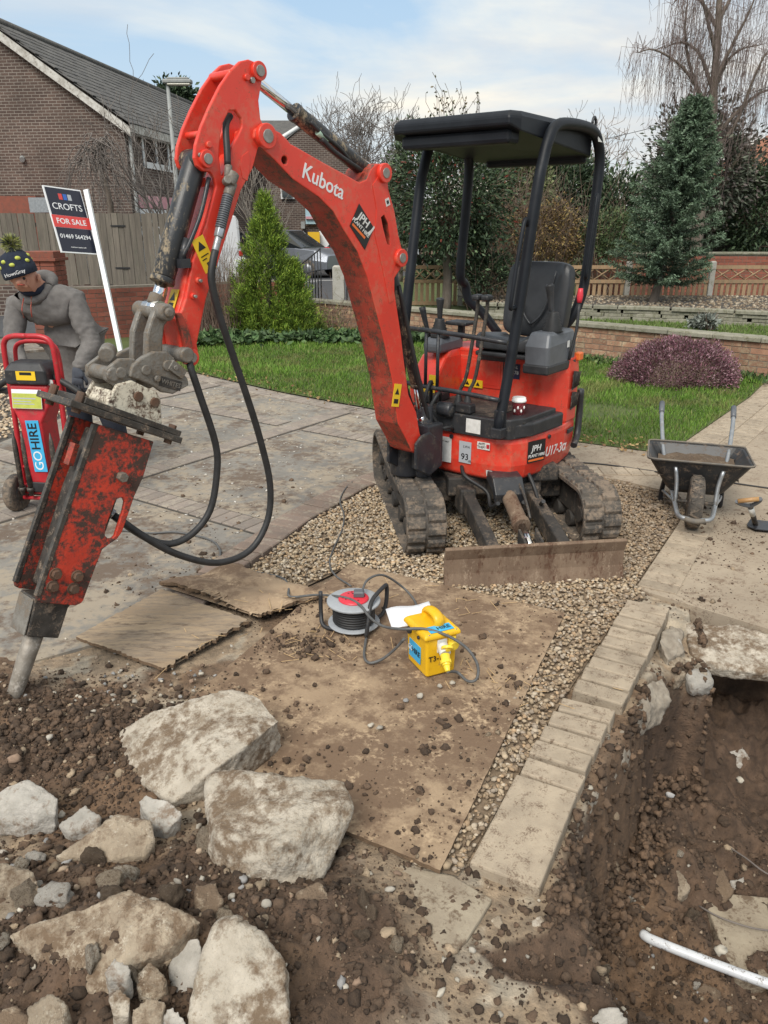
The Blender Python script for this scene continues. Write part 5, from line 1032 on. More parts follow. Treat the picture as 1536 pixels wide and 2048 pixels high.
# trees beyond the wall
def px_bush(name, label, x, y, rx, ry, Y, n, leaf, cols, seed, z0=.1, trunk=True, **k):
    c = AT(x, y, Y); sc = Y / (1.06 * FPX); r = (rx * sc, rx * sc * .9, ry * sc); base = Vector((c.x + k.pop('dx', 0), Y, z0)); cc_ = (c.x - base.x, 0, c.z - z0)
    tk = ([(.02, 0, cc_[2] * .3), (-.04, .02, cc_[2] * .6), (cc_[0] * .8, 0, max(.2, cc_[2] - r[2] * .4))], [.11, .09, .075, .05]) if trunk else None
    return bush(name, label, base, cc_, r, n, leaf, cols, seed, trunk=tk, **k)
DG = [(.04, .065, .034), (.06, .092, .046), (.085, .125, .062), (.028, .044, .026)]
px_bush('round_tree', 'round dark evergreen tree with a forked trunk behind the digger canopy', 898, 392, 112, 105, 16.6, 15000, .10, DG + [(.20, .05, .035)], 41, wts=[.3, .3, .2, .17, .03], cat='tree', clumps=90, cl=.18)
px_bush('laurel_tree', 'tall dark green laurel behind the seat, right of the canopy post', 1130, 380, 75, 60, 24, 7000, .16, DG, 42, cat='tree')
px_bush('loose_tree', 'olive green loose tree seen through the canopy', 1040, 385, 60, 65, 22, 5000, .14, [(.12, .15, .06), (.16, .18, .08), (.09, .11, .05)], 43, cat='tree')
px_bush('ivy_tree', 'tall ivy clad tree behind the blue green spruce', 1405, 345, 98, 108, 23, 10000, .16, [(.09, .105, .075), (.12, .135, .10), (.15, .125, .115), (.065, .08, .055)], 44, cat='tree', cl=.2)
px_bush('evergreen_tree', 'dark evergreen between the canopy and the spruce', 1235, 430, 52, 78, 22.5, 4600, .15, DG, 45, cat='tree')
px_bush('evergreen_tree', 'dark green tree at the right edge under the birch', 1520, 420, 70, 90, 23, 6500, .15, DG, 46, cat='tree')
px_bush('bronze_shrub', 'bronze and yellow leaved shrub right of the digger seat', 1100, 470, 78, 58, 20, 6000, .09, [(.20, .13, .05), (.12, .075, .045), (.30, .22, .08), (.08, .06, .035)], 47, trunk=False, twigs=50)
px_bush('twiggy_shrub', 'orange brown twiggy shrub behind the digger seat', 1000, 470, 55, 62, 20.5, 1800, .08, [(.26, .17, .08), (.16, .10, .06)], 48, trunk=False, twigs=170)
px_bush('dark_shrub', 'low dark green shrub beside the digger seat back', 975, 548, 55, 38, 16.8, 4200, .08, DG, 49, trunk=False, twigs=20)
px_bush('green_shrub', 'mid green shrub left of the spruce behind the picket fence', 1215, 470, 50, 48, 19.6, 3800, .09, [(.05, .085, .035), (.075, .11, .045), (.10, .12, .05)], 50, trunk=False, twigs=20)
px_bush('evergreen_tree', 'shaded evergreen left of the round tree, beyond the fence', 800, 400, 28, 110, 26, 3000, .15, [(.10, .12, .07), (.07, .09, .05), (.15, .16, .1)], 51, cat='tree')
px_bush('evergreen_tree', 'far dark tree top showing above the brick house roof', 345, 205, 45, 35, 45, 3000, .3, DG, 52, cat='tree')
px_bush('lavender', 'small grey lavender on the strip of lawn behind the wall', 1410, 645, 24, 12, 13.4, 700, .09, [(.25, .27, .24), (.18, .2, .17)], 53, trunk=False, twigs=12, z0=.1)
# far hedge line that closes the gaps
n = 9000; xx = RNG.uniform(1, 26, n); zz_ = RNG.uniform(0, 2.2, n) * (.3 + 1.2 * fbm(xx, xx * 0, .5, 3, 90)); tag(leaves('far_hedge', np.column_stack([xx, 27.5 + RNG.normal(0, .5, n), zz_]), RNG.normal(size=(n, 3)), RNG.uniform(.18, .4, n), RNG.uniform(.1, .2, n), colmix(n, DG + [(.12, .09, .07)], .15), 'leaf_attr'), 'dense dark hedge closing the gardens behind', 'hedge', kind='stuff')
n = 5000; xx = RNG.uniform(-30, 30, n); zz_ = RNG.uniform(0, 3.4, n) * (.5 + .9 * fbm(xx, xx * 0, .35, 3, 91)); tag(leaves('far_trees', np.column_stack([xx, 58 + RNG.normal(0, 1, n), zz_]), RNG.normal(size=(n, 3)), RNG.uniform(.4, .9, n), RNG.uniform(.2, .4, n), colmix(n, [(.12, .11, .09), (.08, .09, .06), (.16, .13, .11)], .15), 'leaf_attr'), 'far line of trees along the horizon', 'trees', kind='stuff')
# spruce
sb0 = AT(1303, 607, 16.2); spr = thing('spruce', 'blue green spruce with a leaning trunk behind the picket fence', 'spruce', (sb0.x, 16.2, .12)); top = AT(1398, 195, 16.2) - Vector((sb0.x, 16.2, .12)); rs = random.Random(12); tw = []; seg = []
MB().tube([(0, 0, 0), (top.x * .16, 0, top.z * .12), (top.x * .4, 0, top.z * .35), (top.x * .75, 0, top.z * .7), top], [.10, .085, .07, .04, .012], 9, 3).build('trunk', 'bark', spr)
def axis(t): return Vector((top.x * (t ** .9), 0, top.z * t))
for i in range(118):
    t = .15 + .845 * (i / 118); c = axis(t); a = i * 2.399 + rs.uniform(-.4, .4); Rm = 1.28 * (1 - t) ** .76 * (.50 + .55 * min(1, t / .30)); Rm *= rs.uniform(.65, 1.2); dr = Vector((math.cos(a), math.sin(a), .30 - .55 * (1 - t))); sd_ = Vector((-dr.y, dr.x, 0)); pr = c
    for k in range(7):
        f = (k + 1) / 7; q = c + Vector((dr.x, dr.y, 0)) * Rm * f + Vector((0, 0, Rm * (dr.z * f + .30 * f * f))); seg.append((pr[:], q[:], .012 * (1 - k / 8), .010 * (1 - k / 8)))
        for s_ in range(11):
            g = rs.choice((-1, 1)) * rs.uniform(.2, 1.0); sd = sd_ * g + Vector((dr.x, dr.y, .10)) * .75 + Vector((0, 0, rs.gauss(-.05, .22))); tw.append((pr.lerp(q, rs.random())[:], sd.normalized()[:], rs.uniform(.10, .26) * (1.15 - .5 * f), f))
        pr = q
sticks('branches', seg, 'bark', spr, 4)
T0 = np.array([t[0] for t in tw]); TD = np.array([t[1] for t in tw]); TLn = np.array([t[2] for t in tw]); per = 9; k = np.repeat(np.arange(len(tw)), per); u = np.tile(np.linspace(.05, 1, per), len(tw))[:, None]
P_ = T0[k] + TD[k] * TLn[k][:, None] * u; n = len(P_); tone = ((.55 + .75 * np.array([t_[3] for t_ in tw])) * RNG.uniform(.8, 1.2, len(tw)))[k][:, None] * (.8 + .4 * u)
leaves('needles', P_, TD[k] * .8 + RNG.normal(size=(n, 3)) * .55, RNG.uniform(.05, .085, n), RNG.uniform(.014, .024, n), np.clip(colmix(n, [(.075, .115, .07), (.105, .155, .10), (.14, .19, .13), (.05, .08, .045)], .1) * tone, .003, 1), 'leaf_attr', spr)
# weeping birch
bb = AT(1395, 500, 22.0); bi = thing('weeping_birch', 'tall leafless weeping birch with hanging purple twigs', 'birch', (bb.x, 22, 0)); rs = random.Random(21); seg = []; limb = []
def W(px, py, dy=0.0): q = AT(px, py, 22.0 + dy); return Vector((q.x - bb.x, q.y - 22, q.z))
MB().tube([(0, 0, 0), W(1400, 420), W(1420, 250), W(1432, 120), W(1440, -20), W(1450, -160)], [.17, .15, .12, .09, .07, .04], 9, 3).build('trunk', 'bark', bi)
for pts, dy in (([(1418, 260), (1395, 180), (1360, 130), (1310, 100), (1275, 105)], -.4), ([(1425, 230), (1385, 150), (1370, 60), (1380, -30)], .5), ([(1435, 150), (1470, 80), (1500, 20), (1530, -60)], .3), ([(1405, 330), (1470, 250), (1510, 150), (1540, 100), (1570, 120)], -.3), ([(1440, 260), (1500, 200), (1545, 180), (1580, 210)], .6), ([(1430, 100), (1410, 20), (1395, -50)], -.6), ([(1438, 40), (1470, -20), (1500, -80)], -.2), ([(1422, 200), (1450, 130), (1480, 100), (1520, 90)], .4), ([(1425, 180), (1400, 110), (1365, 85), (1330, 95)], .3), ([(1437, 60), (1400, 0), (1370, -20), (1345, 10)], .1)):
    P_ = [W(x, y, dy * i / len(pts)) for i, (x, y) in enumerate(pts)]; C_ = catmull(P_, 5); m_ = len(C_)
    for i in range(m_ - 1): limb.append((C_[i][:], C_[i + 1][:], .045 * (1 - i / m_) + .008, .045 * (1 - (i + 1) / m_) + .008))
    for i in range(2, m_):
        for k in range(5):
            p = C_[i] + Vector((rs.gauss(0, .10), rs.gauss(0, .25), rs.gauss(0, .08))); q = p + Vector((rs.gauss(0, .25), rs.gauss(0, .25), rs.uniform(.0, .35))); seg.append((C_[i][:], q[:], .006, .004)); ln = rs.uniform(.5, 1.9); d = Vector((rs.gauss(0, .12), rs.gauss(0, .12), -1)); pr = q
            for j in range(6):
                d = (d + Vector((rs.gauss(0, .10), rs.gauss(0, .10), -.25))).normalized(); nx_ = pr + d * ln / 6; seg.append((pr[:], nx_[:], .0048 - .0003 * j, .0045 - .0003 * j))
                if rs.random() < .6: e = nx_ + Vector((rs.gauss(0, .08), rs.gauss(0, .08), -rs.uniform(.1, .35))); seg.append((nx_[:], e[:], .004, .003))
                pr = nx_
tag(sticks('limbs', limb, 'bark', bi, 6), kind='stuff'); sticks('hanging_twigs', seg, 'twig_purple', bi, 3)
# bare trees
p = AT(200, 440, 19); t = thing('weeping_tree', 'small leafless weeping tree against the brick gable', 'tree', (p.x + .0, 19, 0), 0, 'bare trees'); rs = random.Random(31); seg = []
def W2(px, py, Y=19.0): q = AT(px, py, Y); return Vector((q.x - p.x, q.y - 19, q.z))
MB().tube([W2(222, 560), W2(222, 430), W2(214, 380), W2(200, 340), W2(192, 312)], [.09, .08, .07, .06, .05], 8, 3).build('trunk', 'bark', t)
for i in range(42):
    a = rs.uniform(0, 2 * PI); c = W2(rs.uniform(185, 215), rs.uniform(290, 345)); rr_ = rs.uniform(.4, 1.15); pr = c; hgt = rs.uniform(.15, .5)
    for j in range(9):
        u = (j + 1) / 9; q = c + Vector((math.cos(a) * rr_ * u, math.sin(a) * rr_ * u * .8, hgt * math.sin(u * 2.6) - 1.0 * u ** 2.4)) + Vector((rs.gauss(0, .04), rs.gauss(0, .04), rs.gauss(0, .04))); seg.append((pr[:], q[:], .018 * (1 - u) + .005, .018 * (1 - u) + .004))
        if j > 2: grow(q, (math.cos(a) * .5, math.sin(a) * .5, -.6), rs.uniform(.25, .6), .006, 1, seg, rs, wig=.3, kids=(1, 2), steps=3, minr=.004, up=-.1)
        pr = q
sticks('crown', seg, 'twig_grey', t, 3)
p2 = AT(333, 440, 18.2); bare_tree('contorted_tree', 'slender contorted bare tree beside the street lamp', (p2.x, 18.2, 0), 4.9, .05, 33, 'twig_grey', .35, nb=9, lvl=2, wig=.33, spread=.25, kids=(3, 4), up=.22, steps=6, minr=.005, lean=(-.02, 0, 1))
p2 = AT(520, 430, 24); bare_tree('bare_tree', 'pale stemmed bare tree in front of the farther brick house', (p2.x, 24, 0), 3.6, .05, 34, 'bark_pale', .3, nb=9, lvl=2, wig=.1, spread=.45, kids=(3, 5), minr=.006)
p2 = AT(715, 400, 40); bare_tree('bare_tree', 'distant bare tree with a dense round crown above the boom cylinder', (p2.x, 40, 0), 7.2, .14, 35, 'twig_grey', .3, nb=12, lvl=3, spread=.5, minr=.009, kids=(4, 6))
p2 = AT(790, 400, 42); bare_tree('bare_tree', 'distant bare tree left of the canopy post', (p2.x, 42, 0), 6.4, .12, 36, 'twig_grey', .3, nb=10, lvl=3, spread=.55, minr=.009, kids=(4, 5))
p2 = AT(930, 400, 26); t = bare_tree('bare_tree', 'thin tree with a few last leaves showing above the canopy', (p2.x, 26, 0), 5.0, .07, 37, 'twig_grey', .35, nb=12, lvl=2, spread=.42, minr=.007, kids=(4, 6), up=.2)
n = 900; c = [q_ for q_ in t.children if q_.name.startswith('crown')][0].data; V_ = np.empty(len(c.vertices) * 3, np.float32); c.vertices.foreach_get('co', V_); V_ = V_.reshape(-1, 3); V_ = V_[V_[:, 2] > 3.0]; k = RNG.integers(0, len(V_), n); leaves('leaves', V_[k], RNG.normal(size=(n, 3)), .11, .06, colmix(n, [(.10, .10, .05), (.16, .12, .06)], .15), 'leaf_attr', t)
p2 = AT(1090, 400, 44); bare_tree('bare_tree', 'faint distant bare tree behind the canopy roof', (p2.x, 44, 0), 5.6, .10, 38, 'twig_grey', .3, nb=9, lvl=3, spread=.5, minr=.009, kids=(4, 5))
p2 = AT(1240, 420, 30); bare_tree('bare_tree', 'bare tree behind the evergreens right of the canopy', (p2.x, 30, 0), 5.0, .1, 39, 'twig_brown', .35, nb=10, lvl=3, spread=.6, minr=.007, kids=(4, 5))
# overhead wires
for i, (a_, c_) in enumerate(((AT(1180, 285, 30), AT(1560, 165, 22)), (AT(1290, 292, 24), AT(1560, 275, 24)))): tag(MB().tube([a_, (a_ + c_) / 2 - Vector((0, 0, .15)), c_], .009, 5, 6).build('overhead_wire', 'black_rubber'), ['overhead wire rising to the right behind the canopy', 'overhead wire crossing behind the spruce'][i], 'wire', 'overhead wires')
# ------------------------------------------------------------------ grass
LP = LAWN_EDGE + [(4.95, 9.75), (-1.5, 15.3), (-2.6, 13.0), (-3.7, 12.2)]
q = rnd_in(LP, 105000); far = np.hypot(q[:, 0], q[:, 1]); keep = RNG.uniform(size=len(q)) < np.clip(8.5 / far, .5, 1); q = q[keep]; far = far[keep]; n = len(q)
pat = fbm(q[:, 0], q[:, 1], 1.3, 4, 81); D_ = RNG.normal(size=(n, 3)) * .42; D_[:, 2] = 1
bare = (np.hypot((q[:, 0] - 2.05) / .55, (q[:, 1] - 7.75) / .35) < 1) & (RNG.uniform(size=n) < .75); q, far, pat, D_ = q[~bare], far[~bare], pat[~bare], D_[~bare]; n = len(q)
gc = colmix(n, [(.085, .165, .022), (.115, .20, .030), (.15, .22, .05), (.06, .12, .018), (.22, .21, .08)], .12, [.33, .3, .17, .16, .04]) * (.62 + 1.05 * pat)[:, None]; dry = sst(.58, .70, fbm(q[:, 0], q[:, 1], 3.1, 4, 83))[:, None] * .6; gc = gc * (1 - dry) + np.array((.19, .17, .07)) * dry
tag(leaves('grass', np.column_stack([q, np.full(n, .010)]), D_, RNG.uniform(.025, .085, n) * (.45 + 1.1 * pat), RNG.uniform(.006, .010, n) * far / 9, gc, 'grass_attr', None, .05), 'short green lawn grass behind the driveway', 'grass', kind='stuff')
q = rnd_in([(-.9, 15.4), (5.3, 9.9), (9.3, 13.2), (4.2, 15.0)], 14000); n = len(q); D_ = RNG.normal(size=(n, 3)) * .4; D_[:, 2] = 1
tag(leaves('grass', np.column_stack([q, np.full(n, .10)]), D_, RNG.uniform(.05, .09, n), RNG.uniform(.012, .02, n), colmix(n, [(.12, .19, .04), (.09, .15, .03), (.16, .2, .07)], .12), 'grass_attr', None, .05), 'grass of the neighbouring garden behind the wall', 'grass', kind='stuff')
e = [Vector(p) for p in LAWN_EDGE[:7]]; n = 420; k = RNG.integers(0, 6, n); u = RNG.uniform(size=n); P_ = np.array([(e[i].lerp(e[i + 1], t))[:] for i, t in zip(k, u)]) + np.column_stack([RNG.normal(0, .10, n), RNG.normal(.10, .16, n)])
tag(leaves('fallen_leaves', np.column_stack([P_, RNG.uniform(.015, .05, n)]), RNG.normal(size=(n, 3)) * [1, 1, .25], RNG.uniform(.03, .055, n), RNG.uniform(.02, .035, n), colmix(n, [(.30, .19, .09), (.40, .28, .13), (.2, .12, .06)], .15), 'leaf_attr'), 'brown fallen leaves along the lawn edge', 'leaves', kind='stuff')
# ------------------------------------------------------------------ mini excavator with hydraulic breaker
EC = Vector((.65, 4.9, 0)); HB = R(37); EF = Vector((-math.sin(HB), -math.cos(HB), 0)); EL = Vector((-EF.y, EF.x, 0)); ZU = Vector((0, 0, 1))
EX = thing('mini_excavator', 'red mini excavator with black canopy and a hydraulic breaker on its arm', 'excavator', EC, math.atan2(EF.y, EF.x))
RMI = frame(EC, EF, EL, ZU).inverted()
HA = R(42); BF = Vector((-math.sin(HA), -math.cos(HA), 0)); BL = Vector((-BF.y, BF.x, 0))
BM = RMI @ frame((.12, 4.38, 0), BF, BL, ZU)
TF = Vector((.135, -.991, 0)).normalized(); TL = Vector((-TF.y, TF.x, 0)); TM = RMI @ frame(EC, TF, TL, ZU)
I4 = Matrix()
def P2(u, v, w): return (u, w, v)             # side profile (u forward, v up) extruded across
def part(b, name, m, bevel=0.0, par=None, M=None, label=None):
    o = b.build(name, m, par or EX, bevel, M=M)
    if label: o['label'] = label
    return o
# --- undercarriage
def track(yc, name='rubber_track'):
    rf, rr, xf, xr, zf, zr = .175, .195, .63, -.62, .175, .20
    pts = []
    for k in range(15): a = -PI / 2 + PI * k / 14; pts.append((xf + rf * math.cos(a), zf + rf * math.sin(a)))
    for k in range(1, 12): t = k / 12; pts.append((xf + (xr - xf) * t, (zf + rf) * (1 - t) + (zr + rr) * t - .028 * math.sin(PI * t)))
    for k in range(15): a = PI / 2 + PI * k / 14; pts.append((xr + rr * math.cos(a), zr + rr * math.sin(a)))
    for k in range(1, 12): t = k / 12; pts.append((xr + (xf - xr) * t, .004 * (1 - t)))
    V = [Vector((p[0], 0, p[1])) for p in pts]; n = len(V); b = MB(); w = .115; vs = []
    for i, p in enumerate(V):
        t = (V[(i + 1) % n] - V[i - 1]).normalized(); nn = Vector((t.z, 0, -t.x))     # outward
        for dy, dn in ((-w, 0), (w, 0), (w, -.026), (-w, -.026)): vs.append(p + Vector((0, yc + dy, 0)) + nn * dn)
    b.add(vs, [(i * 4 + k, i * 4 + (k + 1) % 4, ((i + 1) % n) * 4 + (k + 1) % 4, ((i + 1) % n) * 4 + k) for i in range(n) for k in range(4)])
    L = [0]
    for i in range(n): L.append(L[-1] + (V[(i + 1) % n] - V[i]).length)
    tot = L[-1]; N = 46
    def at(s):
        s %= tot; i = max(j for j in range(n) if L[j] <= s); t = (s - L[i]) / (L[i + 1] - L[i]); p = V[i].lerp(V[(i + 1) % n], t); tg = (V[(i + 1) % n] - V[i]).normalized(); return p, tg
    for k in range(N):
        for side in (-1, 1):
            p, tg = at(tot * (k + (.0 if side < 0 else .5)) / N); nn = Vector((tg.z, 0, -tg.x))
            M = frame(p + Vector((0, yc + side * .058, 0)), tg, (0, 1, 0), nn * 1.0)
            l = .030
            b.add([(-l, -.052, -.004), (l, -.052, -.004), (l, .052, -.004), (-l, .052, -.004), (-l * .55, -.048, .016), (l * .55, -.048, .016), (l * .55, .048, .016), (-l * .55, .048, .016)],
                  [(4, 5, 6, 7), (0, 1, 5, 4), (1, 2, 6, 5), (2, 3, 7, 6), (3, 0, 4, 7)], M)
            p, tg = at(tot * (k + .25) / N)
        p, tg = at(tot * k / N); nn = Vector((tg.z, 0, -tg.x)); M = frame(p + Vector((0, yc, 0)), tg, (0, 1, 0), nn)
        b.bx(-.02, .02, -.022, .022, -.05, -.02, M)
    o = part(b, name, 'track_rubber', .004, M=TM)
    s = -1 if yc < 0 else 1
    f = MB().bx(-.5, .5, yc - .06, yc + .06, .12, .27); f.bx(-.25, .2, yc - .075, yc + .075, .2, .29); part(f, 'track_frame', 'frame_dark', .012, o)
    for xx, zz_, r_ in ((.63, .175, .142), (-.62, .20, .16)):
        q = MB().cyl((xx, yc - .055, zz_), (xx, yc + .055, zz_), r_, n=24).cyl((xx, yc - .085, zz_), (xx, yc + .085, zz_), .05, n=16)
        if xx < 0:
            for k in range(9): a = 2 * PI * k / 9; q.cyl((xx + .1 * math.cos(a), yc - .063, zz_ + .1 * math.sin(a)), (xx + .1 * math.cos(a), yc + .063, zz_ + .1 * math.sin(a)), .012, n=8)
        part(q, 'idler' if xx > 0 else 'sprocket', 'frame_dark', .004, o)
    for xx in (-.32, -.06, .22, .44): part(MB().cyl((xx, yc - .07, .08), (xx, yc + .07, .08), .052, n=16), 'roller', 'frame_dark', .004, o)
    return o
tr1 = track(-.52); tr2 = track(.52)
b = MB().bx(-.34, .34, -.30, .30, .22, .34).bx(-.26, .26, -.46, .46, .16, .30); b.cyl((0, 0, .34), (0, 0, .44), .30, n=28)
b.bx(.30, .46, -.25, -.15, .14, .30).bx(.30, .46, .15, .25, .14, .30).bx(.30, .44, -.06, .06, .22, .40)
b.bx(.20, .36, .20, .40, .30, .40)
part(b, 'undercarriage', 'frame_dark', .012, M=TM)
for s in (-1, 1):
    b = MB().prism([(.36, .24), (.44, .28), (.62, .255), (1.14, .165), (1.15, .08), (1.10, .07), (.56, .15), (.38, .16)], s * .20 - .035, s * .20 + .035, P2); part(b, 'blade_arm', 'frame_dark', .008, M=TM)
prof = [(1.17, -.015), (1.19, .0), (1.165, .08), (1.16, .16), (1.185, .225), (1.165, .235), (1.14, .16), (1.145, .08), (1.15, .0)]
b = MB().prism(prof, -.495, .495, P2); o = part(b, 'dozer_blade', 'mud_steel', .004, M=TM, label='muddy brown dozer blade across the front of the tracks')
b = MB()
for s in (-1, 1): b.prism([(1.15, .0), (1.15, .22), (1.07, .16), (1.05, .05)], s * .2 - .05, s * .2 - .03, P2).prism([(1.15, .0), (1.15, .22), (1.07, .16), (1.05, .05)], s * .2 + .03, s * .2 + .05, P2)
part(b, 'blade_lug', 'frame_dark', .003, o)
b = MB().cyl((.52, 0, .34), (.86, 0, .235), .045, n=18).cyl((.86, 0, .235), (.90, 0, .223), .052, n=18); o = part(b, 'blade_cylinder', 'mud_steel', .003, M=TM)
part(MB().cyl((.9, 0, .223), (1.10, 0, .16), .022, n=14), 'piston_rod', 'chrome', 0, o)
part(MB().prism([(.44, .42), (.58, .41), (.66, .33), (.64, .27), (.58, .33), (.44, .36)], -.09, .09, P2), 'cylinder_guard', 'black_steel', .006, M=TM)
b = MB().prism([(1.0, .25), (1.12, .22), (1.14, .12), (1.0, .17)], -.055, -.04, P2).prism([(1.0, .25), (1.12, .22), (1.14, .12), (1.0, .17)], .04, .055, P2); part(b, 'cylinder_fork', 'frame_dark', .003, M=TM)
for k, (y0, y1) in enumerate(((.12, .07), (-.2, -.1), (.16, .2))):
    part(MB().tube([(.25, y0, .42), (.42, y0 * 1.1, .38), (.50, y1, .30), (.60, y1, .24), (.72, y1 * .9, .30)], .012, 8, 5), 'hydraulic_hose', 'black_rubber', M=TM)
part(MB().tube([(.86, .06, .25), (.7, .07, .33), (.55, .06, .40)], .008, 8, 3), 'grease_pipe', 'steel_dark', M=TM)
# --- lower skirt
SK = [(.37, -.15), (.388, 0), (.388, .2), (.375, .30), (.33, .385), (.24, .435), (.05, .468), (-.2, .475), (-.42, .44), (-.55, .31), (-.61, .12), (-.62, 0), (-.58, -.25), (-.45, -.43), (-.2, -.47), (.08, -.46), (.2, -.38), (.22, -.15)]
b = loft([ring(SK, .345, .90), ring(SK, .365, .965), ring(SK, .45, 1.0), ring(SK, .585, 1.0), ring(SK, .62, .985)])
skirt = part(b, 'body_skirt', 'red_paint', .010)
# decals on the skirt
def dec(par, name, M, w, h, m, d=.0015): return part(MB().bx(-w / 2, w / 2, -h / 2, h / 2, 0, d), name, m, 0, par, M)
M = face((.390, -.055, .50), (1, .02, 0)); dec(skirt, 'sticker', M, .11, .16, 'white_label'); text('SAFETY FIRST', .013, M @ Matrix.Translation((0, .05, .002)), 'black_label', skirt)
M = face((.391, .10, .505), (1, 0, 0)); d_ = dec(skirt, 'sound_power_sticker', M, .085, .135, 'sign_grey'); text('93', .055, M @ Matrix.Translation((0, -.03, .002)), 'black_label', skirt, bold=.01); text('LWA', .022, M @ Matrix.Translation((.01, .035, .002)), 'black_label', skirt); text('dB', .02, M @ Matrix.Translation((.033, -.052, .002)), 'black_label', skirt)
M = face((.389, .225, .565), (1, .02, 0)); dec(skirt, 'sticker', M, .085, .045, 'white_label'); text('ANTI\nTHEFT', .02, M @ Matrix.Translation((-.012, .0, .002)), 'black_label', skirt, bold=.02); dec(skirt, 'sticker', M @ Matrix.Translation((.03, 0, .0006)), .02, .025, 'red_plain', .002)
nS = (.30, .96, 0); M = face((.155, .4545, .52), nS); dec(skirt, 'hire_decal', M, .15, .135, 'black_label', .006); text('JPH', .052, M @ Matrix.Translation((-.005, .02, .008)), 'white_label', skirt, bold=.015, shear=.2); text('PLANT HIRE', .026, M @ Matrix.Translation((0, -.025, .008)), 'white_label', skirt, bold=.012, shear=.2); dec(skirt, 'decal_stripe', M @ Matrix.Translation((0, -.052, .0065)), .13, .012, 'orange_label', .001)
M = face((-.07, .478, .485), (.05, 1, 0), roll=-.05); text('U17-3\u03b1', .085, M @ Matrix.Translation((0, 0, .003)), 'white_label', skirt, bold=.012, shear=.25)
for p, n in (((.39, -.0, .59), (1, 0, 0)), ((.02, .471, .585), (.15, 1, 0))): part(MB().cyl(Vector(p), Vector(p) + Vector(n).normalized() * .008, .013, n=14), 'bolt', 'black_steel', 0, skirt)
part(MB().bx(-.05, .05, -.014, .014, -.01, .004, face((-.30, .472, .56), (-.1, 1, 0))), 'vent_slot', 'black_plastic', .004, skirt)
part(MB().bx(-.02, .02, -.02, .02, 0, .002, face((.384, .27, .40), (1, .1, -.25))), 'sticker', 'white_label', 0, skirt)
# --- floor, step
FL = [(.405, -.20), (.41, .30), (.36, .385), (.26, .43), (-.10, .45), (-.12, -.44), (.18, -.40), (.22, -.2)]
b = loft([ring(FL, .62), ring(FL, .735), ring(FL, .74, .985)]); floor_ = part(b, 'floor_plate', 'black_plastic', .006)
M = face((.4085, .16, .68), (1, -.02, 0)); dec(floor_, 'sticker', M, .10, .085, 'white_label', .002)
b = loft([ring([(.33, .29), (.33, .40), (.22, .46), (-.14, .485), (-.14, .29)], .625), ring([(.33, .29), (.33, .40), (.22, .46), (-.14, .485), (-.14, .29)], .70), ring([(.32, .30), (.32, .395), (.21, .45), (-.14, .475), (-.14, .30)], .71)])
step = part(b, 'step', 'black_plastic', .006)
for k in range(9): part(MB().bx(.27 - k * .045, .285 - k * .045, .31, .43, .7095, .715), 'step_rib', 'frame_dark', .002, step)
b = MB().bx(.0, .37, -.34, .27, .7405, .744); 
part(b, 'floor_mat', 'frame_dark', .002, floor_)
part(MB().bx(.1, .3, -.35, -.20, .744, .80).bx(.33, .40, .02, .13, .744, .80), 'pedal', 'black_plastic', .01, floor_)
# --- rear housing / pedestal
HS = [(-.12, -.42), (-.12, .21), (-.09, .34), (-.13, .42), (-.24, .462), (-.38, .458), (-.5, .38), (-.59, .2), (-.615, 0), (-.57, -.25), (-.45, -.43), (-.25, -.455)]
b = loft([ring(HS, .615), ring(HS, .66), ring(HS, .94), ring(HS, 1.02, .985), ring(HS, 1.045, .95)]); hous = part(b, 'engine_housing', 'red_paint', .014)
part(MB().bx(-.122, -.116, .055, .060, .745, 1.01), 'panel_gap', 'black_plastic', 0, hous)
part(MB().bx(-.121, -.114, -.30, .04, .80, 1.0).bx(-.119, -.1125, -.28, .02, .82, .98), 'access_panel', 'red_paint', .006, hous)
M = face((-.1175, .135, .93), (1, 0, 0)); dec(hous, 'inspection_sticker', M, .085, .095, 'navy_label', .002); text('P.D.I.', .026, M @ Matrix.Translation((0, .026, .003)), 'white_label', hous, bold=.01); text('878', .03, M @ Matrix.Translation((.012, -.008, .003)), 'white_label', hous, bold=.01); dec(hous, 'sticker', M @ Matrix.Translation((-.02, -.01, .001)), .02, .02, 'red_plain', .002)
M = face((-.117, -.02, 1.0), (1, 0, 0)); part(MB().bx(-.10, .10, -.018, .018, 0, .012, M), 'latch_plate', 'black_plastic', .004, hous)
# mesh vents on the side
for zc, h in ((.885, .12), (.755, .115)):
    M = face((-.335, .462, zc), (-.12, 1, 0)); v_ = part(MB().prism([(-.07, -h / 2), (.075, -h / 2 + .01), (.055, h / 2 - .02), (-.055, h / 2)], 0, .004, lambda u, v, w: (u, v, w)), 'vent', 'black_plastic', 0, hous, M @ Matrix.Translation((0, 0, .0)))
    g_ = MB()
    for k in range(-5, 6): g_.tube([(k * .013 - .03, -h / 2 + .012, .006), (k * .013 + .03, h / 2 - .02, .006)], .0014, 4).tube([(k * .013 + .03, -h / 2 + .012, .007), (k * .013 - .03, h / 2 - .02, .007)], .0014, 4)
    part(g_, 'vent_mesh', 'steel_dark', 0, v_)
# rear bumper edge
b = MB().tube([(-.34, .485, .45), (-.44, .46, .5), (-.47, .45, .64), (-.45, .455, .80)], .022, 8, 5); part(b, 'rear_trim', 'black_plastic')
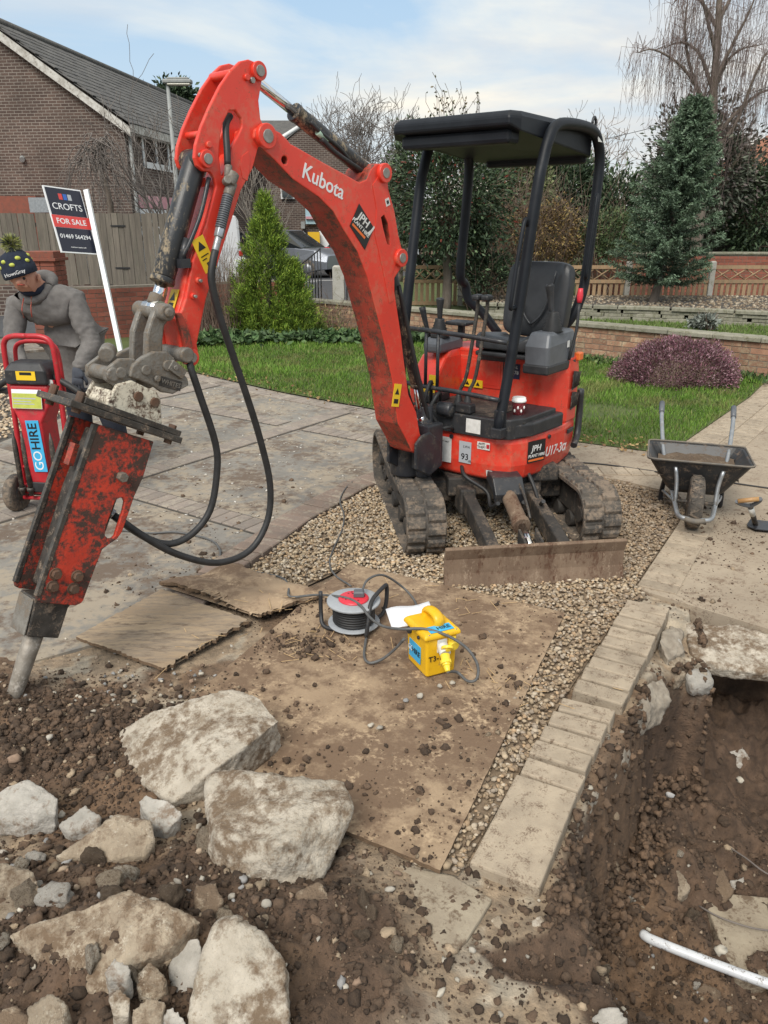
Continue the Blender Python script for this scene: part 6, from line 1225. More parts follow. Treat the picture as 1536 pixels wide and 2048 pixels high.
# right hand hood
b = loft([[(x, y, .615) for x, y in [(.20, -.46), (.24, -.24), (-.13, -.24), (-.13, -.46)]], [(x, y, .86) for x, y in [(.19, -.465), (.22, -.25), (-.13, -.25), (-.13, -.465)]], [(x, y, 1.0) for x, y in [(.06, -.46), (.08, -.26), (-.13, -.26), (-.13, -.46)]], [(x, y, 1.06) for x, y in [(-.04, -.44), (-.03, -.28), (-.13, -.28), (-.13, -.44)]]])
hood = part(b, 'fuel_hood', 'red_paint', .02)
for (y, z, w_, h_) in ((-.36, .80, .07, .05), (-.30, .80, .06, .045), (-.29, .87, .05, .085)):
    M = face((.2235, y + .03, z), (1, 0, .05)); dec(hood, 'warning_sticker', M, w_, h_, 'yellow_label', .003); part(MB().prism([(-.015, -.012), (.015, -.012), (0, .014)], .0032, .0042, lambda u, v, w: (u, v, w)), 'warning_symbol', 'black_label', 0, hood, M)
for (y, z) in ((-.20, .82), (-.12, .82)):
    M = face((-.1165, y, z), (1, 0, 0)); dec(hous, 'warning_sticker', M, .07, .05, 'yellow_label', .009); part(MB().prism([(-.015, -.012), (.015, -.012), (0, .014)], .0092, .0102, lambda u, v, w: (u, v, w)), 'warning_symbol', 'black_label', 0, hous, M)
# --- consoles, joysticks
def console(x0, x1, y0, y1, z0, z1, jx, jy, jh, tilt):
    b = loft([[(x1, y0, z0), (x1, y1, z0), (x0, y1, z0), (x0, y0, z0)], [(x1 + .01, y0, z0 + .6 * (z1 - z0)), (x1 + .01, y1, z0 + .6 * (z1 - z0)), (x0, y1, z0 + .7 * (z1 - z0)), (x0, y0, z0 + .7 * (z1 - z0))], [(x1 - .03, y0 + .015, z1), (x1 - .03, y1 - .015, z1), (x0 + .03, y1 - .015, z1), (x0 + .03, y0 + .015, z1)]])
    o = part(b, 'console', 'grey_plastic', .018)
    bel = []
    for k in range(7): r0 = .068 - .006 * k; bel += [(r0, k * .018), (r0 * .80, k * .018 + .009)]
    part(MB().lathe(bel, 20, Matrix.Translation((jx, jy, z1 - .005))), 'lever_bellows', 'black_rubber', 0, o)
    t = Vector((jx + tilt[0], jy + tilt[1], z1 + .12)); e = t + Vector((tilt[0] * 1.6, tilt[1] * 1.6, jh))
    part(MB().tube([(jx, jy, z1 + .1), t, t.lerp(e, .45), t.lerp(e, .75), t.lerp(e, .93), e], [.012, .016, .019, .024, .027, .016], 12, 3), 'joystick', 'black_plastic', 0, o)
    return o
c1_ = console(-.33, .06, .29, .45, 1.0, 1.205, -.10, .385, .15, (.0, -.015)); part(MB().bx(-.34, .07, .285, .455, .96, 1.02), 'console_base', 'black_plastic', .012, c1_)
part(MB().tube([(-.22, .455, 1.02), (-.25, .475, 1.2), (-.27, .47, 1.36)], .010, 8, 3), 'side_lever', 'black_plastic', 0, c1_); part(MB().tube([(-.27, .47, 1.36), (-.272, .47, 1.40), (-.274, .47, 1.445)], [.014, .02, .014], 10, 2), 'lever_knob', 'reel_red', 0, c1_)
part(MB().bx(-.40, -.34, .43, .475, 1.0, 1.05), 'indicator_lamp', 'orange_label', .008, c1_); dec(c1_, 'sticker', face((-.2, .4525, 1.12), (0, 1, 0)), .03, .04, 'white_label', .002)
c2_ = console(-.16, .13, -.40, -.27, 1.03, 1.13, .04, -.335, .12, (.0, .0))
part(MB().tube([(.06, -.40, 1.12), (.07, -.43, 1.23), (.075, -.45, 1.31)], [.012, .017, .022], 10, 3), 'dozer_lever', 'black_plastic', 0, c2_)
part(MB().bx(-.20, -.06, -.36, -.20, 1.19, 1.215).bx(-.16, -.12, -.3, -.26, 1.1, 1.2), 'armrest', 'black_plastic', .008, c2_)
# --- travel levers
for y in (-.045, .02):
    part(MB().tube([(.25, y, .76), (.24, y + .005, .85), (.23, y + .04, .95), (.20, y + .075, 1.3), (.20, y + .08, 1.39)], .0115, 10, 4), 'travel_lever', 'steel_dark')
    part(MB().bx(.17, .24, y + .055, y + .105, 1.385, 1.42), 'lever_grip', 'black_plastic', .012)
    bel = []
    for k in range(5): r0 = .04 - .006 * k; bel += [(r0, k * .018), (r0 * .8, k * .018 + .009)]
    part(MB().lathe(bel, 16, Matrix.Translation((.25, y, .742))), 'lever_boot', 'black_rubber', 0)
# --- seat
def cushion(w, d, h, bulge, M, seg=10):
    b = MB(); vs = []; n = seg
    for j in range(n + 1):
        for i in range(n + 1):
            u, v = i / n * 2 - 1, j / n * 2 - 1
            e = max(abs(u), abs(v)) ** 6; r = (1 - .12 * (u * u * v * v) ** 2)
            vs.append((u * w / 2 * r, v * d / 2 * r, h * (1 - .35 * e) - bulge * (1 - u * u) * .5 + .018 * (1 if abs(u) > .7 else 0)))
    k = (n + 1) ** 2; low = [(x, y, 0) for x, y, z in vs]
    q = lambda i, j: j * (n + 1) + i
    fs = [(q(i, j), q(i + 1, j), q(i + 1, j + 1), q(i, j + 1)) for i in range(n) for j in range(n)]
    fs += [(k + q(i, j + 1), k + q(i + 1, j + 1), k + q(i + 1, j), k + q(i, j)) for i in range(n) for j in range(n)]
    edge = [q(i, 0) for i in range(n)] + [q(n, j) for j in range(n)] + [q(n - i, n) for i in range(n)] + [q(0, n - j) for j in range(n)]
    fs += [(edge[i], edge[(i + 1) % len(edge)], k + edge[(i + 1) % len(edge)], k + edge[i]) for i in range(len(edge))]
    b.add(vs + low, fs, M, True); return b
seat = cushion(.42, .40, .10, .03, Matrix.Translation((-.14, .12, 1.06)) @ Matrix.Rotation(R(-90), 4, 'Z') @ Matrix.Rotation(R(6), 4, 'X')).build('seat', 'seat_vinyl', EX, .012, seg=3)
b = cushion(.45, .47, .09, .05, face((-.34, .16, 1.36), (1, -.06, .16)) @ Matrix.Translation((0, 0, -.04))).build('seat_back', 'seat_vinyl', EX, .014, seg=3)
for sx_ in (-1, 1): part(MB().tube([face((-.34, .16, 1.36), (1, -.06, .16)) @ Vector(p) for p in [(sx_ * .13, .17, .058), (sx_ * .10, .0, .05), (sx_ * .06, -.1, .045), (0, -.16, .05)]], .008, 6, 4), 'seat_seam', 'seat_vinyl', 0, b)
part(MB().bx(-.36, .05, -.06, .30, 1.035, 1.065), 'seat_pan', 'black_plastic', .01)
# --- canopy
can = loft([[(x, y, 2.28 - min(.09, (.46 - x) * .35)) for x, y in [(.46, -.40), (.46, .33), (.38, .352), (-.52, .352), (-.60, .32), (-.60, -.40), (-.52, -.45), (.38, -.45)]], [(x, y, 2.325) for x, y in [(.46, -.40), (.46, .33), (.38, .352), (-.52, .352), (-.60, .32), (-.60, -.40), (-.52, -.45), (.38, -.45)]],
            [(x, y, 2.352) for x, y in [(.43, -.37), (.43, .31), (.36, .335), (-.50, .335), (-.57, .30), (-.57, -.37), (-.50, -.43), (.36, -.43)]], [(x, y, 2.362) for x, y in [(.25, -.25), (.25, .25), (.2, .28), (-.4, .28), (-.42, .25), (-.42, -.25), (-.4, -.3), (.2, -.3)]]])
canopy = part(can, 'canopy_roof', 'canopy_black', .012)
part(MB().bx(.30, .42, -.38, .31, 2.20, 2.27).bx(-.59, -.53, -.38, .31, 2.155, 2.22), 'roof_rib', 'canopy_black', .02, canopy)
def posts(y, front, rear, foot):
    f0_ = front[2][0]; r0_ = rear[0]; t = [front[0], front[1], (f0_ + .04, y, 1.95), (f0_ - .01, y, 2.12), (f0_ - .06, y, 2.23), (f0_ - .15, y, 2.31), ((f0_ + r0_) / 2, y, 2.335), (r0_ + .16, y, 2.325), (r0_ + .06, y, 2.27), (r0_ + .005, y, 2.15), (rear[0] + .03, y, 1.85), (rear[0] + .07, y, 1.50), *foot]
    return part(MB().tube(t, .031, 12, 5), 'canopy_post', 'canopy_black', 0, canopy)
posts(.385, [(.42, .33, .66), (.33, .345, 1.1), (.185, .385, 0)], (-.60, .38), [(-.50, .375, 1.36), (-.46, .34, 1.24), (-.42, .25, 1.12), (-.40, .18, 1.03)])
posts(-.42, [(.43, -.37, .70), (.37, -.39, 1.1), (.135, -.42, 0)], (-.40, -.42), [(-.40, -.42, 1.42), (-.42, -.40, 1.32), (-.47, -.32, 1.24), (-.5, -.2, 1.1)])
part(MB().bx(.385, .455, .30, .37, .64, .70).bx(.37, .42, .30, .36, .70, .80), 'post_foot', 'black_steel', .006, canopy)
for pts in ([(.265, .365, 1.80), (.32, .37, 1.81), (.40, .362, 1.42), (.36, .35, 1.37), (.27, .35, 1.39)], [(-.54, .405, 1.95), (-.49, .43, 1.95), (-.45, .425, 1.60), (-.455, .42, 1.50), (-.50, .40, 1.50)]):
    part(MB().tube(pts, .012, 8, 5), 'grab_handle', 'canopy_black', 0, canopy)
part(MB().tube([(-.46 + .026 * math.cos(a), .385, 2.355 + .042 * math.sin(a)) for a in [2 * PI * k / 16 for k in range(17)]], .008, 8), 'lifting_eye', 'black_steel', 0, canopy)
part(MB().bx(-.05, .05, -.025, .025, 0, .003, face((-.53, .407, 2.29), (0, 1, .2))), 'sticker', 'white_label', 0, canopy)
# front guard rail
g_ = MB().tube([(.40, -.40, 1.21), (.45, -.3, 1.225), (.45, .1, 1.21), (.43, .37, 1.19)], .014, 10, 4).tube([(.40, -.38, .89), (.45, -.25, .89), (.45, .1, .88), (.44, .34, .865)], .014, 10, 4)
for y in (-.16, -.075): g_.tube([(.452, y, 1.215), (.452, y, .885)], .0105, 8)
part(g_, 'guard_rail', 'black_steel')
# --- boom
BOOM = [(1.034, 2.189), (.996, 2.189), (.93, 2.17), (.897, 2.149), (.875, 2.131), (.841, 2.121), (.698, 2.073), (.53, 2.02), (.449, 1.993), (.399, 2.009), (.363, 2.06), (.327, 2.082), (.276, 2.082), (.251, 2.051), (.239, 1.969), (.192, 1.867), (.16, 1.752), (.135, 1.69), (.118, 1.643), (.14, 1.59), (.19, 1.544), (.189, 1.473), (.138, 1.261), (.112, 1.123), (.067, .912), (-.004, .799), (-.038, .67), (-.075, .60), (-.060, .557), (-.018, .549), (.032, .575), (.08, .649), (.157, .76), (.209, 1.019), (.276, 1.232), (.353, 1.433), (.397, 1.554), (.468, 1.68), (.563, 1.782), (.628, 1.862), (.716, 1.921), (.872, 1.991), (.971, 2.062), (1.045, 2.108), (1.075, 2.140), (1.068, 2.172)]
SLOT = [(.299, 1.838), (.276, 1.852), (.246, 1.81), (.23, 1.742), (.23, 1.704), (.253, 1.714), (.284, 1.791)]
b = MB().prism(BOOM, -.085, .085, P2, holes=[SLOT, [(.914 + .017 * math.cos(a), 2.065 + .017 * math.sin(a)) for a in [2 * PI * k / 10 for k in range(10)]]])
boom = part(b, 'boom', 'red_paint', .006, M=BM)
boom.data.materials.append(MATS['red_worn_shade'])
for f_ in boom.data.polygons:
    if abs(f_.normal.y) < .3 and (f_.normal.x > .25 or f_.normal.z < -.3) and .6 < f_.center.z < 2.12 and f_.center.x > .02: f_.material_index = 1  # down and forward boom faces: darker red, worn paint plus painted underside shade
for s in (-1, 1):
    for (u, v), r_ in (((1.017, 2.150), .05), ((.279, 2.041), .045), ((.151, 1.643), .045), ((-.036, .588), .042)):
        part(MB().cyl((u, s * .08, v), (u, s * .105, v), r_, n=24), 'pin_boss', 'red_paint', .004, boom); part(MB().cyl((u, s * .1, v), (u, s * .109, v), r_ * .54, n=20), 'pivot_pin', 'bolt_steel', .002, boom)
part(MB().prism([(.262, 2.0), (.30, 2.04), (.36, 1.985), (.33, 1.87), (.345, 1.76), (.29, 1.60), (.235, 1.42), (.205, 1.43), (.215, 1.56), (.17, 1.64), (.20, 1.76), (.225, 1.85)], .085, .088, P2, holes=[[(u, v) for u, v in SLOT]]), 'side_plate', 'red_paint', .0015, boom)
def fL(s_, z_, w_, roll=0.0): return face((s_, w_, z_), (0, 1, 0), roll=roll)
text('Kubota', .092, fL(.685, 1.985, .0862, -R(19)), 'sign_white', boom, bold=.012, sx=1.0)
Md = fL(.436, 1.794, .0862, -R(37)); part(MB().prism([(-.083, .02), (.0, .107), (.083, -.02), (.0, -.107)], 0, .002, lambda u, v, w: (u, v, w)), 'hire_decal', 'black_label', 0, boom, fL(.436, 1.794, .0862, R(10)))
text('JPH', .056, Md @ Matrix.Translation((-.012, .03, .003)), 'white_label', boom, bold=.018, shear=.15); text('PLANT HIRE', .026, Md @ Matrix.Translation((-.006, -.008, .003)), 'white_label', boom, bold=.014, shear=.15); part(MB().bx(-.062, .046, -.036, -.024, .002, .003), 'decal_stripe', 'orange_label', 0, boom, Md)
part(MB().prism([(-.01, .01), (.0, .0), (.008, .008), (.016, .055), (.008, .06), (.0, .03)], .002, .003, lambda u, v, w: (u, v, w)), 'decal_bird', 'white_label', 0, boom, Md @ Matrix.Translation((.058, -.005, 0)))
M = fL(.172, .925, .0862, -R(12)); dec(boom, 'warning_sticker', M, .06, .125, 'yellow_label', .002); part(MB().prism([(-.018, .005), (.018, .005), (0, .04)], .0022, .003, lambda u, v, w: (u, v, w)), 'warning_symbol', 'black_label', 0, boom, M); part(MB().bx(-.018, .018, -.045, -.02, .0022, .003), 'warning_symbol', 'black_label', 0, boom, M)
M = fL(.252, 1.91, .0885, R(20)); dec(boom, 'sticker', M, .03, .035, 'white_label', .002); part(MB().bx(-.008, .008, -.008, .008, .002, .003), 'warning_symbol', 'black_label', 0, boom, M)
# cylinders
def cyl2(name, a, b_, c, r1, r2, w=0.0, m='black_cyl', M=BM):
    A_, B_, C_ = [Vector((p[0], w, p[1])) for p in (a, b_, c)]
    q = MB().cyl(A_, B_, r1, n=22).cyl(B_, B_ + (B_ - A_).normalized() * .025, r1 * 1.08, n=22).cyl(A_ - Vector((0, r1 * 1.3, 0)), A_ + Vector((0, r1 * 1.3, 0)), r1 * .95, n=18)
    o = part(q, name, m, .004, M=M)
    part(MB().cyl(B_, C_, r2, n=18).cyl(C_ - Vector((0, r1, 0)), C_ + Vector((0, r1, 0)), r2 * 1.5, n=18), 'piston_rod', 'chrome', 0, o); return o
ac = cyl2('arm_cylinder', (.30, 2.045), (.755, 2.262), (1.028, 2.39), .038, .021)
part(MB().tube([(.45, .03, 2.085), (.55, .05, 2.14), (.66, .055, 2.19), (.72, .045, 2.235)], .010, 8, 4).tube([(.40, .05, 2.05), (.52, .06, 2.09), (.60, .06, 2.125), (.66, .05, 2.17)], .012, 8, 4), 'hydraulic_hose', 'black_rubber', 0, ac)
part(MB().cyl((.62, .045, 2.165), (.68, .05, 2.195), .015, n=10), 'hose_sleeve', 'green_paint', 0, ac)
bc = cyl2('boom_cylinder', (.135, 1.60), (-.098, .946), (-.155, .72), .034, .02)
part(MB().tube([(.10, .035, 1.5), (.03, .05, 1.25), (-.05, .055, 1.0), (-.11, .05, .85), (-.18, .04, .70)], .012, 8, 4).tube([(.12, -.04, 1.55), (.05, -.05, 1.3), (-.04, -.055, 1.0), (-.16, -.05, .72)], .012, 8, 4).tube([(.09, .0, 1.45), (-.06, .02, 1.0), (-.16, .03, .8), (-.24, .06, .68)], .011, 8, 4), 'hydraulic_hose', 'black_rubber', 0, bc)
kc = cyl2('breaker_tilt_cylinder', (1.315, 2.045), (1.515, 1.605), (1.572, 1.482), .047, .024)
part(MB().tube([(1.30, .06, 1.98), (1.36, .075, 1.85), (1.42, .07, 1.74), (1.455, .055, 1.68)], .009, 8, 4).cyl((1.42, .05, 1.75), (1.455, .05, 1.67), .016, n=10).bx(1.43, 1.475, .02, .075, 1.64, 1.675), 'cylinder_pipe', 'black_steel', 0, kc)
# swing bracket
b = MB()
for s in (-1, 1): b.prism([(.03, .62), (-.02, .66), (-.10, .67), (-.20, .60), (-.22, .44), (-.10, .40), (.03, .47)], s * .105 - .010, s * .105 + .010, P2)
b.prism([(-.10, .70), (-.24, .70), (-.24, .43), (-.10, .42)], -.10, .10, P2).cyl((-.18, 0, .36), (-.18, 0, .80), .055, n=18)
part(b, 'swing_bracket', 'black_steel', .008, M=BM)
part(MB().bx(.18, .60, -.33, -.09, .38, .60).cyl((.575, -.21, .36), (.575, -.21, .62), .10, n=20).cyl((.42, -.08, .76), (.42, .02, .76), .045, n=18).cyl((.42, .0, .76), (.42, .025, .76), .03, n=18), 'swing_mount', 'black_steel', .012)
part(MB().tube([(.56, -.1, .70), (.48, -.05, .86), (.38, -.1, .80), (.36, -.15, .68)], .012, 8, 5).tube([(.54, -.14, .72), (.46, -.12, .92), (.36, -.18, .8), (.34, -.2, .68)], .012, 8, 5).tube([(.52, -.05, .64), (.44, .02, .66), (.36, .0, .60)], .01, 8, 4), 'hydraulic_hose', 'black_rubber')
# --- arm
ARM = [(1.072, 2.427), (1.039, 2.422), (1.011, 2.405), (1.0, 2.378), (1.015, 2.335), (1.03, 2.283), (1.025, 2.216), (1.005, 2.188), (1.0, 2.15), (1.043, 2.109), (1.082, 2.022), (1.152, 1.934), (1.222, 1.792), (1.303, 1.635), (1.365, 1.516), (1.43, 1.335), (1.425, 1.29), (1.44, 1.255), (1.47, 1.245), (1.50, 1.262), (1.508, 1.32), (1.515, 1.40), (1.515, 1.442), (1.484, 1.482), (1.463, 1.524), (1.417, 1.664), (1.337, 1.808), (1.275, 1.95), (1.282, 1.98), (1.299, 2.001), (1.333, 2.003), (1.36, 2.02), (1.369, 2.049), (1.359, 2.096), (1.327, 2.162), (1.282, 2.233), (1.221, 2.317), (1.161, 2.38), (1.114, 2.415)]
WIN = [(1.184, 2.232), (1.153, 2.236), (1.125, 2.208), (1.124, 2.179), (1.146, 2.147), (1.185, 2.10), (1.20, 2.04), (1.225, 1.99), (1.245, 1.99), (1.250, 2.06), (1.240, 2.125), (1.224, 2.178)]
b = MB().prism(ARM, .052, .072, P2, holes=[WIN]).prism(ARM, -.072, -.052, P2, holes=[WIN])
inner = [(1.035, 2.11), (1.077, 2.018), (1.147, 1.930), (1.217, 1.788), (1.298, 1.632), (1.362, 1.513), (1.425, 1.335), (1.46, 1.28), (1.50, 1.31), (1.508, 1.40), (1.508, 1.442), (1.488, 1.484), (1.467, 1.526), (1.421, 1.667), (1.341, 1.811), (1.27, 1.95), (1.15, 2.08)]
b.prism(inner, -.053, .053, P2).cyl((1.155, -.07, 2.365), (1.155, .07, 2.365), .018, n=14).cyl((1.305, -.07, 2.14), (1.305, .07, 2.14), .014, n=12)
arm = part(b, 'dipper_arm', 'red_paint', .005, M=BM)
for (u, v), r_ in (((1.028, 2.39), .036), ((1.317, 2.048), .034), ((1.47, 1.285), .036)):
    for s in (-1, 1): part(MB().cyl((u, s * .07, v), (u, s * .088, v), r_, n=22), 'pin_boss', 'red_paint', .003, arm); part(MB().cyl((u, s * .086, v), (u, s * .093, v), r_ * .6, n=18), 'pivot_pin', 'bolt_steel', .002, arm)
for (u, v) in ((1.40, 1.589), (1.431, 1.529), (1.09, 2.36), (1.30, 2.10)): part(MB().cyl((u, .07, v), (u, .084, v), .013, n=12), 'pin_boss', 'red_paint', .003, arm)
for u, v, w_, r_ in ((1.062, 2.353, .07, .012), (1.345, 2.06, .07, .010), (1.40, 1.589, .084, .007), (1.431, 1.529, .084, .007)): part(MB().cyl((u, w_, v), (u, w_ + .012, v), r_, n=6), 'bolt', 'bolt_steel', 0, arm)
part(MB().prism([(1.10, 2.09), (1.135, 2.07), (1.15, 2.03), (1.14, 1.985), (1.115, 1.975), (1.10, 2.02), (1.095, 2.06)], .072, .0745, P2), 'arm_patch', 'red_paint', .002, arm)
part(MB().prism([(1.53, 1.47), (1.505, 1.47), (1.475, 1.40), (1.462, 1.32), (1.478, 1.305), (1.50, 1.33), (1.515, 1.40)], .0725, .092, P2), 'link_guard', 'red_worn_shade', .004, arm)
Ml = fL(1.36, 1.69, .0725, R(24)); dec(arm, 'warning_sticker', Ml, .062, .14, 'yellow_label', .0015); part(MB().prism([(-.02, .02), (.02, .02), (0, .055)], .0017, .0025, lambda u, v, w: (u, v, w)).bx(-.02, .02, -.006, -.002, .0017, .0025).bx(-.02, .004, -.02, -.016, .0017, .0025).bx(-.006, .014, -.05, -.034, .0017, .0025), 'warning_symbol', 'black_label', 0, arm, Ml)
nf = Vector((.91, 0, .41)); Ml = face((1.4795, .0, 1.515), nf); dec(arm, 'warning_sticker', Ml, .055, .085, 'yellow_label', .002); part(MB().prism([(-.018, -.005), (.018, -.005), (0, .03)], .0022, .003, lambda u, v, w: (u, v, w)).bx(-.015, .015, -.032, -.015, .0022, .003), 'warning_symbol', 'black_label', 0, arm, Ml)
# hydraulic line on the arm
part(MB().tube([(1.15, .03, 2.22), (1.19, .05, 2.18), (1.215, .08, 2.09), (1.225, .09, 2.03)], .014, 10, 4), 'hydraulic_hose', 'black_rubber', 0, arm)
part(MB().cyl((1.222, .093, 2.03), (1.233, .096, 1.985), .016, n=10).cyl((1.205, .095, 2.0), (1.235, .1, 1.955), .028, n=12).cyl((1.24, .09, 1.965), (1.25, .12, 1.975), .018, n=10).cyl((1.215, .1, 1.965), (1.24, .10, 1.915), .022, n=12), 'valve_block', 'hitch_steel', .004, arm)
spr = MB().tube([(1.238, .10, 1.92), (1.262, .104, 1.865), (1.295, .108, 1.79)], .019, 12, 4)
for k in range(15): t = k / 14; spr.cyl((1.242 + .052 * t, .10 + .008 * t, 1.912 - .115 * t), (1.244 + .052 * t, .10 + .008 * t, 1.907 - .115 * t), .0222, n=12)
part(spr, 'hose_guard', 'grey_plastic', 0, arm)
part(MB().cyl((1.295, .108, 1.79), (1.310, .11, 1.755), .021, n=6).cyl((1.310, .11, 1.755), (1.335, .113, 1.70), .015, n=12), 'hose_fitting', 'galvanised', .002, arm)
# breaker hoses
h1 = [(1.333, .113, 1.705), (1.352, .117, 1.66), (1.366, .118, 1.60), (1.357, .12, 1.52), (1.335, .12, 1.43), (1.290, .12, 1.29), (1.225, .12, 1.09), (1.162, .118, .878), (1.116, .115, .648), (1.141, .11, .467), (1.25, .10, .345), (1.43, .09, .338), (1.62, .08, .436), (1.76, .06, .556), (1.872, .02, .68)]
part(MB().tube(h1, .0155, 12, 5), 'breaker_hose', 'black_rubber', 0, None, BM)
h2 = [(1.47, .06, 1.29), (1.483, .09, 1.245), (1.46, .10, 1.139), (1.397, .10, .903), (1.399, .095, .762), (1.448, .09, .60), (1.545, .075, .51), (1.653, .055, .492), (1.758, .03, .556), (1.868, -.03, .68)]
part(MB().tube(h2, .0155, 12, 5), 'breaker_hose', 'black_rubber', 0, None, BM)
# --- linkage, hitch
b = MB().cyl((1.577, -.11, 1.477), (1.577, .11, 1.477), .034, n=20).cyl((1.577, .105, 1.477), (1.577, .125, 1.477), .022, n=6).cyl((1.577, -.122, 1.477), (1.577, -.105, 1.477), .026, n=16)
b.cyl((1.572, 0, 1.50), (1.55, 0, 1.54), .03, n=14)
for s in (-1, 1): b.prism([(1.56, 1.50), (1.60, 1.50), (1.625, 1.46), (1.655, 1.40), (1.675, 1.28), (1.60, 1.27), (1.59, 1.36), (1.575, 1.42), (1.545, 1.45)], s * .052 - .018, s * .052 + .018, P2)
part(b, 'tipping_link', 'hitch_steel', .008, M=BM)
HL = [(1.75, 1.291), (1.70, 1.318), (1.649, 1.331), (1.591, 1.324), (1.562, 1.296), (1.545, 1.25), (1.507, 1.205), (1.505, 1.174), (1.583, 1.150), (1.633, 1.165), (1.671, 1.197), (1.725, 1.226), (1.771, 1.247)]
HR = [(1.857, 1.285), (1.794, 1.318), (1.73, 1.312), (1.705, 1.262), (1.745, 1.205), (1.815, 1.205), (1.862, 1.244)]
b = MB()
for s in (-1, 1): b.prism(HL, s * .085 - .014, s * .085 + .014, P2).prism(HR, s * .07 - .012, s * .07 + .012, P2)
b.prism([(1.58, 1.28), (1.70, 1.27), (1.72, 1.24), (1.6, 1.19)], -.07, .07, P2).cyl((1.83, -.09, 1.262), (1.83, .09, 1.262), .028, n=18).cyl((1.50, -.105, 1.30), (1.50, .105, 1.30), .032, n=18).cyl((1.78, -.02, 1.34), (1.82, .03, 1.33), .032, n=16)
hitch = part(b, 'quick_hitch', 'hitch_steel', .006, M=BM)
for u, v, w_, r_ in ((1.60, 1.27, .098, .022), (1.70, 1.265, .098, .020), (1.80, 1.265, .08, .022), (1.655, 1.225, .1, .013)): part(MB().cyl((u, w_, v), (u, w_ + .013, v), r_, n=18), 'hitch_pin', 'hitch_steel', .003, hitch)
M = fL(1.553, 1.243, .099, -R(40)); part(MB().bx(-.05, .03, -.022, .022, 0, .016).cyl((-.025, 0, .016), (-.025, 0, .024), .012, n=6), 'lock_bar', 'hitch_steel', .003, hitch, M)
M = fL(1.592, 1.195, .099, -R(22)); part(MB().bx(-.052, .052, -.02, .02, 0, .003), 'maker_plate', 'frame_dark', .004, hitch, M); text('WHITES', .026, M @ Matrix.Translation((0, 0, .0035)), 'hitch_steel', hitch, bold=.01, depth=.001)
# --- breaker
WP = [(1.825, 1.225), (1.76, 1.232), (1.653, 1.166), (1.64, 1.136), (1.648, 1.0), (1.901, 1.130)]
b = MB()
for s in (-1, 1): b.prism(WP, s * .085 - .009, s * .085 + .009, P2)
b.prism([(1.86, 1.16), (1.83, 1.20), (1.80, 1.17), (1.84, 1.09)], -.08, .08, P2); brk_top = part(b, 'breaker_bracket', 'white_flaked', .006, M=BM)
for u, v in ((1.742, 1.165), (1.672, 1.13)): part(MB().cyl((u, .09, v), (u, .104, v), .02, n=18), 'bracket_pin', 'rust_plate', .002, brk_top)
fd = Vector((-.511, -.265)).normalized(); fn_ = Vector((-fd.y, fd.x))
b = MB()
for o_, t_, l0, l1, wd in ((.0, .026, .065, .575, .135), (.027, .024, .12, .565, .128)):
    a_ = Vector((2.103, 1.212)); q = [a_ + fd * l0 + fn_ * o_ * -1, a_ + fd * l1 + fn_ * o_ * -1, a_ + fd * l1 + fn_ * (o_ + t_) * -1, a_ + fd * l0 + fn_ * (o_ + t_) * -1]
    b.prism([tuple(p) for p in q], -wd, wd, P2)
flg = part(b, 'flange_plate', 'steel_dark', .003, M=BM)
for l_ in (.11, .53):
    for s in (-1, 1):
        a_ = Vector((2.103, 1.212)) + fd * l_; q = a_ + Vector((fd.y, -fd.x)) * .0
        part(MB().cyl((a_.x + fn_.x * .016, s * .105, a_.y + fn_.y * .016), (a_.x - fn_.x * .066, s * .105, a_.y - fn_.y * .066), .017, n=6), 'flange_bolt', 'rust_plate', .002, flg)
SD = [(1.941, 1.094), (1.697, .972), (1.709, .949), (1.761, .838), (1.813, .763), (1.855, .685), (1.885, .630), (1.91, .607), (1.95, .594), (1.978, .583), (2.012, .527), (2.059, .444), (2.085, .397), (2.10, .386), (2.12, .385), (2.25, .447), (2.265, .46), (2.265, .482), (2.048, .873)]
SL = [(1.876, .775), (1.862, .771), (1.857, .752), (1.87, .716), (1.918, .623), (1.930, .615), (1.945, .617), (1.960, .636), (1.953, .669), (1.9, .763), (1.89, .772)]
b = MB()
for s in (-1, 1): b.prism(SD, s * .092 - .009, s * .092 + .009, P2, holes=[SL])
brk = part(b, 'hydraulic_breaker', 'red_rusty', .004, M=BM, label='rusty red side plates of the hydraulic breaker')
b = MB().prism([(1.90, 1.05), (1.76, .98), (1.80, .88), (1.93, .64), (2.10, .42), (2.21, .47), (2.02, .85)], -.065, .065, P2); part(b, 'breaker_body', 'steel_dark', .012, brk)
b = MB()
for s in (-1, 1): b.prism([(1.925, 1.085), (1.945, 1.092), (2.268, .482), (2.25, .472)], s * .092 - .011, s * .092 + .011, P2)
part(b, 'breaker_lip', 'steel_dark', .003, brk)
part(MB().prism([(1.97, 1.0), (1.99, 1.01), (2.03, .93), (2.01, .92)], -.02, .02, P2), 'breaker_rib', 'red_worn_shade', .003, brk)
for (u, v) in ((2.18, .545), (2.098, .507), (2.199, .499), (2.121, .462)): part(MB().cyl((u, .098, v), (u, .122, v), .0195, n=6).cyl((u, .098, v), (u, .106, v), .025, n=16), 'breaker_bolt', 'rust_plate', .002, brk)
part(MB().cyl((1.861, .098, .862), (1.861, .128, .862), .021, n=6), 'breaker_bolt', 'hitch_steel', .002, brk)
part(MB().cyl((1.872, .02, .68), (1.895, -.0, .71), .022, n=12).cyl((1.868, -.03, .68), (1.895, -.03, .71), .022, n=12), 'hose_fitting', 'galvanised', .002, brk)
b = MB().prism([(2.256, .455), (2.10, .395), (2.135, .365), (2.192, .252), (2.311, .311), (2.275, .40)], -.062, .062, P2); nose = part(b, 'breaker_nose', 'steel_dark', .006, brk)
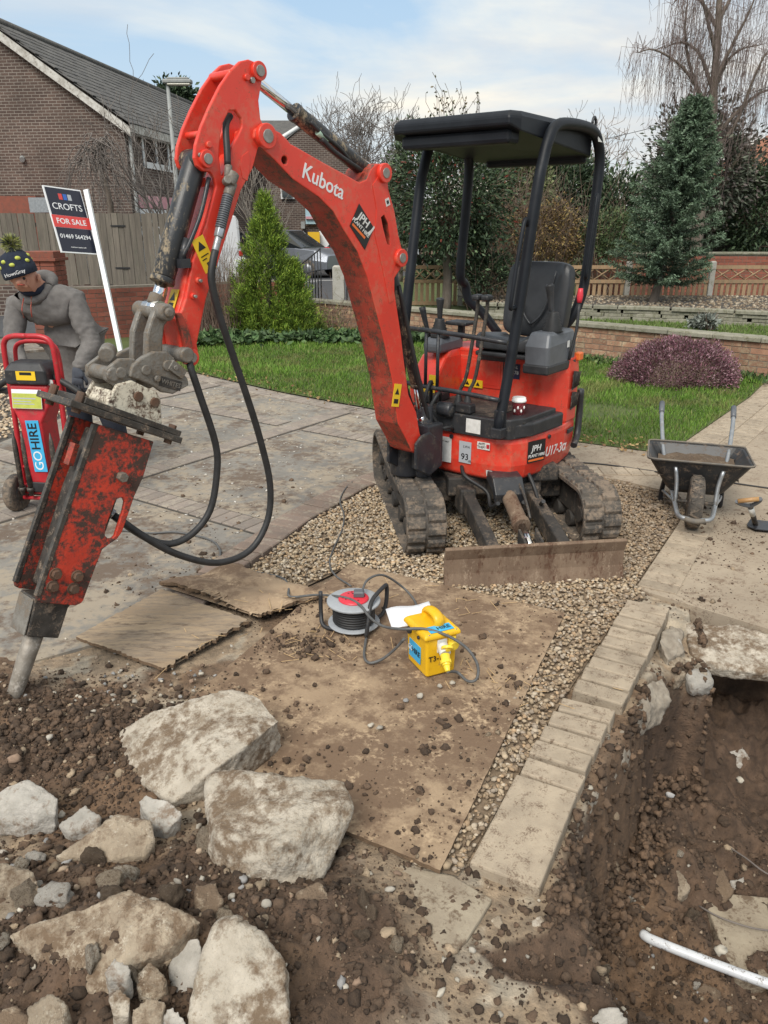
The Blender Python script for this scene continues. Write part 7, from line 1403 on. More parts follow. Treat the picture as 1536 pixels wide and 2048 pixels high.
part(MB().prism([(2.258, .448), (2.263, .45), (2.322, .318), (2.316, .312)], -.058, .058, P2), 'nose_plate', 'hitch_steel', .003, brk)
part(MB().tube([(2.24, 0, .31), (2.30, 0, .20), (2.35, 0, .10), (2.395, 0, .015), (2.41, 0, -.03)], [.037, .035, .032, .027, .022], 18), 'chisel', 'chisel_steel', M=BM)
# --- cup on the step
cup = thing('coffee_cup', 'red patterned paper coffee cup with white lid on the digger step', 'cup', (EC + EF * .20 + EL * .345 + ZU * .7165))
MB().lathe([(.030, 0), (.040, .10), (.0405, .101)], 24).build('cup_sleeve', 'cup_red', cup)
MB().lathe([(.0306, .0), (.0325, .018)], 24).build('cup_base', 'cup_white', cup); MB().lathe([(.0425, .100), (.044, .104), (.044, .112), (.041, .114), (.040, .126), (.036, .128)], 24).build('lid', 'cup_white', cup)
for k in range(4):
    a = -2.4 + k * .55; MB().ell((.0372 * math.cos(a), .0372 * math.sin(a), .05 + .02 * (k % 2)), (.006, .006, .011), None, 8, 5).build('printed_leaf', 'cup_white', cup)
# ------------------------------------------------------------------ plywood sheets
def ply(name, label, corners, z, m, nu=50, nv=36, th=.016, fray=.006, warp=.006, seed=0, lift=None, group='plywood sheets laid over the ground', frayside=None):
    A_, B_, C_, D_ = [Vector(c) for c in corners]; c = (A_ + B_ + C_ + D_) / 4
    vs = []; rs = random.Random(seed)
    for j in range(nv + 1):
        for i in range(nu + 1):
            u, v = i / nu, j / nv; p = A_.lerp(B_, u).lerp(D_.lerp(C_, u), v) - c
            e = min(u, 1 - u, v, 1 - v)
            if e < 1e-6:
                k = fray * (4 if frayside and frayside(u, v) else .9) * (.5 + abs(mn.noise(Vector((u * 9, v * 9, seed)))))
                p = p * (1 + rs.uniform(-k, k * .2) / max(p.length, .2)); 
            h = z + warp * (mn.noise(Vector((u * 3 + seed, v * 3, seed))) ) + .0015 * mn.noise(Vector((u * 40, v * 30, seed))) + (lift(u, v) if lift else 0)
            vs.append((p.x, p.y, h))
    k = len(vs); q = lambda i, j: j * (nu + 1) + i
    b = MB(); low = [(x * .998, y * .998, h - th) for x, y, h in vs]
    fs = [(q(i, j), q(i + 1, j), q(i + 1, j + 1), q(i, j + 1)) for i in range(nu) for j in range(nv)]
    edge = [q(i, 0) for i in range(nu)] + [q(nu, j) for j in range(nv)] + [q(nu - i, nv) for i in range(nu)] + [q(0, nv - j) for j in range(nv)]
    sf = [(edge[i], edge[(i + 1) % len(edge)], k + edge[(i + 1) % len(edge)], k + edge[i]) for i in range(len(edge))]
    b.add(vs + low, fs, None, True); b.add(vs + low, [(k + q(0, 0), k + q(0, nv), k + q(nu, nv), k + q(nu, 0))]); n0 = len(b.f); b.add(vs + low, sf)
    me = b.mesh(name, m); me.materials.append(MATS['ply_edge'])
    for i, f_ in enumerate(me.polygons):
        if i >= n0: f_.material_index = 1
    o = bpy.data.objects.new(name, me); o.location = (c.x, c.y, 0); link(o); return tag(o, label, 'plywood', group)
v3 = lambda l: [Vector((x, y)) for x, y in l]
ply('plywood_sheet', 'large muddy plywood sheet under the yellow transformer', v3([BIGPLY[0], BIGPLY[1], BIGPLY[2], BIGPLY[3]]), .026, 'plywood', 70, 90, seed=3, warp=.008)
ply('plywood_sheet', 'small pale plywood sheet with a splintered edge beside the breaker chisel', v3([(-1.427, 3.138), (-.936, 2.842), (-.644, 3.281), (-1.16, 3.62)]), .019, 'plywood_clean', 50, 44, seed=5, lift=lambda u, v: .010 * u * (1 - v) + .008 * v, frayside=lambda u, v: u > .99, fray=.012)
ply('plywood_sheet', 'broken rotten piece of plywood curling up behind the small sheet', v3([(-1.19, 3.63), (-.60, 3.30), (-.30, 3.50), (-.80, 3.88)]), .058, 'plywood', 60, 30, seed=9, warp=.03, lift=lambda u, v: .02 * math.sin(u * 5) * (1 - v), fray=.03, frayside=lambda u, v: v < .01)
b = MB()
for k in range(80):
    c = random.choice([(-.5, 3.36), (.40, 3.42), (-.35, 3.1), (-.18, 2.95), (.62, 2.7), (.05, 3.65), (-.6, 3.45), (-.8, 3.0), (.32, 2.8)]); x, y = random.gauss(c[0], .09), random.gauss(c[1], .07); a = random.uniform(0, PI); l = random.uniform(.012, .045)
    b.bx(-l, l, -.0014, .0014, 0, .0014, Matrix.Translation((x, y, .034 if c[0] > -.45 else .062)) @ Matrix.Rotation(a, 4, 'Z') @ Matrix.Rotation(random.uniform(-.3, .3), 4, 'Y'))
tag(b.build('wood_splinters', 'splinter', fix=False), 'loose pale wood splinters lying on the plywood', 'splinters', kind='stuff')

# ------------------------------------------------------------------ cable reel
RP = G(708, 1250, .03); reel = thing('cable_reel', 'grey and red extension cable reel lying flat in a black tubular stand', 'cable reel', RP)
MB().lathe([(.02, .015), (.115, .012), (.122, .016), (.122, .022), (.05, .024)], 36).build('lower_flange', 'reel_grey', reel, .002)
MB().lathe([(.05, .118), (.122, .121), (.126, .125), (.126, .133), (.12, .136), (.07, .138)], 36).build('upper_flange', 'reel_grey', reel, .002)
sock = MB().lathe([(.07, .136), (.072, .142), (.066, .148), (.01, .149)], 28).build('socket_plate', 'reel_red', reel, .002)
b = MB()
for a in (0.3, 1.9, 3.5, 5.0):
    for d_ in ((0, .012), (-.008, -.006), (.008, -.006)): b.bx(-.003, .003, -.004, .004, .1492, .1498, Matrix.Rotation(a, 4, 'Z') @ Matrix.Translation((.042 + d_[0], d_[1], 0)))
b.build('socket_hole', 'black_plastic', sock, fix=False)
b = MB(); 
for k in range(7):
    for r_ in (.088, .094): b.tube([(r_ * math.cos(a), r_ * math.sin(a), .030 + k * .0125 + (.004 if r_ > .09 else 0)) for a in [2 * PI * j / 24 for j in range(25)]], .0068, 6)
b.lathe([(.08, .02), (.08, .12)], 20); b.build('wound_cable', 'black_rubber', reel)
for s in (-1, 1):
    MB().tube([(s * .155, .02, .165), (s * .155, .01, .06), (s * .14, -.03, .012), (s * .06, -.07, .008)] if s < 0 else [(.06, -.13, .01), (.07, -.12, .08), (.085, -.06, .155), (.14, .07, .165), (.155, .10, .15), (.15, .09, .06), (.12, .06, .012), (.02, .0, .008)], .010, 10, 5).build('reel_stand', 'black_plastic', reel)
MB().bx(.0, .05, -.012, .03, .149, .178, c=.006).build('plug', 'grey_plastic', reel, .004)

# ------------------------------------------------------------------ site transformer
TO = Vector((.171, 2.765, .027)); ta = math.atan2(.429, .903)
tf = thing('transformer', 'bright yellow portable site transformer with blue hire labels and a carry handle', 'transformer', TO, ta)
b = loft([[(.012, .006, 0), (.135, .006, 0), (.135, .165, 0), (.012, .165, 0)], [(.006, .0, .012), (.142, .0, .012), (.142, .17, .012), (.006, .17, .012)], [(.0, -.004, .185), (.148, -.004, .185), (.148, .175, .185), (.0, .175, .185)]]); b.build('case', 'tf_yellow', tf, .010, seg=3)
lid = loft([[(-.012, -.016, .185), (.160, -.016, .185), (.160, .187, .185), (-.012, .187, .185)], [(-.010, -.014, .205), (.158, -.014, .205), (.158, .185, .205), (-.010, .185, .205)], [(.004, .0, .214), (.144, .0, .214), (.144, .171, .214), (.004, .171, .214)]]).build('lid', 'tf_yellow', tf, .008, seg=3)
b = MB().tube([(.06, .045, .205), (.06, .045, .235), (.06, .07, .252), (.06, .12, .252), (.06, .15, .235), (.06, .15, .205)], .0145, 12, 4); b.v = [((x - .06) * 1.7 + .085, y, z) for x, y, z in b.v]; b.build('carry_handle', 'tf_yellow', lid)
M = face((.075, .012, .2148), (0, -.05, 1), up=(0, 1, 0)); dec2 = MB().bx(-.055, .055, -.018, .03, 0, .001).build('hire_label', 'blue_label', lid, M=M); text('HIRE', .03, M @ Matrix.Translation((.015, .005, .0016)), 'black_label', lid, bold=.01)
for p in ((.012, -.004), (.138, -.004), (.012, .172), (.138, .172)): MB().cyl((p[0], p[1], .203), (p[0], p[1], .210), .006, n=10).build('screw', 'bolt_steel', lid)
M = face((.0015, .095, .085), (-1, 0, .02)); MB().bx(-.05, .05, -.04, .04, 0, .002).build('hire_label', 'blue_label', tf, M=M); text('HIRE', .034, M @ Matrix.Translation((.012, .0, .003)), 'black_label', tf, bold=.012); text('GO', .034, M @ Matrix.Translation((-.036, 0, .003)), 'sign_white', tf, sx=.75)
M = face((.045, -.0015, .10), (0, -1, .02)); text('T3-1', .034, M @ Matrix.Translation((.0, -.01, .003)), 'black_label', tf, bold=.008)
sk = MB().bx(.052, .098, -.008, .0, .115, .175).build('socket', 'socket_white', tf, .003)
MB().cyl((.075, -.005, .145), (.068, -.045, .128), .024, n=18).build('socket_body', 'socket_white', sk, .002); MB().cyl((.078, -.042, .158), (.074, -.05, .150), .026, n=20).cyl((.076, -.048, .153), (.0745, -.056, .150), .012, n=12).build('socket_flap', 'plug_yellow', sk, .002)
MB().cyl((.066, -.045, .124), (.052, -.085, .098), .021, .017, n=16).cyl((.058, -.065, .112), (.054, -.078, .103), .024, n=10).cyl((.052, -.085, .098), (.046, -.105, .085), .015, .010, n=14).build('plug', 'plug_yellow', sk, .002)
MB().bx(.104, .14, -.008, 0, .115, .175).cyl((.122, -.005, .145), (.12, -.028, .14), .022, n=16).build('socket', 'plug_yellow', tf, .003)
MB().cyl((.006, .14, .165), (-.010, .14, .165), .016, n=14).cyl((.003, .06, .168), (-.006, .06, .168), .008, n=10).build('cable_gland', 'black_plastic', tf)
o = MB(); n = 8
vs = [(i / n * .20 - .1, j / 4 * .13 - .065, .006 * math.sin(i * .9) + .004 * j) for j in range(5) for i in range(n + 1)]; o.add(vs, [(j * (n + 1) + i, j * (n + 1) + i + 1, (j + 1) * (n + 1) + i + 1, (j + 1) * (n + 1) + i) for j in range(4) for i in range(n)], None, True)
p = G(822, 1234, .18); pa = o.build('paper_sheet', 'paper'); pa.location = p; pa.rotation_euler = (R(8), R(-4), R(12)); pa.modifiers.new('t', 'SOLIDIFY').thickness = .0008; tag(pa, 'crumpled white paper tag hanging behind the yellow transformer', 'paper')
# cables
def cable(label, pts, r, m='cable_grey', z=.010): tag(MB().tube([G(p[0], p[1], p[2] if len(p) > 2 else z) for p in pts], r, 8, 5).build('cable', m), label, 'cable', 'cables on the ground')
plugp = frame(TO, (math.cos(ta), math.sin(ta), 0), (-math.sin(ta), math.cos(ta), 0), (0, 0, 1)) @ Vector((.046, -.105, .085))
lead = [plugp] + [G(*p) for p in [(915, 1345, .07), (935, 1362, .055), (953, 1358, .07), (955, 1330, .12), (935, 1298, .18), (898, 1273, .225), (850, 1258, .245), (800, 1258, .23), (765, 1252, .18), (740, 1235, .17), (722, 1212, .175), (700, 1198, .18), (670, 1192, .17), (630, 1190, .10), (590, 1194, .065), (577, 1190, .07), (577, 1172, .06), (562, 1155, .05), (520, 1146, .03), (470, 1136, .015), (442, 1122, .01), (440, 1100, .01), (425, 1082, .01), (395, 1072, .01), (350, 1064, .01), (300, 1066, .01), (240, 1060, .01)]]
tag(MB().tube(lead, .0062, 8, 5).build('cable', 'cable_grey'), 'grey lead looping from the transformer plug over the reel to the driveway', 'cable', 'cables on the ground')
cable('short grey lead arching from the reel plug towards the back of the transformer', [(722, 1188, .19), (735, 1160, .21), (765, 1150, .19), (800, 1170, .10), (825, 1195, .045), (834, 1215, .036), (838, 1235, .04)], .0058)
cable('grey lead hanging in a loop from the left side of the transformer', [(809, 1277, .19), (790, 1298, .12), (765, 1318, .055), (740, 1326, .036), (729, 1315, .036), (730, 1290, .036), (738, 1262, .036), (760, 1246, .036)], .0062)
cable('thin grey cable running over the gravel beside the digger track', [(702, 1172, .035), (670, 1150, .03), (659, 1125, .02), (668, 1095, .022), (684, 1060, .022), (688, 1030, .022), (680, 1000, .03), (695, 972, .022), (712, 960, .02), (735, 955, .02)], .0048)
cable('black cable lying across the pale path behind the wheelbarrow', [(1040, 915), (1110, 922), (1200, 928), (1290, 940), (1340, 948), (1400, 955), (1480, 968), (1600, 985)], .006, 'black_rubber', .012)

# ------------------------------------------------------------------ wheelbarrow
wb = thing('wheelbarrow', 'black wheelbarrow with a muddy tyre and soil in its tray, facing the camera', 'wheelbarrow', (1.955, 4.56, 0), R(-19)); wb.scale = (.93, .93, .93)
def rr(hw, y0, y1, z0, z1, r=.06, n=4):
    out = []
    for cx, cy, a0 in ((hw - r, y1 - r, 0), (-hw + r, y1 - r, PI / 2), (-hw + r, y0 + r, PI), (hw - r, y0 + r, 1.5 * PI)):
        for k in range(n + 1):
            a = a0 + PI / 2 * k / n; y = cy + r * math.sin(a); out.append((cx + r * math.cos(a), y, z0 + (z1 - z0) * (y - y0) / (y1 - y0)))
    return out
def wedge(rg, f): return [(x * (1 + f * (p_y)), y, z) for (x, y, z), p_y in zip(rg, [0] * len(rg))]
outer = [rr(.165, .14, .52, .20, .17), rr(.19, .11, .55, .23, .20), rr(.325, .0, .70, .455, .405), rr(.335, -.012, .712, .462, .41), rr(.338, -.014, .714, .455, .402)]
inner_ = [rr(.315, .01, .69, .455, .402), rr(.18, .12, .54, .235, .205), rr(.15, .15, .50, .215, .185)]
b = loft([outer[0], outer[1], outer[2], outer[4], outer[3], inner_[0], inner_[1], inner_[2]]); b.build('tray', 'barrow_black', wb)
MB().tube([Vector(p) + Vector((0, 0, .002)) for p in outer[3]] + [Vector(outer[3][0])], .007, 6).build('tray_rim', 'barrow_rim', wb)
b = MB(); n = 12; vs = [((i / n - .5) * .52, .06 + j / n * .58, .335 + .075 * math.exp(-((i / n - .5) / .3) ** 2 - ((j / n - .5) / .35) ** 2) + random.uniform(-.012, .012)) for j in range(n + 1) for i in range(n + 1)]
b.add(vs, [(j * (n + 1) + i, j * (n + 1) + i + 1, (j + 1) * (n + 1) + i + 1, (j + 1) * (n + 1) + i) for j in range(n) for i in range(n)], None, True); b.build('soil_load', 'rock_soil', wb)
tyre = [(.11, -.043), (.15, -.048), (.172, -.040), (.182, -.02), (.184, 0), (.182, .02), (.172, .04), (.15, .048), (.11, .043)]
WM = Matrix.Translation((0, 0, .182)) @ Matrix.Rotation(PI / 2, 4, 'Y')
wh = MB().lathe(tyre, 28, WM).build('wheel', 'track_rubber', wb)
b = MB()
for k in range(28):
    a = 2 * PI * k / 28
    b.bx(-.006, .006, -.036, .036, 0, .006, Matrix.Translation((0, 0, .182)) @ Matrix.Rotation(a, 4, 'X') @ Matrix.Translation((0, 0, .180)) @ Matrix.Rotation(PI / 2, 4, 'Z') @ Matrix.Rotation(.5 if k % 2 else -.5, 4, 'Z'))
b.build('tyre_tread', 'track_rubber', wh, fix=False)
MB().lathe([(.03, -.05), (.1, -.02), (.11, 0), (.1, .02), (.03, .05)], 24, WM).build('wheel_hub', 'steel_dark', wh)
for s in (-1, 1):
    MB().tube([(s * .035, -.21, .13), (s * .10, -.17, .135), (s * .125, -.02, .165), (s * .16, .25, .22), (s * .22, .6, .34), (s * .255, .95, .50), (s * .262, 1.08, .555)], .016, 10, 4).build('frame_tube', 'galvanised', wb)
    MB().tube([(s * .262, 1.06, .548), (s * .266, 1.19, .60)], .021, 12).build('handle_grip', 'grey_plastic', wb)
    MB().tube([(s * .125, -.01, .165), (s * .13, .02, .30), (s * .15, .03, .41)], .014, 8, 3).build('tray_brace', 'galvanised', wb)
    MB().tube([(s * .19, .42, .24), (s * .205, .46, .1), (s * .205, .47, .02), (s * .195, .55, .012)], .017, 8, 3).build('leg', 'black_steel', wb)
    MB().tube([(s * .12, -.01, .165), (s * .17, .2, .15), (s * .2, .45, .1)], .010, 8, 2).build('leg_brace', 'galvanised', wb)
MB().tube([(-.06, -.205, .128), (0, -.222, .125), (.06, -.205, .128)], .018, 10, 3).build('front_bar', 'barrow_rim', wb)
MB().cyl((-.13, 0, .182), (.13, 0, .182), .012, n=10).build('axle', 'steel_dark', wb)
# ------------------------------------------------------------------ spade
a_, c_ = G(1497, 1000, .26), G(1512, 1052, .02); sp_ = thing('spade', 'garden spade with a wooden D grip stuck in soil beside the wheelbarrow', 'spade', (c_.x, c_.y, 0))
dv = (a_ - c_); u_ = dv.normalized(); side = Vector((1, -.2, 0)); side = (side - u_ * side.dot(u_)).normalized(); nn = u_.cross(side); O0 = Vector((0, 0, .02)); L_ = dv.length
MB().tube([O0, O0 + u_ * (L_ * .80)], .016, 12).build('shaft', 'steel_dark', sp_); MB().tube([O0 + u_ * (L_ * .45), O0 + u_ * (L_ * .72)], .0172, 12).build('shaft_label', 'socket_white', sp_)
e = O0 + u_ * L_; MB().tube([O0 + u_ * (L_ * .78), O0 + u_ * (L_ * .84) + side * .03, e + side * .06 - u_ * .02, e + side * .062], .013, 10, 4).tube([O0 + u_ * (L_ * .78), O0 + u_ * (L_ * .84) - side * .03, e - side * .06 - u_ * .02, e - side * .062], .013, 10, 4).build('grip_fork', 'grey_plastic', sp_)
MB().cyl(e - side * .058, e + side * .058, .014, n=12).build('grip', 'wood_handle', sp_)
bl = []; d2 = Vector((.75, -.2, 0)).normalized(); s2 = Vector((.2, .75, 0)).normalized()
MB().prism([(-.02, -.09), (.22, -.08), (.25, 0), (.22, .08), (-.02, .09), (-.05, .02), (-.05, -.02)], .012, .018, lambda u, v, w: tuple(d2 * u + s2 * v + Vector((0, 0, w + .05 * (v / .09) ** 2 * .3 - u * .02)))).build('blade', 'black_steel', sp_)

# ------------------------------------------------------------------ breaker trolley (hired concrete breaker on a wheeled frame)
tl = thing('breaker_trolley', 'red trolley carrying a red and black electric concrete breaker with a blue label', 'trolley', (-2.24, 4.88, 0), R(-8))
for s, x in ((-1, -.17), (1, .17)):
    MB().tube([(x * .97, -.02, .10), (x, 0, .3), (x, .02, .75), (x, .02, 1.03), (x * .9, .02, 1.12), (x * .55, .02, 1.15), (0, .02, 1.152)], .0175, 10, 5).build('frame_tube', 'red_plain', tl)
MB().tube([(-.15, .10, .75), (-.15, .10, 1.0), (-.12, .10, 1.09), (0, .10, 1.11), (.12, .10, 1.09), (.15, .10, 1.0), (.15, .10, .75)], .014, 10, 4).build('rear_hoop', 'red_plain', tl)
MB().bx(-.16, .16, -.02, .0, .855, .885).bx(-.15, .15, -.06, .10, .13, .19).tube([(-.16, -.05, .10), (.16, -.05, .10)], .014).tube([(-.17, 0, .30), (.17, 0, .30)], .012).build('cross_bar', 'red_plain', tl, .004)
MB().cyl((.14, -.015, .872), (.14, -.03, .872), .018, n=16).build('reflector', 'socket_white', tl)
for s, x in ((-1, -.215), (1, .215)):
    Mw = Matrix.Translation((x, -.03, .125)) @ Matrix.Rotation(PI / 2, 4, 'Y'); w_ = MB().lathe([(.05, -.028), (.115, -.032), (.125, -.02), (.125, .02), (.115, .032), (.05, .028)], 26, Mw).build('wheel', 'track_rubber', tl)
    MB().lathe([(.02, -.036), (.055, -.03), (.055, .03), (.02, .036)], 18, Mw).build('rim', 'steel_dark', w_)
MB().cyl((-.22, -.03, .125), (.22, -.03, .125), .012, n=10).build('axle', 'steel_dark', tl)
bk = loft([[(x * .9, y, .21) for x, y in ((-.07, -.08), (.07, -.08), (.075, .09), (-.075, .09))], [(x, y, .33) for x, y in ((-.075, -.09), (.075, -.09), (.08, .1), (-.08, .1))], [(x, y, .62) for x, y in ((-.075, -.09), (.075, -.09), (.08, .1), (-.08, .1))], [(x, y, .72) for x, y in ((-.125, -.07), (.125, -.07), (.13, .1), (-.13, .1))], [(x, y, .86) for x, y in ((-.135, -.05), (.135, -.05), (.14, .1), (-.14, .1))]]).build('breaker_case', 'red_plain', tl, .018, seg=3)
MB().bx(-.07, .075, -.082, .09, .15, .225).build('breaker_foot', 'black_plastic', tl, .01)
top = loft([[(x, y, .86) for x, y in ((-.14, -.07), (.14, -.07), (.14, .11), (-.14, .11))], [(x, y, .95) for x, y in ((-.14, -.07), (.14, -.07), (.14, .11), (-.14, .11))], [(x, y, 1.0) for x, y in ((-.10, -.04), (.10, -.04), (.11, .09), (-.11, .09))]]).build('breaker_head', 'black_plastic', tl, .016, seg=3)
M = face((.01, -.0715, .92), (0, -1, .02)); MB().bx(-.065, .065, -.028, .028, 0, .002).build('sticker', 'yellow_label', top, M=M); MB().bx(-.04, .04, .004, .022, .002, .003).build('sticker_print', 'black_label', top, M=M)
for s in (-1, 1): MB().tube([(s * .13, .03, .90), (s * .24, .03, .84), (s * .30, .03, .80)], .02, 10, 3).build('handle', 'black_rubber', top)
M = face((.0, -.082, .775), (0, -1, .13)); cdp = MB().bx(-.10, .10, -.06, .06, 0, .003).build('hire_card', 'paper', tl, M=M); MB().bx(-.098, .098, -.058, .035, .003, .0036).build('card_sheet', 'hat_lime', cdp)
MB().bx(-.09, .06, .0, .008, .0036, .004).bx(-.09, .03, -.018, -.012, .0036, .004).bx(-.09, .05, -.034, -.028, .0036, .004).build('card_print', 'sign_grey', cdp, fix=False)
M = face((.02, -.0925, .47), (0, -1, 0), roll=R(2)); MB().bx(-.045, .045, -.17, .17, 0, .002).build('hire_label', 'blue_label', tl, M=M)
Mr = M @ Matrix.Rotation(PI / 2, 4, 'Z'); text('HIRE', .085, Mr @ Matrix.Translation((.065, .0, .003)), 'black_label', tl, bold=.014); text('GO', .085, Mr @ Matrix.Translation((-.095, .0, .003)), 'sign_white', tl)
for x in (-.135, -.075, .12): MB().tube([(x, -.085, .13), (x, -.085, .45), (x, -.085, .50), (x, -.085, .56)], [.017, .017, .014, .003], 10).cyl((x, -.085, .16), (x, -.085, .185), .024, n=12).build('chisel_bit', 'steel_dark', tl)
MB().tube([(-.5, .12, .80), (-.3, .08, .79), (-.15, .05, .80)], .02, 10, 3).build('carry_bar', 'black_rubber', tl)

# ------------------------------------------------------------------ man bending over the trolley
def skinned(name, nodes_, edges, m, parent, sub=2, root=0):
    me = bpy.data.meshes.new(name); me.from_pydata([n[0] for n in nodes_], edges, []); o = bpy.data.objects.new(name, me); link(o, parent)
    md = o.modifiers.new('skin', 'SKIN'); md.use_smooth_shade = True
    for i, n in enumerate(nodes_):
        r_ = n[1]; me.skin_vertices[0].data[i].radius = r_ if isinstance(r_, tuple) else (r_, r_); me.skin_vertices[0].data[i].use_root = (i == root)
    s = o.modifiers.new('sub', 'SUBSURF'); s.levels = s.render_levels = sub
    bake(o); o.data.materials.clear(); o.data.materials.append(MATS[m])
    o.data.polygons.foreach_set('use_smooth', [True] * len(o.data.polygons)); return o
PO = Vector((-2.36, 5.72, 0)); man = thing('person', 'person in a grey hooded top and bobble hat bending over the red trolley', 'person', PO)
Lp = lambda x, y, z: (x - PO.x, y - PO.y, z)
J = dict(pel=Lp(-2.28, 5.84, .86), sp1=Lp(-2.30, 5.80, 1.02), sp2=Lp(-2.34, 5.74, 1.2), sp3=Lp(-2.39, 5.64, 1.31), nk=Lp(-2.43, 5.56, 1.40), hd=Lp(-2.445, 5.46, 1.465), ht=Lp(-2.475, 5.43, 1.56), jaw=Lp(-2.43, 5.41, 1.41), nose=Lp(-2.445, 5.35, 1.445),
         sr=Lp(-2.20, 5.62, 1.30), er=Lp(-2.075, 5.56, 1.02), hr=Lp(-2.13, 5.36, .86), sl=Lp(-2.60, 5.62, 1.26), el=Lp(-2.63, 5.52, 1.00), hl=Lp(-2.47, 5.28, .90),
         kr=Lp(-2.12, 5.86, .48), ar=Lp(-2.10, 5.95, .10), tr=Lp(-2.12, 5.80, .05), kl=Lp(-2.36, 5.86, .48), al=Lp(-2.38, 5.95, .10), tl=Lp(-2.40, 5.80, .05))
bn = ['pel', 'sp1', 'sp2', 'sp3', 'nk', 'hd', 'ht', 'jaw', 'nose', 'sr', 'er', 'hr', 'sl', 'el', 'hl', 'kr', 'ar', 'tr', 'kl', 'al', 'tl']; rad = [.12, .115, .13, .10, .058, .092, .085, .055, .017, .05, .035, .022, .05, .035, .022, .065, .042, .035, .065, .042, .035]
ed = [(0, 1), (1, 2), (2, 3), (3, 4), (4, 5), (5, 6), (5, 7), (5, 8), (3, 9), (9, 10), (10, 11), (3, 12), (12, 13), (13, 14), (0, 15), (15, 16), (16, 17), (0, 18), (18, 19), (19, 20)]
body = skinned('body', [(J[k], r_) for k, r_ in zip(bn, rad)], ed, 'skin', man)
V3 = Vector
hn = [(J['pel'], (.20, .175)), (J['sp1'], (.20, .165)), (J['sp2'], (.225, .17)), (J['sp3'], (.165, .13)), (V3(J['nk']) - V3((0, .0, .03)), .085), (J['sr'], .092), (V3(J['sr']).lerp(V3(J['er']), .5), .08), (J['er'], .068), (V3(J['er']).lerp(V3(J['hr']), .5), .06), (V3(J['er']).lerp(V3(J['hr']), 1.04), .046), (J['sl'], .09), (V3(J['sl']).lerp(V3(J['el']), .5), .078), (J['el'], .067), (V3(J['el']).lerp(V3(J['hl']), .5), .06), (V3(J['el']).lerp(V3(J['hl']), 1.04), .046), (V3(J['pel']) + V3((.0, .0, -.12)), (.165, .15))]
hood_o = skinned('hooded_top', hn, [(0, 1), (1, 2), (2, 3), (3, 4), (3, 5), (5, 6), (6, 7), (7, 8), (8, 9), (3, 10), (10, 11), (11, 12), (12, 13), (13, 14), (0, 15)], 'hoodie', man, 3)
for v in hood_o.data.vertices:
    q = v.co * 9 + V3((3, 1, 7)); v.co += v.normal * (mn.noise(q) * .010 + (.5 - abs(mn.noise(V3((v.co.x * 16, v.co.y * 16, v.co.z * 34))))) * .013)
nk = V3(J['nk']); ax = (V3(J['hd']) - V3(J['sp3'])).normalized(); s1 = ax.orthogonal().normalized(); s1 = V3((1, 0, 0)) - ax * ax.x; s1.normalize(); s2_ = ax.cross(s1)
hp = []
for k in range(17):
    a = 2 * PI * k / 16; back = max(0, math.sin(a)); hp.append(nk + s1 * math.cos(a) * (.105 + .02 * back) + s2_ * math.sin(a) * .10 + V3((0, .05, -.0)) * back + ax * (-.015 - .02 * back))
MB().tube(hp, [.030 + .024 * max(0, math.sin(2 * PI * k / 16)) for k in range(17)], 10, 2).build('hood', 'hoodie', man)
for s in (-1, 1): MB().tube([nk + s1 * s * .03 + V3((0, -.13, -.06)), nk + s1 * s * .035 + V3((0, -.175, -.13)), nk + s1 * s * .03 + V3((0, -.17, -.19))], .004, 6, 3).build('drawstring', 'red_worn_shade', man)
MB().tube([nk + V3((.075 * math.cos(a), .07 * math.sin(a) - .01, .0 + .03 * math.sin(a))) for a in [2 * PI * k / 14 for k in range(15)]], .026, 8).build('snood', 'hat_navy', man)
skinned('trousers', [(V3(J['pel']) + V3((0, 0, .04)), .175), (J['kr'], .105), (J['ar'], .075), (J['kl'], .098), (J['al'], .075)], [(0, 1), (1, 2), (0, 3), (3, 4)], 'trousers', man)
for a_, t_ in (('ar', 'tr'), ('al', 'tl')): MB().ell((V3(J[a_]) + V3(J[t_])) / 2 + V3((0, -.02, -.02)), (.055, .145, .055)).build('boot', 'black_rubber', man)
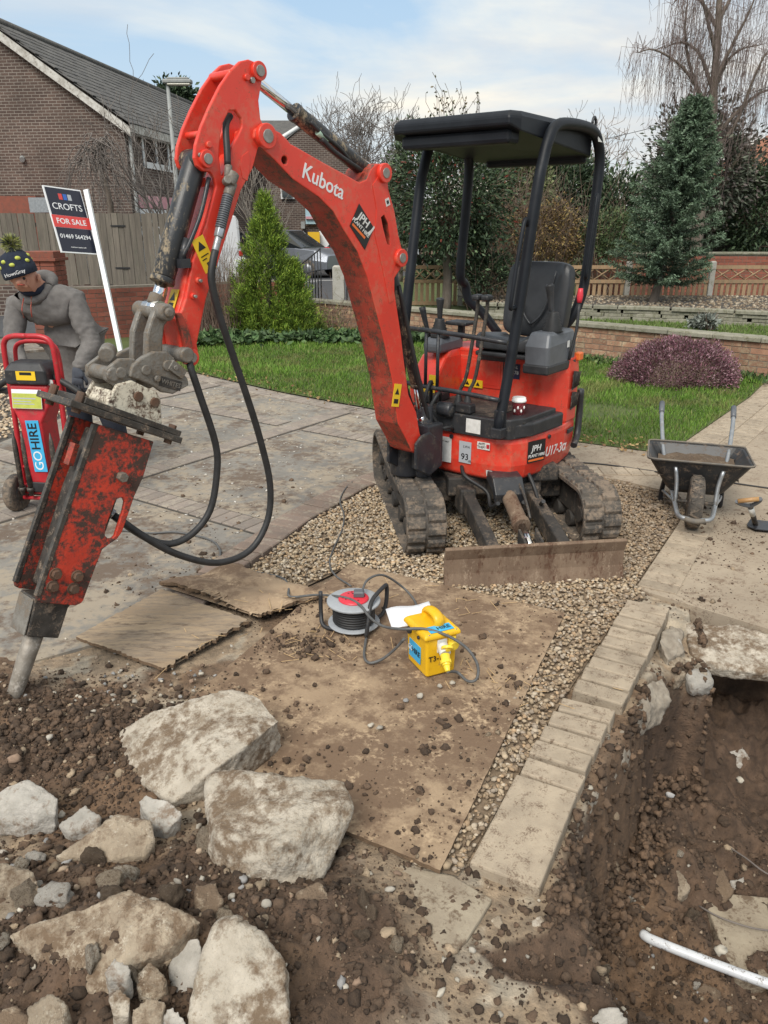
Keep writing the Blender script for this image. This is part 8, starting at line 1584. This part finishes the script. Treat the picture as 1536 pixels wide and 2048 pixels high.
# hat
H0 = V3(J['hd']) + ax * .028; up = (V3(J['ht']) - V3(J['hd'])); up = (up.normalized() * .8 + V3((-.1, .1, .45))).normalized(); hx = V3((1, 0, 0)) - up * up.x; hx.normalize(); HM = frame(H0, hx, up.cross(hx), up)
hat = MB().lathe([(.107, .0), (.114, .008), (.114, .055), (.110, .062), (.108, .08), (.098, .12), (.072, .152), (.03, .168)], 26, HM).build('bobble_hat', 'hat_navy', man)
for k in range(12): a = 2 * PI * k / 12 + .2; r_ = .095 if k % 2 else .088; MB().ell(HM @ V3((r_ * math.cos(a), r_ * math.sin(a), .082 if k % 2 else .112)), (.022, .022, .015), None, 10, 6).build('hat_spot', 'hat_lime', hat)
P = unit(RNG.normal(size=(900, 3))); pc = np.array((HM @ V3((.03, .0, .205)))[:]); leaves('pompom', pc + P * .012, P, RNG.uniform(.05, .07, 900), .007, colmix(900, [(.42, .46, .12), (.03, .04, .06), (.5, .5, .3)], .1), 'leaf_attr', hat)
text('HowsGray', .034, HM @ face((.02, -.1155, .03), (0, -1, 0)), 'sign_white', hat)
fd_ = V3(J['nose']) - V3(J['hd']); fd_.normalize()
for s in (-1, 1): MB().ell(V3(J['hd']) + fd_ * .082 + V3((s * .033, 0, .018)), .0105, None, 10, 6).build('eye', 'black_label', body); MB().ell(V3(J['hd']) + V3((s * .094, .015, .0)), (.012, .02, .03), None, 10, 6).build('ear', 'skin', body); MB().tube([V3(J['hd']) + fd_ * .087 + V3((s * .018, 0, .036)), V3(J['hd']) + fd_ * .084 + V3((s * .045, .006, .036))], .005, 6).build('eyebrow', 'twig_brown', body)
MB().tube([V3(J['jaw']) + V3((-.024, -.046, .018)), V3(J['jaw']) + V3((0, -.055, .02)), V3(J['jaw']) + V3((.024, -.046, .018))], .0055, 6, 3).build('mouth', 'red_worn_shade', body)
def hand(w, d, side_s):
    w = V3(w); d = V3(d).normalized(); lat = d.cross(V3((0, 0, 1))).normalized() * side_s; dn = V3((0, 0, -1)) - d * (-d.z); dn.normalize()
    nd = [(w - d * .03, .036), (w + d * .045, (.042, .028)), (w + d * .085, (.044, .026))]; e_ = [(0, 1), (1, 2)]
    for k, (o_, l_) in enumerate(((-.030, .060), (-.010, .070), (.011, .066), (.030, .052))):
        b0 = w + d * .095 + lat * o_; i = len(nd); nd += [(b0, .0125), (b0 + d * l_ * .45 + dn * .014, .0115), (b0 + d * l_ * .7 + dn * .045, .010), (b0 + d * l_ * .45 + dn * .066, .009)]; e_ += [(2, i), (i, i + 1), (i + 1, i + 2), (i + 2, i + 3)]
    i = len(nd); t0 = w + d * .045 - lat * .042; nd += [(t0, .0145), (t0 + d * .035 - lat * .016 + dn * .02, .012), (t0 + d * .055 + dn * .046, .010)]; e_ += [(1, i), (i, i + 1), (i + 1, i + 2)]
    return skinned('glove', nd, e_, 'glove', man, 2)
hand(J['hr'], V3((-.02, -.25, -.9)), 1); hand(J['hl'], V3((.35, -.4, -.6)), -1)
